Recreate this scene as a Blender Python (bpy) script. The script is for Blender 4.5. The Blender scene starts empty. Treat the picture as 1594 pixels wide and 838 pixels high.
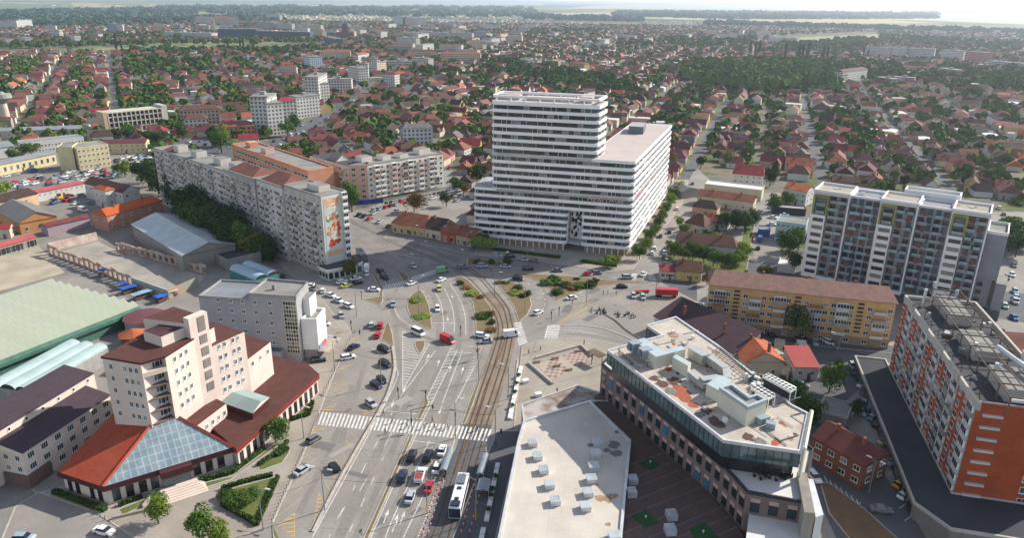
import bpy, math, random
import numpy as np
from mathutils import Vector, Matrix
random.seed(7)
D = bpy.data; C = D.collections.new('place'); bpy.context.scene.collection.children.link(C)
SC = bpy.context.scene
# ---------------------------------------------------------------- camera, world, sun, exposure
F = 1135.; CX, CY = 797., 419.; PITCH = math.radians(20.3); ROLL = math.radians(0.7); H = 100.
_f = np.array([0, math.cos(PITCH), -math.sin(PITCH)]); _r = np.array([1., 0, 0]); _u = np.cross(_r, _f)
_c, _s = math.cos(ROLL), math.sin(ROLL)
RR = _c*_r+_s*_u; UU = -_s*_r+_c*_u
cam_d = D.cameras.new('camera'); cam = D.objects.new('camera', cam_d); C.objects.link(cam); SC.camera = cam
cam_d.sensor_width = 36; cam_d.lens = 36*F/1594.; cam_d.clip_end = 120000; cam_d.clip_start = 1
cam.matrix_world = Matrix(((RR[0], UU[0], -_f[0], 0), (RR[1], UU[1], -_f[1], 0), (RR[2], UU[2], -_f[2], H), (0, 0, 0, 1)))
SUN_AZ = math.radians(29); SUN_EL = math.radians(34)          # direction towards the sun, from +x towards +y
W = D.worlds.new('World'); SC.world = W; W.use_nodes = True
nt = W.node_tree; bg = nt.nodes['Background']; sk = nt.nodes.new('ShaderNodeTexSky'); sk.sky_type = 'NISHITA'; sk.sun_disc = False
sk.sun_elevation = SUN_EL; sk.sun_rotation = math.pi/2-SUN_AZ; sk.dust_density = 0.4; sk.air_density = 0.8; sk.ozone_density = 1.5; sk.altitude = 200
hsv = nt.nodes.new('ShaderNodeHueSaturation'); hsv.inputs['Saturation'].default_value = .62; nt.links.new(sk.outputs[0], hsv.inputs['Color']); nt.links.new(hsv.outputs[0], bg.inputs[0]); bg.inputs[1].default_value = 0.14
sl = D.lights.new('sun', 'SUN'); sl.energy = 4.1; sl.angle = math.radians(.55); sl.color = (1, .94, .85)
so = D.objects.new('sun', sl); C.objects.link(so); so.location = (0, 0, 300)
so.rotation_euler = Vector((math.cos(SUN_EL)*math.cos(SUN_AZ), math.cos(SUN_EL)*math.sin(SUN_AZ), math.sin(SUN_EL))).to_track_quat('Z', 'Y').to_euler()
vs = SC.view_settings; vs.view_transform = 'Standard'; vs.look = 'None'; vs.gamma = 1; vs.exposure = 0.74; vs.use_curve_mapping = False
HAZE = 0.000075
cy = SC.cycles; cy.max_bounces = 5; cy.diffuse_bounces = 2; cy.glossy_bounces = 2; cy.transmission_bounces = 2; cy.volume_bounces = 0
try: cy.use_denoising = True
except Exception: pass

def G(x, y, z=0.):
    "point of the world that stands at height z under photo position x, y"
    d = RR*(x-CX)/F+UU*(-(y-CY)/F)+_f
    t = (z-H)/d[2]
    return Vector((d[0]*t, d[1]*t, z))
ZO = 0.                                                       # height of the floor the next building stands on
def g2(x, y, z=0.):
    p = G(x, y, z+ZO); return (p.x, p.y)
# ---------------------------------------------------------------- materials
MC = {}
def srgb(h):
    v = [int(h[i:i+2], 16)/255 for i in (0, 2, 4)]
    return tuple(x/12.92 if x <= .04045 else ((x+.055)/1.055)**2.4 for x in v)
def mat(name, col, rough=.85, var=.25, scale=.35, col2=None, fine=0, spec=.3, metal=0, streak=0, pat=None, bump=0):
    """surface with cloudy variation between two tones, optional fine grain, vertical streaks and a tile / panel / corrugation pattern"""
    if name in MC: return MC[name]
    if isinstance(col, str): col = srgb(col)
    if isinstance(col2, str): col2 = srgb(col2)
    m = D.materials.new(name); m.use_nodes = True; n = m.node_tree; N = n.nodes; Lk = n.links
    b = N['Principled BSDF']; b.inputs['Roughness'].default_value = rough; b.inputs['Metallic'].default_value = metal
    b.inputs['Specular IOR Level'].default_value = spec
    geo = N.new('ShaderNodeNewGeometry'); pos = geo.outputs['Position']
    if pat and pat[0] in ('tiles', 'seams'):
        tc = N.new('ShaderNodeTexCoord'); 
    def noise(sc, det=3, vec=None):
        t = N.new('ShaderNodeTexNoise'); t.inputs['Scale'].default_value = sc; t.inputs['Detail'].default_value = det
        Lk.new(vec or pos, t.inputs['Vector']); return t.outputs['Fac']
    def ramp(x, a, bb):
        r = N.new('ShaderNodeMapRange'); r.inputs[1].default_value = a; r.inputs[2].default_value = bb; Lk.new(x, r.inputs[0]); return r.outputs[0]
    def mix(fac, a, c):
        x = N.new('ShaderNodeMix'); x.data_type = 'RGBA'
        if isinstance(fac, float): x.inputs[0].default_value = fac
        else: Lk.new(fac, x.inputs[0])
        for s, v in ((6, a), (7, c)):
            if isinstance(v, tuple): x.inputs[s].default_value = (*v[:3], 1)
            else: Lk.new(v, x.inputs[s])
        return x.outputs[2]
    c2 = col2 or tuple(max(0, x*(1-var)) for x in col)
    out = mix(ramp(noise(scale), .38, .62), tuple(col), tuple(c2))
    if fine:
        out = mix(ramp(noise(scale*14, 2), .45, .75), out, tuple(x*(1-fine) for x in col))
    if streak:
        mp = N.new('ShaderNodeMapping'); mp.inputs['Scale'].default_value = (1.1, 1.1, .06); Lk.new(pos, mp.inputs['Vector'])
        out = mix(ramp(noise(1., 3, mp.outputs[0]), .5, .8), out, tuple(x*(1-streak) for x in col))
    if pat:
        k, a1, a2, dark = pat[0], pat[1], pat[2], pat[3]      # bricks laid in the uv of the face: metres
        uv = N.new('ShaderNodeUVMap')
        br = N.new('ShaderNodeTexBrick'); br.inputs['Scale'].default_value = 1; br.inputs['Brick Width'].default_value = a1; br.inputs['Row Height'].default_value = a2
        br.inputs['Mortar Size'].default_value = pat[4] if len(pat) > 4 else .04; br.inputs['Color1'].default_value = (1, 1, 1, 1); br.inputs['Color2'].default_value = (.82, .82, .82, 1) if k == 'tiles' else (.93, .93, .93, 1)
        br.inputs['Mortar'].default_value = (dark, dark, dark, 1); br.offset = .5 if k == 'tiles' else 0; Lk.new(uv.outputs[0], br.inputs['Vector'])
        mm = N.new('ShaderNodeMix'); mm.data_type = 'RGBA'; mm.blend_type = 'MULTIPLY'; mm.inputs[0].default_value = 1
        Lk.new(out, mm.inputs[6]); Lk.new(br.outputs['Color'], mm.inputs[7]); out = mm.outputs[2]
    Lk.new(out, b.inputs['Base Color'])
    MC[name] = m; return m
def glass(name, col='2b3438', rough=.12, spec=.8):
    if name in MC: return MC[name]
    m = mat(name, col, rough, .35, .25, spec=spec); return m
# ---------------------------------------------------------------- mesh builder
class MB:
    def __init__(s): s.v = []; s.f = []; s.m = []; s.uv = []; s.mats = []
    def mi(s, m):
        if m not in s.mats: s.mats.append(m)
        return s.mats.index(m)
    def face(s, pts, m, uvs=None):
        i = len(s.v); s.v += [tuple(p) for p in pts]; s.f.append(tuple(range(i, i+len(pts)))); s.m.append(s.mi(m))
        if uvs is None:
            P0 = Vector(pts[0]); e = (Vector(pts[1])-P0)
            nrm = Vector((0, 0, 0))
            for a in range(1, len(pts)-1): nrm += (Vector(pts[a])-P0).cross(Vector(pts[a+1])-P0)
            if e.length < 1e-6 or nrm.length < 1e-9: uvs = [(0, 0)]*len(pts)
            else:
                e.normalize(); nrm.normalize(); t = nrm.cross(e); uvs = [((Vector(p)-P0).dot(e), (Vector(p)-P0).dot(t)) for p in pts]
        s.uv += list(uvs)
    def quad(s, a, b, c, d, m): s.face((a, b, c, d), m)
    def prism(s, poly, z0, z1, m, top=None, bottom=False):
        poly = ccw([tuple(p[:2]) for p in poly]); n = len(poly)
        s.face([(x, y, z1) for x, y in poly], top or m)
        for i in range(n):
            a, b = poly[i], poly[(i+1) % n]; s.face([(a[0], a[1], z0), (b[0], b[1], z0), (b[0], b[1], z1), (a[0], a[1], z1)], m)
        if bottom: s.face([(x, y, z0) for x, y in poly[::-1]], m)
    def box(s, c, d, m, rz=0., top=None):
        "c = centre of the base, d = sizes"
        ca, sa = math.cos(rz), math.sin(rz); hx, hy = d[0]/2, d[1]/2
        s.prism([(c[0]+x*ca-y*sa, c[1]+x*sa+y*ca) for x, y in ((-hx, -hy), (hx, -hy), (hx, hy), (-hx, hy))], c[2], c[2]+d[2], m, top, True)
    def bar(s, a, b, r, m, n=6, r2=None):
        a = Vector(a); b = Vector(b); d = (b-a)
        if d.length < 1e-6: return
        q = d.to_track_quat('Z', 'Y'); r2 = r if r2 is None else r2
        A = [a+q@Vector((r*math.cos(t), r*math.sin(t), 0)) for t in [2*math.pi*k/n for k in range(n)]]
        B = [b+q@Vector((r2*math.cos(t), r2*math.sin(t), 0)) for t in [2*math.pi*k/n for k in range(n)]]
        for k in range(n): s.face([A[k], A[(k+1) % n], B[(k+1) % n], B[k]], m)
        s.face(B, m); s.face(A[::-1], m)
    def wall(s, a, b, z0, z1, t, m):
        "free wall of thickness t from a to b"
        a = Vector(a[:2]); b = Vector(b[:2]); d = (b-a).normalized(); n = Vector((-d.y, d.x))*t/2
        s.prism([a-n, b-n, b+n, a+n], z0, z1, m, None, True)
    def build(s, name, parent=None, smooth=False, link=True):
        me = D.meshes.new(name); off = Vector(parent['_w']) if parent is not None and '_w' in parent else Vector((0, 0, 0))
        me.from_pydata([(x-off.x, y-off.y, z-off.z+ZO) for x, y, z in s.v], [], s.f)
        for m in s.mats: me.materials.append(m)
        me.polygons.foreach_set('material_index', s.m)
        if smooth: me.polygons.foreach_set('use_smooth', [True]*len(s.f))
        ul = me.uv_layers.new(name='UVMap'); ul.data.foreach_set('uv', [c for u in s.uv for c in u])
        o = D.objects.new(name, me)
        if link: C.objects.link(o)
        if parent is not None: o.parent = parent
        return o
def area(p): return sum(p[i][0]*p[(i+1) % len(p)][1]-p[(i+1) % len(p)][0]*p[i][1] for i in range(len(p)))/2
def ccw(p): return list(p) if area(p) > 0 else list(p)[::-1]
def inset(poly, d):
    p = ccw([tuple(q[:2]) for q in poly]); n = len(p); out = []
    for i in range(n):
        a, b, c = Vector(p[i-1]), Vector(p[i]), Vector(p[(i+1) % n]); e1 = (b-a).normalized(); e2 = (c-b).normalized()
        n1 = Vector((-e1.y, e1.x)); n2 = Vector((-e2.y, e2.x)); k = 1+n1.dot(n2); k = max(k, .35)
        q = b+(n1+n2)*d/k; out.append((q.x, q.y))
    return out
def inpoly(x, y, poly):
    r = False; n = len(poly)
    for i in range(n):
        x1, y1 = poly[i][:2]; x2, y2 = poly[i-1][:2]
        if (y1 > y) != (y2 > y) and x < (x2-x1)*(y-y1)/(y2-y1)+x1: r = not r
    return r
def px(l, z=0.): return [g2(x, y, z) for x, y in l]
def smooth(pts, k=6):
    p = [Vector(q[:2]) for q in pts]; out = []
    for i in range(len(p)-1):
        a, b, c, d = p[max(i-1, 0)], p[i], p[i+1], p[min(i+2, len(p)-1)]
        for j in range(k):
            t = j/k; out.append(.5*((2*b)+(c-a)*t+(2*a-5*b+4*c-d)*t*t+(3*b-a-3*c+d)*t**3))
    out.append(p[-1]); return out
# ---------------------------------------------------------------- things
def tag(o, label=None, cat=None, group=None, kind=None):
    if label: o['label'] = label
    if cat: o['category'] = cat
    if group: o['group'] = group
    if kind: o['kind'] = kind
    return o
def thing(name, label, cat, loc=(0, 0, 0), group=None, rz=0.):
    o = D.objects.new(name, None); C.objects.link(o); o.location = loc; o.rotation_euler = (0, 0, rz); o['_w'] = tuple(loc); o.empty_display_size = .5
    return tag(o, label, cat, group)
def structure(name, mb): o = mb.build(name); o['kind'] = 'structure'; return o
def copy_tree(o, parent=None):
    c = o.copy(); C.objects.link(c); c.parent = parent
    for ch in list(o.children): copy_tree(ch, c)
    return c
def child(o, parent, me, loc=(0, 0, 0), rz=0., sc=None):
    c = D.objects.new(o, me); C.objects.link(c); c.parent = parent; c.location = loc; c.rotation_euler = (0, 0, rz)
    if sc: c.scale = sc
    return c
# ================================================================ THE GROUND, ROADS, PAVING
asph = mat('asphalt', '928c84', .9, .2, .07, '837d76', fine=.2)
asph2 = mat('asphalt_old', '85807a', .9, .25, .15, '74706b', fine=.2)
asph3 = mat('asphalt_fresh', '5e5f62', .9, .2, .12, fine=.15)
pave = mat('paving', 'a0978b', .9, .15, .12, '8f857a', fine=.18)
plaza_m = mat('plaza_paving', 'a39b8e', .9, .14, .1, '93897c', fine=.16, pat=('seams', 1.8, 1.8, .86, .05))
kerb_m = mat('kerb_stone', 'b4ada2', .9, .2, .5)
dry = mat('dry_grass', '75694a', .95, .3, .35, '7d6850', fine=.45)
grass_m = mat('lawn', '56682f', .95, .3, .3, '6f6c3c', fine=.4)
white_p = mat('white_paint', 'dddad3', .8, .2, .9, 'b5b0a8', fine=.15)
yel_p = mat('yellow_paint', 'c9a45a', .8, .2, .8, 'b09260', fine=.15)
brownp = mat('tram_bed', '8c7d6c', .95, .25, .2, '77695a', fine=.3)
rust = mat('rail_steel', '4a3a30', .5, .3, .5, metal=.5)
def ground_material():
    m = D.materials.new('town_ground'); m.use_nodes = True; n = m.node_tree; N = n.nodes; L = n.links; b = N['Principled BSDF']; b.inputs['Roughness'].default_value = 1; b.inputs['Specular IOR Level'].default_value = .1
    g = N.new('ShaderNodeNewGeometry'); pos = g.outputs['Position']
    def noise(sc, det=4, stretch=None):
        t = N.new('ShaderNodeTexNoise'); t.inputs['Scale'].default_value = sc; t.inputs['Detail'].default_value = det
        if stretch:
            mp = N.new('ShaderNodeMapping'); mp.inputs['Scale'].default_value = stretch; L.new(pos, mp.inputs[0]); L.new(mp.outputs[0], t.inputs[0])
        else: L.new(pos, t.inputs[0])
        return t.outputs['Fac']
    def ramp(x, stops):
        r = N.new('ShaderNodeValToRGB'); e = r.color_ramp.elements
        while len(e) < len(stops): e.new(.5)
        for k, (p, c) in enumerate(stops): e[k].position = p; e[k].color = (*srgb(c), 1)
        L.new(x, r.inputs[0]); return r.outputs[0]
    town = ramp(noise(.05), [(.3, '4d5a33'), (.45, '5f6340'), (.52, '7c7060'), (.62, '6a6a66'), (.75, '46532f')])
    v = N.new('ShaderNodeTexVoronoi'); v.inputs['Scale'].default_value = .0011; v.inputs['Randomness'].default_value = .9
    mp = N.new('ShaderNodeMapping'); mp.inputs['Scale'].default_value = (.55, 1, 1); mp.inputs['Rotation'].default_value = (0, 0, .25); L.new(pos, mp.inputs[0]); L.new(mp.outputs[0], v.inputs[0])
    sx = N.new('ShaderNodeSeparateColor'); L.new(v.outputs['Color'], sx.inputs[0])
    field = ramp(sx.outputs[0], [(0, '4f6136'), (.2, '3d5230'), (.4, '8f8a58'), (.55, 'a89a6c'), (.75, '62704a'), (1, '9c8f74')])
    for q in N:
        if q.type == 'VALTORGB' and q.outputs[0] == field: q.color_ramp.interpolation = 'CONSTANT'
    sp = N.new('ShaderNodeSeparateXYZ'); L.new(pos, sp.inputs[0]); mr = N.new('ShaderNodeMapRange'); mr.inputs[1].default_value = 3600; mr.inputs[2].default_value = 4300; L.new(sp.outputs[1], mr.inputs[0])
    mx = N.new('ShaderNodeMix'); mx.data_type = 'RGBA'; L.new(mr.outputs[0], mx.inputs[0]); L.new(town, mx.inputs[6]); L.new(field, mx.inputs[7]); L.new(mx.outputs[2], b.inputs['Base Color'])
    return m
gm = ground_material()
b = MB(); XS = [-60000, -6000, -1500, -300, 300, 1500, 6000, 60000]; YS = [-3000, 0, 400, 1500, 6000, 20000, 90000]
for i in range(len(XS)-1):
    for j in range(len(YS)-1): b.quad((XS[i], YS[j], 0), (XS[i+1], YS[j], 0), (XS[i+1], YS[j+1], 0), (XS[i], YS[j+1], 0), gm)
structure('ground', b)
def flat(b, pts, z, m): b.face([(x, y, z) for x, y in ccw(pts)], m)
# core street surface
b = MB()
CORE = px([(-80, 900), (-80, 505), (60, 455), (250, 372), (420, 345), (560, 262), (700, 262), (745, 300), (745, 396), (985, 412), (1055, 290), (1085, 262), (1110, 285), (1075, 340), (1035, 405), (1090, 420), (1150, 300), (1215, 300), (1215, 420), (1560, 480), (1540, 330), (1640, 330), (1700, 900)])
flat(b, CORE, .004, asph)
structure('road', b)
def ribbon(b, pts, w, z, m, dash=None, sm=True):
    p = smooth(pts) if sm and len(pts) > 2 else [Vector(q[:2]) for q in pts]
    if len(p) == 2:
        n = max(1, int((p[1]-p[0]).length/2)); p = [p[0].lerp(p[1], k/n) for k in range(n+1)]
    acc = 0
    for i in range(len(p)-1):
        d = p[i+1]-p[i]; l = d.length
        if l < 1e-6: continue
        acc += l
        if dash and (acc % (dash[0]+dash[1])) > dash[0]: continue
        def nrm(k):
            t = (p[min(k+1, len(p)-1)]-p[max(k-1, 0)]).normalized(); return Vector((-t.y, t.x))*w/2
        n1, n2 = (nrm(i), nrm(i+1)) if not dash else (Vector((-d.y, d.x)).normalized()*w/2,)*2
        b.face([(*(p[i]-n1), z), (*(p[i+1]-n1), z), (*(p[i+1]+n2), z), (*(p[i]+n1), z)], m)
# darker avenue surface and side streets
b = MB(); flat(b, px([(548, 395), (545, 340), (600, 350), (740, 398), (985, 418), (1015, 440), (1000, 444), (800, 415), (720, 424), (640, 440), (560, 420)]), .008, asph2)
flat(b, px([(1085, 440), (1120, 425), (1700, 520), (1700, 470), (1120, 400), (1050, 405), (1030, 440), (1085, 470)]), .008, asph3)
flat(b, px([(1180, 560), (1160, 520), (1400, 550), (1300, 640), (1400, 770), (1480, 900), (1330, 900), (1270, 770), (1255, 640)]), .008, asph3)
structure('avenue', b)
# yards and the avenue at the upper left
b = MB(); flat(b, px([(-300, 420), (-300, 236), (110, 228), (232, 230), (262, 262), (400, 350), (440, 420), (250, 372), (60, 455), (-80, 505)]), .01, mat('yard_tarmac', '8b857d', .95, .25, .08, '746f66', fine=.2)); structure('yard', b)
b = MB(); flat(b, px([(262, 232), (300, 205), (318, 212), (370, 232), (420, 218), (480, 186), (540, 160), (580, 130), (606, 112), (610, 113), (560, 158), (500, 196), (440, 232), (350, 262)]), .012, asph3); structure('avenue', b)
def slab(name, pts, m, z=.12, k=kerb_m, kw=.25, base=.0):
    b = MB(); p = pts
    b.prism(p, base, z, k); q = inset(p, kw); b.face([(x, y, z+.004) for x, y in q], m)
    return structure(name, b)
slab('pavement', px([(330, 860), (425, 814), (470, 716), (498, 641), (523, 577), (549, 521), (540, 505), (520, 490), (505, 470), (470, 455), (440, 480), (300, 590), (250, 700), (90, 760), (60, 768), (150, 800), (240, 860)]), pave)
slab('pavement', px([(-40, 770), (-40, 850), (0, 850), (25, 790), (60, 768), (20, 745), (-40, 735)]), asph2, .1)
slab('plaza', px([(800, 664), (806, 600), (812, 541), (836, 531), (870, 527), (915, 528), (985, 540), (1000, 533), (960, 570), (945, 640), (810, 690)]), plaza_m)
slab('plaza', px([(700, 850), (735, 760), (766, 690), (772, 672), (812, 672), (790, 760), (770, 850)]), asph3, .14)
slab('pavement', px([(745, 383), (738, 397), (850, 409), (950, 424), (985, 420), (1000, 400), (1062, 318), (1072, 280), (1050, 280), (975, 393), (800, 372)]), pave)
slab('pavement', px([(603, 362), (598, 371), (680, 385), (738, 397), (744, 385), (690, 372)]), asph2)
slab('pavement', px([(545, 405), (552, 418), (565, 425), (545, 432), (480, 440), (452, 428), (440, 410), (500, 400)]), pave)
slab('pavement', px([(1100, 500), (1090, 512), (1170, 530), (1400, 552), (1400, 540)]), asph3)
# islands and medians
def island(pts, m=dry, sm=True):
    p = px(pts)
    if sm: p = [tuple(q) for q in smooth(p+[p[0]], 4)[:-1]]
    return slab('traffic_island', p, m, .14)
island([(654.7, 451), (642, 458), (635.5, 468), (634.6, 483), (647, 502), (671, 513), (672, 503), (668.5, 478), (661, 460)])
I2 = [(706, 434.5), (722, 450.6), (735.5, 471.6), (740, 494.6), (740.6, 518.4), (771.7, 517.5), (766, 481), (747, 454.5), (729.7, 437.3), (716, 429)]
island(I2, sm=False)
I3 = [(771.7, 440), (783, 438), (800, 440), (815, 449), (825, 460), (828, 475.5), (821, 490.7), (808, 502), (800.4, 479.3), (785, 456.4)]
island(I3, sm=False)
I4 = [(798.5, 425.8), (820, 426), (906, 431.5), (953.6, 437), (1001, 439), (960, 443), (923, 447.7), (865.8, 468.7), (862, 466), (854, 449.6), (839, 438), (820, 432)]
island(I4, sm=False)
island([(728, 401), (760, 405), (798, 411), (796, 416), (760, 414), (727, 413)], sm=False)
island([(615, 417.2), (636, 429.6), (637, 436.3), (627.6, 439), (621.8, 429.6)], sm=False)
island([(580.7, 424), (587.5, 431.5), (597, 450.6), (596, 469.7), (592, 475.5), (564.6, 466), (589, 463), (591, 450), (583, 435)], sm=False)
island([(601, 503), (606, 503), (611, 520), (613, 538.5), (592.5, 530)], sm=False)
island([(644.7, 533), (653, 531), (662, 533), (659, 546), (653, 550.5), (647, 543)])
island([(741, 543), (751, 540), (744, 551)], sm=False)
island([(564, 842), (573, 842), (645, 677), (638, 677)], sm=False)
island([(647, 654), (655, 654), (668, 628), (664, 620)], sm=False)
island([(717.4, 662), (724, 662), (737.5, 628), (755, 568), (731, 623)], sm=False)
b = MB()
def rib3(pts, w, z0, z1, m):
    p = smooth(px(pts))
    for i in range(len(p)-1):
        def nrm(k):
            t = (p[min(k+1, len(p)-1)]-p[max(k-1, 0)]).normalized(); return Vector((-t.y, t.x))*w/2
        n1, n2 = nrm(i), nrm(i+1); A, B_, C_, D_ = p[i]-n1, p[i+1]-n2, p[i+1]+n2, p[i]+n1
        b.face([(*A, z1), (*B_, z1), (*C_, z1), (*D_, z1)], m); b.face([(*A, z0), (*B_, z0), (*B_, z1), (*A, z1)], m); b.face([(*C_, z0), (*D_, z0), (*D_, z1), (*C_, z1)], m)
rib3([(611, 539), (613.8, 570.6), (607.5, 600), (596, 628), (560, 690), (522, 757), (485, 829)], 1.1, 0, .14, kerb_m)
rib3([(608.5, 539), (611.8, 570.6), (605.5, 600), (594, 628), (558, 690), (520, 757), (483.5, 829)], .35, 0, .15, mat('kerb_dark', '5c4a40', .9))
rib3([(806, 560), (802, 600), (797, 655)], .5, 0, .2, kerb_m)
rib3([(872, 507), (905, 507), (945, 514), (985, 530)], .5, 0, .15, kerb_m)
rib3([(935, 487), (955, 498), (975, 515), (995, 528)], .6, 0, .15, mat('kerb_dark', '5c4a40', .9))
structure('kerb', b)
# ---- tram tracks
TL = [(672, 845), (688, 810), (735, 661), (746, 628), (755, 600), (768, 560), (779, 520), (776, 495), (766, 477), (747, 455), (727, 434), (700, 415), (668, 400), (620, 381), (560, 352), (535, 338)]
TR = [(701, 845), (711, 810), (753, 661), (765, 628), (775, 597), (786, 560), (794, 520), (792, 498), (785, 477), (768, 455), (745, 430), (718, 411), (685, 396), (640, 378), (590, 353), (552, 335)]
b = MB()
mid = [((a[0]+c[0])/2, (a[1]+c[1])/2) for a, c in zip(TL, TR)]
ribbon(b, px(mid[2:10]), 7.0, .0160, brownp); ribbon(b, px(mid[:3]), 7.0, .0165, asph3)
structure('tram_bed', b)
b = MB()
for T in (TL, TR):
    p = smooth(px(T))
    for off in (-.75, .75):
        q = []
        for i in range(len(p)):
            t = (p[min(i+1, len(p)-1)]-p[max(i-1, 0)]).normalized(); q.append(p[i]+Vector((-t.y, t.x))*off)
        ribbon(b, q, .16, .03, rust, sm=False); ribbon(b, q, .5, .018, mat('rail_groove', '6d5e50', .95, .3, 1.), sm=False)
structure('tram_rails', b)
b = MB(); ribbon(b, px([(706, 740), (744, 640), (757, 600), (781, 545), (787, 520)]), .35, .02, mat('rail_weeds', '6e4f33', .95, .4, 1.)); structure('rail_verge', b)
# ---- worn wheel tracks and patched asphalt
wear = mat('asphalt_wear', '7d7871', .85, .12, .08, '898279', fine=.12); patch = mat('asphalt_patch', '716d69', .9, .1, .3, fine=.12); patch2 = mat('asphalt_patch_pale', '9d968d', .9, .1, .3, fine=.12)
b = MB()
for pts in ([(588, 700), (560, 755), (525, 838)], [(610, 655), (592, 700), (562, 770), (530, 838)], [(625, 665), (604, 720), (575, 790), (553, 838)], [(655, 700), (620, 780), (590, 838)], [(678, 710), (640, 790), (615, 838)], [(690, 560), (650, 650), (640, 680)], [(705, 570), (672, 640), (660, 680)], [(728, 560), (700, 625), (690, 660)], [(645, 575), (610, 650)], [(662, 565), (628, 640)], [(616, 505), (619, 540), (622, 575), (608, 625)], [(670, 450), (680, 480), (683, 515), (680, 545)], [(697, 448), (709, 475), (714, 500), (716, 530), (705, 560)], [(712, 440), (728, 470), (733, 500), (733, 530)], [(620, 445), (610, 470), (618, 500), (650, 520), (690, 535)], [(835, 440), (850, 460), (845, 485), (820, 510), (790, 530), (760, 535)], [(700, 528), (760, 530), (830, 518), (900, 480), (960, 455), (1000, 445)], [(880, 520), (930, 524), (975, 535)], [(560, 370), (640, 400), (700, 412), (800, 424), (900, 434), (990, 441)], [(560, 355), (650, 378), (740, 406), (860, 420), (985, 433)], [(590, 480), (600, 440), (630, 410), (560, 370)], [(548, 600), (530, 660), (500, 730), (465, 800)], [(570, 560), (555, 610), (530, 690)]): WZ = globals().get('WZ', .0105)+.0001; ribbon(b, px(pts), 1.5, WZ, wear)
structure('asphalt_wear', b); b = MB(); rp = random.Random(9)
for k in range(46):
    x, y = rp.uniform(470, 980), rp.uniform(395, 830)
    if x > 800 and y > 530 or x < 500 and y < 640: continue
    q = g2(x, y); b2 = rp.uniform(.6, 3.5), rp.uniform(.5, 1.6); a = rp.choice((1.25, -.3, .9)); c, s_ = math.cos(a), math.sin(a)
    b.face([(q[0]+u*c-v*s_, q[1]+u*s_+v*c, .0135+k*.00003) for u, v in ((-b2[0], -b2[1]), (b2[0], -b2[1]), (b2[0], b2[1]), (-b2[0], b2[1]))], rp.choice((patch, patch, patch2)))
structure('asphalt_patch', b)
slab('dirt_strip', px([(1276, 752), (1290, 752), (1345, 792), (1410, 850), (1330, 850), (1290, 800)]), mat('bare_dirt', '7d6247', .95, .3, .3, '6d5a45', fine=.3), .06)
# ---- painted markings
mk = MB()
def line(pts, w=.18, m=None, dash=None, sm=True, z=.02): ribbon(mk, px(pts), w, z, m or white_p, dash, sm)
def lerp(a, c, t): return (a[0]+(c[0]-a[0])*t, a[1]+(c[1]-a[1])*t)
def zebra(a, bb, c, d, n, m=None, fill=.5, z=.022):
    "stripes run from side a-bb to side d-c, n of them"
    A, B_, C_, D_ = px([a, bb, c, d])
    for k in range(n):
        t0, t1 = k/n, (k+fill)/n
        flat(mk, [lerp(A, B_, t0), lerp(A, B_, t1), lerp(D_, C_, t1), lerp(D_, C_, t0)], z, m or white_p)
zebra((501.6, 641.8), (769, 669.4), (761.4, 688.2), (494, 661.9), 45)
zebra((639, 432), (690, 415.5), (697, 420), (645, 437.5), 17)
zebra((596, 445), (632, 437), (636, 442), (599, 451.5), 11)
zebra((854, 506.5), (848.5, 526.5), (868, 526.5), (873, 506.5), 8)
zebra((800, 503), (808, 540), (822, 535), (811, 502), 12)
zebra((984, 426), (980, 437), (989, 437), (993, 426), 5); zebra((1008, 428), (1012, 438), (1022, 437), (1017, 427), 5)
line([(853, 507), (848, 527)], .3); line([(848, 527), (868, 527)], .3)
for l in ([(627, 515.4), (627, 608.2)], [(668.5, 535.4), (627, 608.2)], [(627, 515.4), (640, 523)], [(678.5, 545.5), (623, 618)], [(702, 542), (661, 628)], [(712, 545), (672, 628)], [(720, 545.5), (688.6, 628)], [(738.8, 570.6), (708.7, 628)], [(676, 452.6), (685.8, 471.6), (690, 494.6), (690.6, 515)], [(691.6, 449), (703, 475), (706.8, 498.4), (707, 518)], [(701, 443), (716.4, 467.8), (724, 492.6), (725, 521)],
          [(615, 628), (597, 640)], [(668.5, 687), (615.8, 798.6), (600, 838)], [(690, 707), (634.6, 823.7), (628, 838)], [(644, 687), (702, 694)], [(593.8, 640), (650, 645)], [(672, 503.5), (707, 503)], [(702, 549), (735, 550)],
          [(600.8, 444), (596, 430), (590, 422)], [(640, 437), (633, 432)], [(613, 470), (618, 490), (640, 508), (668, 520)], [(486, 838), (612, 604), (616, 570), (612, 540), (604, 505)], [(577, 838), (648, 677), (672, 628)], [(648, 845), (701, 706), (714, 662)]): line(l)
line([(498, 641), (425.5, 813.7)], .15); line([(628, 640), (560, 765), (533.7, 793), (512, 838)], .15, None, (3, 5)); line([(597, 713), (573, 765), (540, 838)], .15, None, (3, 5)); line([(612, 640), (575.7, 711), (549, 765), (512, 838)], .15, None, (3, 5))
line([(874, 514), (905, 516), (945, 525)], .15); line([(822, 436), (840, 447), (848, 465), (846, 480), (833, 500)], .15, None, (2, 3)); line([(545, 350), (600, 372), (680, 398)], .12); line([(560, 345), (640, 367), (720, 402)], .12, None, (3, 4)); line([(600, 392), (640, 400), (680, 410)], .12)
line([(700, 402), (735, 413), (800, 418), (900, 428), (985, 436)], .14, None, (3, 4))
faded_p = mat('faded_paint', 'bcb8b0', .8, .25, .7, 'a09b93', fine=.15)
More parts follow.
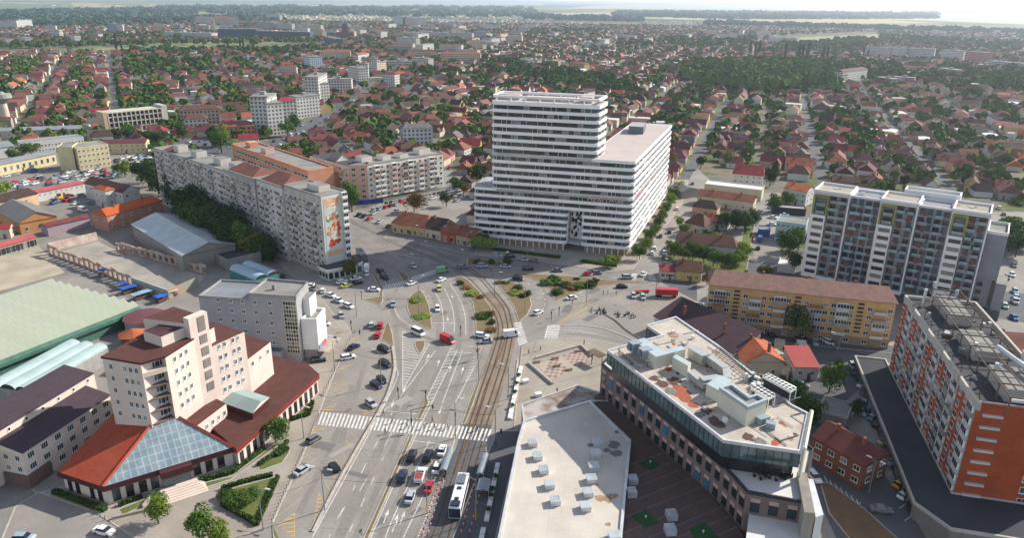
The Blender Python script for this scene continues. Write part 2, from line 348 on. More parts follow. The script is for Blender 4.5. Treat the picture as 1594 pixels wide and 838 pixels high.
def hatch(poly, ang, step=1.5, w=.5, m=None):
    "diagonal bars clipped to a polygon, ang in the world"
    P_ = px(poly); ca, sa = math.cos(ang), math.sin(ang)
    R_ = [(x*ca+y*sa, -x*sa+y*ca) for x, y in P_]; y0, y1 = min(p[1] for p in R_), max(p[1] for p in R_)
    y = y0+step*.3
    while y < y1:
        def cut(yy):
            xs = []
            for i in range(len(R_)):
                (xa, ya), (xb, yb) = R_[i], R_[i-1]
                if (ya > yy) != (yb > yy): xs.append(xa+(xb-xa)*(yy-ya)/(yb-ya))
            return (min(xs), max(xs)) if len(xs) > 1 else None
        c1, c2 = cut(y), cut(y+w)
        if c1 and c2:
            q = [(c1[0], y), (c1[1], y), (c2[1], y+w), (c2[0], y+w)]
            flat(mk, [(x*ca-yy*sa, x*sa+yy*ca) for x, yy in q], .021, m or faded_p)
        y += step
hatch([(627, 515.4), (668.5, 535.4), (627, 608.2)], -.35, 1.6, .45); hatch([(702, 542), (712, 545), (672, 628), (661, 628)], .5, 1.6, .4); hatch([(739, 550), (748, 553), (731, 590), (722, 600)], .5, 1.6, .4)
hatch([(496.6, 767), (504, 788), (486.5, 826)], .2, 1.3, .35, yel_p); hatch([(459, 798), (432, 819), (457, 838)], .2, 1.3, .35, yel_p); hatch([(524, 628), (500, 639.5), (520, 639.5)], .2, 1.2, .35, yel_p)
hatch([(566, 635), (583, 636), (584, 647), (564, 645)], .4, 1.2, .35, yel_p); hatch([(510, 667), (485, 677), (488, 665)], .3, 1.2, .35, yel_p); hatch([(548, 568), (523, 580), (530, 571)], .3, 1.2, .35, yel_p)
hatch([(553, 521), (562, 524), (545, 534)], .3, 1.2, .35, yel_p); hatch([(872, 504), (909, 473), (920, 486), (900, 495)], .9, 2.2, .3, yel_p); hatch([(912, 470), (927, 464), (920, 480)], .3, 1.6, .35, yel_p); hatch([(950, 495), (962, 484), (968, 490)], .3, 1.4, .35, yel_p)
Z6 = lambda x, y: (400+x/3.985, 628+y/3.985)
for a in ([(580, 180), (635, 238)], [(550, 235), (602, 292)], [(515, 290), (562, 360)], [(485, 345), (525, 420)], [(445, 390), (500, 490)], [(418, 485), (460, 555)], [(395, 280), (272, 352)], [(368, 345), (240, 425)], [(340, 425), (200, 525)], [(303, 505), (165, 607)], [(275, 590), (125, 706)], [(420, 215), (300, 285)],
          [(385, 555), (420, 640)], [(385, 555), (345, 790)], [(420, 640), (345, 790)], [(235, 680), (130, 770)], [(235, 680), (232, 837)], [(500, 0), (400, 45)], [(505, -50), (430, 0)], [(570, -90), (470, -30)], [(545, -140), (480, -95)]): line([Z6(*a[0]), Z6(*a[1])], .14, yel_p)
Z2 = lambda x, y: (400+x/3.985, 420+y/3.985)
for a in ([(570, 650), (470, 715)], [(548, 705), (448, 775)], [(530, 760), (425, 832)], [(780, 525), (830, 555)], [(750, 555), (770, 590)], [(700, 780), (690, 800)], [(595, 585), (490, 640)], [(740, 635), (770, 660)], [(740, 755), (765, 785)]): line([Z2(*a[0]), Z2(*a[1])], .14, yel_p)
Z4 = lambda x, y: (820+x/5.2375, 400+y/5.2375)
for a in ([(245, 545), (460, 385)], [(262, 545), (470, 392)], [(245, 545), (300, 550)], [(820, 410), (880, 470)], [(860, 400), (930, 460)], [(900, 390), (980, 450)], [(950, 380), (1040, 440)], [(1000, 370), (1080, 425)], [(730, 330), (830, 330)], [(760, 345), (780, 300)], [(580, 390), (500, 470)], [(1060, 365), (1120, 400)]): line([Z4(*a[0]), Z4(*a[1])], .14, yel_p)
for k in range(7): line([(1283+k*8.3, 742+k*6), (1290+k*8.3, 757+k*6)], .2)
line([(1325, 792), (1340, 783)]); line([(1383, 740), (1395, 730)]); line([(1400, 792), (1415, 782)]); line([(1408, 812), (1424, 800)])
def arrow(x, y, x2, y2, l=4.2):
    p = Vector(g2(x, y)); q = Vector(g2(x2, y2)); d = (q-p).normalized(); n = Vector((-d.y, d.x))
    flat(mk, [p-n*.09, p+n*.09, p+n*.09+d*l*.6, p-n*.09+d*l*.6], .021, white_p); flat(mk, [p+d*l*.58-n*.42, p+d*l-n*.02, p+d*l+n*.02, p+d*l*.58+n*.42], .021, white_p)
for a in ((597, 815, 604, 797), (622, 818, 629, 800), (610, 830, 617, 812), (612, 823, 618, 806), (681, 571, 684, 560), (663, 562, 668, 552), (699, 580, 702, 570), (718, 583, 721, 573), (613, 545, 613, 552), (632, 600, 627, 612), (613, 622, 610, 632), (697, 492, 697, 500), (703, 458, 705, 466), (680, 488, 680, 480), (688, 632, 684, 642)): arrow(*a)
tag(mk.build('road_markings'), kind='structure')
# ================================================================ BUILDING KIT
stucco = {}
def wallm(name, col, streak=.22, **k): return mat('wall_'+name, col, .9, k.pop('var', .14), k.pop('scale', .25), streak=streak, fine=.06, **k)
conc = mat('concrete', '9d9a95', .9, .22, .3, streak=.25); bitumen = mat('roof_bitumen', '8d8a84', .95, .22, .12, '77746f', fine=.15); bit_dark = mat('roof_bitumen_dark', '4c4c4e', .95, .3, .15, fine=.2)
whitew = mat('white_frame', 'e4e2dd', .6, .08, .4); pane_d = glass('window_pane', '2a3136'); pane_l = glass('window_pane_curtained', '8a8880', .3, .5); pane_b = glass('window_pane_bluish', '3f5560')
metal_g = mat('grey_metal', '7d8184', .45, .2, .4, metal=.6); white_metal = mat('white_metal', 'cfd0ce', .4, .15, .5, metal=.3); dark_m = mat('dark_metal', '33353a', .6, .2, .5)
def tiles(name, col, w=.6, h=.45, dark=.6, **k): return mat('tiles_'+name, col, .85, k.pop('var', .28), k.pop('scale', .3), fine=.12, pat=('tiles', w, h, dark, .03), **k)
def sheet(name, col, w=1.1, dark=.72, **k): return mat('sheet_'+name, col, k.pop('rough', .6), k.pop('var', .15), k.pop('scale', .2), pat=('seams', w, 60, dark, .05), **k)
TPL = {}
def tpl(key, fn):
    global ZO
    if key not in TPL:
        zs_ = ZO; ZO = 0.; m = MB(); fn(m); o = m.build('t', link=False); ZO = zs_; me = o.data; D.objects.remove(o); TPL[key] = (m, me)
    return TPL[key]
def T_win(w, h, fr=None, pn=None, n=2, sill=True, t=.09):
    fr = fr or whitew; pn = pn or pane_d
    def fn(m):
        m.prism([(-w/2, -t), (w/2, -t), (w/2, .02), (-w/2, .02)], 0, h, fr, None, True)
        g = .1; cw = (w-g)/n
        for k in range(n):
            x0 = -w/2+g+k*cw; m.quad((x0, -t-.02, g), (x0+cw-g, -t-.02, g), (x0+cw-g, -t-.02, h-g), (x0, -t-.02, h-g), pn)
        if sill: m.prism([(-w/2-.08, -t-.1), (w/2+.08, -t-.1), (w/2+.08, 0), (-w/2-.08, 0)], -.08, 0, fr, None, True)
    return tpl(('win', w, h, fr.name, pn.name, n, sill), fn)
def T_balc(w, h, d, front, closed=None, slab_m=None):
    "balcony: slab, parapet panel, and glazing above it when closed in"
    def fn(m):
        m.prism([(-w/2, -d), (w/2, -d), (w/2, .0), (-w/2, .0)], -.15, 0, slab_m or conc, None, True)
        m.prism([(-w/2, -d-.05), (w/2, -d-.05), (w/2, -d+.05), (-w/2, -d+.05)], 0, 1.0, front, None, True)
        for s in (-1, 1): m.prism([(s*w/2-.05, -d), (s*w/2+.05, -d), (s*w/2+.05, 0), (s*w/2-.05, 0)], 0, 1., front, None, True)
        if closed:
            m.prism([(-w/2+.05, -d+.05), (w/2-.05, -d+.05), (w/2-.05, 0), (-w/2+.05, 0)], 1.0, h, closed, None, True)
            n = max(2, int(w/.8)); cw = (w-.2)/n
            for k in range(n):
                x0 = -w/2+.16+k*cw; m.quad((x0, -d+.03, 1.1), (x0+cw-.12, -d+.03, 1.1), (x0+cw-.12, -d+.03, h-.15), (x0, -d+.03, h-.15), pane_d)
    return tpl(('balc', w, h, d, front.name, closed and closed.name), fn)
def T_box(w, d, h, m_, z=0):
    return tpl(('box', w, d, h, m_.name, z), lambda m: m.prism([(-w/2, -d), (w/2, -d), (w/2, .03), (-w/2, .03)], z, z+h, m_, None, True))
FOOT = []
class Bld:
    def __init__(s, name, label, cat, at, group=None): s.r = thing(name, label, cat, (at[0], at[1], 0), group); s.rec = {}
    def put(s, part, t, x, y, z, rz): s.rec.setdefault(part, []).append((t, x, y, z+ZO, rz))
    def body(s, poly, z0, z1, m, name='wall', top=None, bottom=False):
        if z0 <= .5: FOOT.append([tuple(q[:2]) for q in poly])
        b = MB(); b.prism(poly, z0, z1, m, top, bottom); return b.build(name, s.r)
    def flat_roof(s, poly, z, m, par=.6, t=.3, pm=None):
        b = MB(); p = ccw([tuple(q[:2]) for q in poly]); pm = pm or conc; b.prism(p, z, z+.05, m)
        o = inset(p, -.06); q = inset(p, t); n = len(p)
        if par:
            for i in range(n):
                j = (i+1) % n
                b.face([(*o[i], z-.3), (*o[j], z-.3), (*o[j], z+par), (*o[i], z+par)], pm); b.face([(*o[i], z+par), (*o[j], z+par), (*q[j], z+par), (*q[i], z+par)], pm); b.face([(*q[j], z+.05), (*q[i], z+.05), (*q[i], z+par), (*q[j], z+par)], pm)
        return b.build('roof', s.r)
    def row(s, A, B_, zs, cols, part, pick, off=0., margin=.0, skip=None):
        "parts in a grid over the wall from A to B (outside on the right of A-B)"
        A = Vector(A[:2]); B_ = Vector(B_[:2]); d = B_-A; L_ = d.length; d.normalize(); n = Vector((d.y, -d.x)); rz = math.atan2(d.y, d.x)
        us = [margin+(L_-2*margin)*(k+.5)/cols for k in range(cols)] if isinstance(cols, int) else cols
        for i, z in enumerate(zs):
            for k, u in enumerate(us):
                if skip and skip(i, k): continue
                t = pick(i, k)
                if t is None: continue
                p = A+d*u+n*off; s.put(part, t, p.x, p.y, z, rz)
    def done(s):
        w = Vector(s.r['_w'])
        for part, l in s.rec.items():
            def size(e):
                t, x, y, z, rz = e; v = Vector((x, y, z-H)); fc = Vector((math.sin(rz), -math.cos(rz), 0)).dot(-v.normalized())
                q = _f[1]*v.y+_f[2]*v.z; ix = CX+F*(v.x*RR[0]+v.y*RR[1]+v.z*RR[2])/q; iy = CY-F*(v.x*UU[0]+v.y*UU[1]+v.z*UU[2])/q
                inside = 1 if (-10 < ix < 1604 and -10 < iy < 850) else .01
                return -(max(fc, 0)+.01)*inside/v.length
            l.sort(key=size)
            for t, x, y, z, rz in l[:98]: child(part, s.r, t[1], (x-w.x, y-w.y, z-w.z), rz)
            if len(l) > 98:
                b = MB()
                for t, x, y, z, rz in l[98:]:
                    c, sn = math.cos(rz), math.sin(rz); i0 = len(b.v); tm = t[0]; mm = [b.mi(q) for q in tm.mats]
                    b.v += [(x+a*c-e*sn, y+a*sn+e*c, z+g-ZO) for a, e, g in tm.v]; b.f += [tuple(i+i0 for i in f) for f in tm.f]; b.m += [mm[q] for q in tm.m]; b.uv += tm.uv
                b.build(part, s.r)['kind'] = 'stuff'
        return s.r
def rectp(a, b_, depth):
    a = Vector(a[:2]); b_ = Vector(b_[:2]); d = (b_-a).normalized(); n = Vector((-d.y, d.x))*depth
    return [tuple(a), tuple(b_), tuple(b_+n), tuple(a+n)]
def grow(p, l0, l1, q0, q1):
    "rectangle lengthened along its first edge (l0, l1) and across it (q0, q1)"
    a, b_, c, d = [Vector(q) for q in p]; e = (b_-a).normalized(); n = (d-a).normalized()
    return [tuple(a-e*l0-n*q0), tuple(b_+e*l1-n*q0), tuple(c+e*l1+n*q1), tuple(d-e*l0+n*q1)]
def gable(m, p, z, rise, rm, wm=None, over=.4, hip=0., ridge=.5):
    "roof over rectangle p, ridge along the first edge; hip = how far the ridge ends are pulled in"
    a, b_, c, d = [Vector((*q, z)) for q in grow(p, over, over, over, over)]; e = (b_-a).normalized(); n = (d-a)
    r0 = a+n*ridge+e*hip; r1 = b_+n*ridge-e*hip; r0.z = r1.z = z+rise; dz = Vector((0, 0, -.18))
    m.quad(a, b_, r1, r0, rm); m.quad(c, d, r0, r1, rm)
    if hip > 0: m.face([b_, c, r1], rm); m.face([d, a, r0], rm)
    else:
        m.face([r0, r0+dz, a+dz, a], rm); m.face([d, d+dz, r0+dz, r0], rm); m.face([b_, b_+dz, r1+dz, r1], rm); m.face([r1, r1+dz, c+dz, c], rm)
        if wm:
            a, b_, c, d = [Vector((*q, z-.05)) for q in p]; k = over*rise*2/((d-a).length+2*over)
            q0 = a+(d-a)*ridge; q1 = b_+(c-b_)*ridge; q0.z = q1.z = z+rise-.12
            m.face([d, a, q0], wm); m.face([b_, c, q1], wm)
    a, b_, c, d = [Vector((*q, z)) for q in grow(p, over, over, over, over)]
    for s_, t_ in ((a, b_), (b_, c), (c, d), (d, a)):
        if hip > 0 or (s_ in (a, c) and t_ in (b_, d)): m.quad(s_+dz, t_+dz, t_, s_, rm)
    m.quad(d+dz, c+dz, b_+dz, a+dz, wm or rm)
def rnd(*a): return random.choice(a)
def winpick(w, h, fr=None, n=2, ds=(3, 1, 1), sill=True):
    ts = [T_win(w, h, fr, p, n, sill) for p, k in zip((pane_d, pane_b, pane_l), ds) for _ in range(k)]
    return lambda i, k: random.choice(ts)
# ================================================================ LARGE BUILDINGS
# ---- the banded tower
wb = mat('white_band', 'ece9e5', .55, .06, .15); tw_dark = glass('tower_glass', '23292b', .15); tw_mid = mat('tower_blind', '8b8983', .6, .2, .4); tw_beige = mat('tower_curtain', 'b3a283', .7, .2, .5); tw_brown = mat('tower_room', '55483a', .7, .3, .4); tw_corner = glass('tower_corner_glass', '4a5a5c', .12)
FL = Vector(g2(737, 377)); FR = Vector(g2(979, 400)); BR = Vector(g2(1044, 300)); du = (FR-FL).normalized(); dn = Vector((-du.y, du.x)); FH = 3.0
dside = (BR-FR).normalized(); LW = (FR-FL).length
uS0, uS1 = 8.0, 52.5
def P2(u, v): return tuple(FL+du*u+dn*v)
def rounded(poly, r, which, n=5):
    out = []
    for i, q in enumerate(poly):
        a, b_, c = Vector(poly[i-1]), Vector(q), Vector(poly[(i+1) % len(poly)])
        if i not in which: out.append(tuple(b_)); continue
        p0 = b_+(a-b_).normalized()*r; p1 = b_+(c-b_).normalized()*r
        for k in range(n+1):
            t = k/n; out.append(tuple(p0*(1-t)**2+b_*2*t*(1-t)+p1*t*t))
    return out
wingR = Vector(P2(LW, 0)); BRw = wingR+dside*100
slab_p = rounded([P2(uS0, 0), P2(uS1, 0), tuple(Vector(P2(uS1, 0))+dside*15.5), P2(uS0, 15.5)], 2.2, (0, 1, 2, 3))
wing_p = rounded([P2(uS0, 0), tuple(wingR), tuple(BRw), tuple(BRw-du*21), tuple(wingR-du*21+dside*15), P2(uS0, 15)], 2.2, (0, 1, 2))
full_p = rounded([P2(0, 0), tuple(wingR), tuple(BRw), tuple(BRw-du*21), tuple(wingR-du*21+dside*19), P2(0, 19)], 2.0, (0, 1, 2, 5))
UN0, UN1 = 41.5, 47.5
left_p = rounded([P2(0, 0), P2(UN0, 0), P2(UN0, 19), P2(0, 19)], 2.0, (0, 1, 3)); right_p = rounded([P2(UN1, 0), tuple(wingR), tuple(BRw), tuple(BRw-du*21), tuple(wingR-du*21+dside*12), P2(UN1, 12)], 2.0, (1, 2))
tower = Bld('apartment_tower', 'huge white banded tower with stepped wings, tallest building at the junction', 'apartment tower', P2(LW/2, 10))
def band(poly, z, h): b = MB(); b.prism(inset(poly, 0), z, z+h, wb, None, True); b.build('spandrel_band', tower.r)
def glaze(poly, z, h, seed):
    rg = random.Random(seed); b = MB(); q = inset(poly, .6); n = len(q)
    for i in range(n):
        a, c = Vector(q[i]), Vector(q[(i+1) % n]); L_ = (c-a).length
        if L_ < 4: b.quad((*a, z), (*c, z), (*c, z+h), (*a, z+h), tw_corner); continue
        side = abs((c-a).normalized().dot(du)) < .7; u = 0; last = None
        while u < L_-.01:
            w = min(rg.choice([1.6, 2.1, 2.6]) if not side else rg.choice([1.3, 2.2]), L_-u); m_ = rg.choice([tw_dark, tw_dark, tw_dark, tw_dark, tw_mid, tw_brown] + ([tw_beige] if i == 0 else [])) if not side else rg.choice([tw_dark, tw_dark, tw_dark, tw_corner])
            if L_-u < 5 and not side: m_ = tw_corner
            p, r_ = a+(c-a)*(u/L_), a+(c-a)*((u+w)/L_); nn = Vector(((c-a).y, -(c-a).x)).normalized()
            b.quad((*p, z), (*r_, z), (*r_, z+h), (*p, z+h), m_)
            if rg.random() < .5: b.face([(*p, z), (*(p+nn*.5), z), (*(p+nn*.5), z+h), (*p, z+h)], wb); b.face([(*(p+nn*.5), z), (*(p+nn*.5+(c-a).normalized()*.12), z), (*(p+nn*.5+(c-a).normalized()*.12), z+h), (*(p+nn*.5), z+h)], wb)
            u += w
    b.build('window_band', tower.r)
Z0 = 3.6
for k in range(19):
    z = Z0+k*FH; polys = [left_p, right_p] if k < 5 else [full_p] if k < 7 else [wing_p] if k < 12 else [slab_p]
    for j, p in enumerate(polys): band(p, z-.7, 1.3); glaze(p, z+.6, FH-1.3, k*7+j)
FOOT.append([tuple(q) for q in (P2(-6, -18), P2(LW+8, -12), tuple(BRw+du*8), tuple(BRw-du*23), tuple(wingR-du*21+dside*22), P2(-6, 22))])
band(full_p, Z0+7*FH-.75, 1.1)
band(wing_p, Z0+12*FH-.75, 1.3); band(slab_p, Z0+19*FH-.75, 1.5)
tb = MB(); tb.prism(inset(full_p, .1), Z0+7*FH+.35, Z0+7*FH+.5, mat('tower_terrace', 'a8a39e', .8)); tb.prism(inset(wing_p, .4), Z0+12*FH+.3, Z0+12*FH+.56, mat('tower_roof', 'b5a8a0', .85, .08, .1)); tb.prism(inset(slab_p, .1), Z0+19*FH+.5, Z0+19*FH+.76, MC['tower_roof'])
tb.build('roof', tower.r)
pb = MB(); top = Z0+19*FH+.7
def ring(m, poly, t, z0, z1, mt):
    o = ccw(poly); q = inset(o, t); n = len(o)
    for i in range(n):
        j = (i+1) % n; m.face([(*o[i], z0), (*o[j], z0), (*o[j], z1), (*o[i], z1)], mt); m.face([(*o[i], z1), (*o[j], z1), (*q[j], z1), (*q[i], z1)], mt); m.face([(*q[j], z0), (*q[i], z0), (*q[i], z1), (*q[j], z1)], mt); m.face([(*q[i], z0), (*q[j], z0), (*o[j], z0), (*o[i], z0)], mt)
ring(pb, inset(slab_p, .3), 1.1, top+1.5, top+2.4, wb)
for u in range(10, 52, 6): pb.box((*P2(u, .9), top), (.5, .5, 1.5), wb, math.atan2(du.y, du.x)); pb.box((*P2(u, 14.2), top), (.5, .5, 1.5), wb, math.atan2(du.y, du.x))
pb.build('roof_frame', tower.r)
pb = MB()
for (u, v, l, w, h_) in ((14, 8, 9, 5, 2.2), (31, 8, 20, 5, 1.6), (46, 8, 5, 6, 2.4)): pb.box((*P2(u, v), top), (l, w, h_), mat('penthouse', 'b9aca4', .8), math.atan2(du.y, du.x))
pb.build('penthouse', tower.r)
pb = MB(); c_ = wingR+dside*72-du*13; pb.box((*c_, Z0+12*FH+.5), (7, 14, 3.6), mat('plant_room', '6c7478', .7), math.atan2(du.y, du.x), mat('plant_roof', 'a6a3a2', .8)); pb.build('roof_cabin', tower.r)
pb = MB(); gl = mat('shop_timber', 'a08670', .7, .3, .6); gq = inset(left_p, 1.2); gr = inset(right_p, 1.2); pb.prism(gq, 0.1, Z0-.7, gl); pb.prism(gr, .1, Z0-.7, gl); pb.build('ground_floor', tower.r)
for u in [x*2.6+.8 for x in range(int(LW/2.6))]:
    if UN0-1 < u < UN1+1: continue
    tower.put('pillar', T_box(.3, .3, Z0-.85, wb, .1), *P2(u, .5), 0, math.atan2(du.y, du.x))
pb = MB(); nb = MB(); art = mat('entrance_art', 'e3e1da', .6); nb.prism([P2(UN0+.3, 5), P2(UN1+.2, 5), P2(UN1+.2, 5.5), P2(UN0+.3, 5.5)], 4.2, Z0+5*FH-.8, art); nb.prism([P2(UN0+.2, -.2), P2(UN1-.1, -2.2), P2(UN1-.1, 5), P2(UN0+.2, 5)], 3.6, 4.1, mat('canopy', 'b8b6b0', .5)); nb.build('entrance', tower.r)
rg = random.Random(4); an = MB(); inkm = mat('art_ink', '26282a', .7)
for k in range(26):
    u = UN0+.9+rg.random()*2.0+(k % 2)*1.9; z = 5.5+rg.random()*11.5; s_ = .2+rg.random()*.45
    pts = [(u+s_*(.7+.5*rg.random())*math.cos(t), z+s_*1.9*(.6+.6*rg.random())*math.sin(t)) for t in [k2*math.pi/3.5 for k2 in range(7)]]
    an.face([(*P2(a, 4.95), b_) for a, b_ in pts], inkm)
an.build('entrance_artwork', tower.r)
def text(s, size, loc, rz, m, parent, tilt=math.pi/2, ext=.04, align='CENTER', name='lettering', sx=1):
    c = D.curves.new(name, 'FONT'); c.body = s; c.size = size; c.extrude = ext; c.align_x = align; c.align_y = 'CENTER'; c.materials.append(m); o = D.objects.new(name, c); C.objects.link(o)
    o.rotation_euler = (tilt, 0, rz); w = Vector(parent['_w']) if parent is not None else Vector((0, 0, 0)); o.location = Vector(loc)-w; o.parent = parent; o.scale = (sx, 1, 1)
    bpy.context.view_layer.update(); me = D.meshes.new_from_object(o.evaluated_get(bpy.context.evaluated_depsgraph_get())); k = D.objects.new(name, me); C.objects.link(k); k.rotation_euler = o.rotation_euler; k.location = o.location; k.scale = o.scale; k.parent = parent; D.objects.remove(o); return k
pink = mat('pink_letters', 'd6a79d', .5, .1)
text('HERITAGE', 2.7, (*P2(LW-11, -.25), 23.6), math.atan2(du.y, du.x), pink, tower.r, sx=1.25)
q_ = wingR+dside*14+Vector((dside.y, -dside.x))*.25; text('HERITAGE', 2.7, (*q_, 23.6), math.atan2(dside.y, dside.x), pink, tower.r, sx=1.25)
tower.done()
# ---- white apartment block on the right, three white frames
A = Vector(g2(1267, 298, 36)); B_ = Vector(g2(1543, 337, 36)); wa = rectp(A, B_, 22); e = (B_-A).normalized(); n_ = Vector((-e.y, e.x)); WL = (B_-A).length; ang = math.atan2(e.y, e.x)
wt = mat('white_render', 'dddbd6', .7, .05, .1); grey_r = mat('grey_render', '8a8b90', .85, .15, .2, streak=.1); dk_r = mat('dark_render', '55575c', .8, .15, .2); lime = mat('lime_frame', '94924a', .75); teal = glass('balcony_glass', '84a0a3', .2, .6); brn = mat('brown_panel', '6d5248', .8)
wapt = Bld('apartment_block', 'tall white apartment block with lime framed balconies, right of the banded tower', 'apartment block', A+e*WL/2+n_*10)
U = lambda u, v: tuple(A+e*u+n_*v)
wapt.body([U(0, 1.6), U(WL, 1.6), U(WL, 20), U(0, 20)], 3.4, 35.4, grey_r, 'wall'); wapt.body([U(0.5, 2.5), U(WL-.5, 2.5), U(WL-.5, 19.5), U(.5, 19.5)], 0, 3.4, dk_r, 'ground_floor')
S = [0, WL*.225, WL*.405, WL*.62, WL*.80, WL]
for k, (a_, c_) in enumerate(zip(S[:-1], S[1:])):
    f = k % 2 == 0; v0 = 0 if f else 1.8; zt = 36.6 if f else 35.8
    wapt.body([U(a_, v0), U(c_, v0), U(c_, 14 if f else 13), U(a_, 14 if f else 13)], zt-1.3, zt-.5, wt, 'roof', mat('roof_gravel', 'a49a8c', .95, .15, .2))
    b = MB(); ring(b, [U(a_, v0), U(c_, v0), U(c_, 14), U(a_, 14)], .5, zt-1.0, zt+.35, wt); b.build('parapet', wapt.r)
    if f:
        for (u0, u1, zz0, zz1) in ((a_+.0, a_+.5, 3.4, zt-1.3), (c_-.45, c_, 3.4, zt-1.3), (a_+.5, c_-.45, 3.4, 4.5)): wapt.body([U(u0, 0), U(u1, 0), U(u1, 2), U(u0, 2)], zz0, zz1, wt, 'frame', None, True)
        um = a_+(c_-a_)*.42
        wapt.body([U(a_+.5, .1), U(um, .1), U(um, 2), U(a_+.5, 2)], 4.5, 27.6, wt, 'stair_bay')
        wapt.row(U(a_+.5, .1), U(um, .1), [5.2+2.85*q for q in range(8)], 1, 'window', lambda i, k_: T_win(3.6, 1.35, dark_m, random.choice([pane_d, pane_d, pane_l]), 5, False))
        b = MB()
        for (u0, u1, z0_, z1_) in ((a_+.3, a_+.9, 28, zt-1.5), (um-.2, um+.4, 28, zt-1.5), (a_+.9, um-.2, zt-2.1, zt-1.5)): b.prism([U(u0, -.25), U(u1, -.25), U(u1, 1.8), U(u0, 1.8)], z0_, z1_, lime, None, True)
        b.build('lime_frame', wapt.r)
        wapt.row(U(a_+.9, 1.6), U(um-.2, 1.6), [28.2, 31.1], 1, 'balcony', lambda i, k_: T_balc(3.2, 2.5, 1.2, teal))
        wapt.row(U(a_+.9, 1.6), U(um-.2, 1.6), [28.6, 31.5], 1, 'window', winpick(2.8, 1.7, dark_m, 3))
        us, ue = um, c_-.5
    else: us, ue = a_+.1, c_-.1
    nfl = 11; cols = 2 if f else 4
    wapt.row(U(us, 1.6), U(ue, 1.6), [4.6+2.85*q for q in range(nfl)], cols, 'window', lambda i, k_: random.choice([T_win(1.9, 1.8, dark_m, pane_d, 2, False), T_win(1.5, 2.1, dark_m, pane_b, 2, False), T_win(1.9, 1.8, brn, pane_d, 2, False)]))
    wapt.row(U(us, 1.6), U(ue, 1.6), [4.1+2.85*q for q in range(nfl)], [(ue-us)*(.3 if f else .22), (ue-us)*(.72 if f else .66)], 'balcony', lambda i, k_: T_balc(random.choice([2.6, 3.4]), 2.5, 1.3, random.choice([teal, teal, grey_r])) if (i+k_) % 2 or random.random() < .5 else T_box(1.3, .12, 2.4, brn))
# left side facade and right grey end
wapt.row(U(0, 19), U(0, 2), [4.9+2.85*q for q in range(11)], 4, 'window', winpick(1.7, 1.5, whitew))
wapt.body([U(WL, 5), U(WL+6, 5), U(WL+6, 20), U(WL, 20)], 3.4, 29, grey_r, 'side_wing', bitumen); b = MB(); ring(b, [U(WL+.05, 5), U(WL+6, 5), U(WL+6, 20), U(WL+.05, 20)], .4, 29, 30, wt); b.build('parapet', wapt.r)
wapt.body([U(WL+.2, 3), U(WL+9, 3), U(WL+9, 18), U(WL+.2, 18)], 0, 3.4, dk_r, 'side_base'); wapt.body([U(WL+6, 3.5), U(WL+9, 3.5), U(WL+9, 14), U(WL+6, 14)], 3.4, 13, grey_r, 'stair_annex', bitumen)
wapt.row(U(WL, 5), U(WL+6, 5), [5, 7.9, 10.7], [1.5], 'window', winpick(1.6, 1.3, dark_m)); wapt.row(U(WL, 5), U(WL+6, 5), [4.2], [5.2], 'window', lambda i, k_: T_win(.8, 9, dark_m, pane_d, 1, False))
b = MB(); ring(b, [U(WL*.5, 15), U(WL*.82, 15), U(WL*.82, 22), U(WL*.5, 22)], .5, 35, 38, wt); b.prism([U(WL*.5+.5, 15.5), U(WL*.82-.5, 15.5), U(WL*.82-.5, 21.5), U(WL*.5+.5, 21.5)], 35, 36.6, MC['roof_gravel']); b.build('penthouse', wapt.r)
for k, u in enumerate((6, 15, 22, 34, 44, WL-6)):
    b = MB(); b.box((*U(u, 8), 35.9), (1.6, .6, .5), white_metal, ang); b.bar((*U(u-1.5, 9), 36), (*U(u+1.5, 9), 36.3), .12, metal_g); b.build('roof_vent', wapt.r)
wapt.done()
# ---- yellow five storey block
A = Vector(g2(1105, 442, 15.5)); B_ = Vector(g2(1396, 472, 15.5)); e = (B_-A).normalized(); n_ = Vector((-e.y, e.x)); WL = (B_-A).length
yel_w = wallm('ochre', 'cda46c', .2, col2='c09a68'); ybase = wallm('ochre_base', '93826c'); pink_t = mat('old_tiles', '9a7366', .9, .35, .5, '866a5e', fine=.25, pat=('tiles', .5, .4, .75, .04))
yb = Bld('apartment_block', 'long yellow five storey block with pinkish tiled roof and grey balconies', 'apartment block', A+e*WL/2+n_*6); U = lambda u, v: tuple(A+e*u+n_*v)
yr = [U(0, 0), U(WL, 0), U(WL, 12.5), U(0, 12.5)]
yb.body(yr, 2.9, 15.4, yel_w); yb.body(grow(yr, .06, .06, .06, .06), 0, 2.9, ybase, 'base')
b = MB(); gable(b, yr, 15.4, 3.0, pink_t, yel_w, .6, 2.0); b.build('roof', yb.r)
nsec = 3; sl = WL/nsec; balm = [wallm('balcony_grey', 'a09a90'), wallm('balcony_white', 'cbc8c0'), wallm('balcony_brown', '8a6a52')]
for s_ in range(nsec):
    o_ = s_*sl
    yb.row(U(0, 0), U(WL, 0), [3.9+2.65*q for q in range(4)]+[.9], [o_+sl*f for f in (.05, .33, .62, .93)], 'window', winpick(1.5, 1.4, whitew, 2, (4, 1, 1)))
    yb.row(U(0, 0), U(WL, 0), [3.4+2.65*q for q in range(4)], [o_+sl*f for f in (.19, .78)], 'balcony', lambda i, k_: T_balc(3.6, 2.5, 1.3, random.choice(balm), random.choice([whitew, whitew, None, MC['white_metal']])))
    yb.row(U(0, 0), U(WL, 0), [4.3+1.32*q for q in range(8)], [o_+sl*.475], 'stair_louvre', lambda i, k_: T_win(1.9, .8, ybase, pane_d, 1, False))
yb.row(U(0, 12.5), U(0, 0), [3.9+2.65*q for q in range(4)], 3, 'window', winpick(1.4, 1.4))
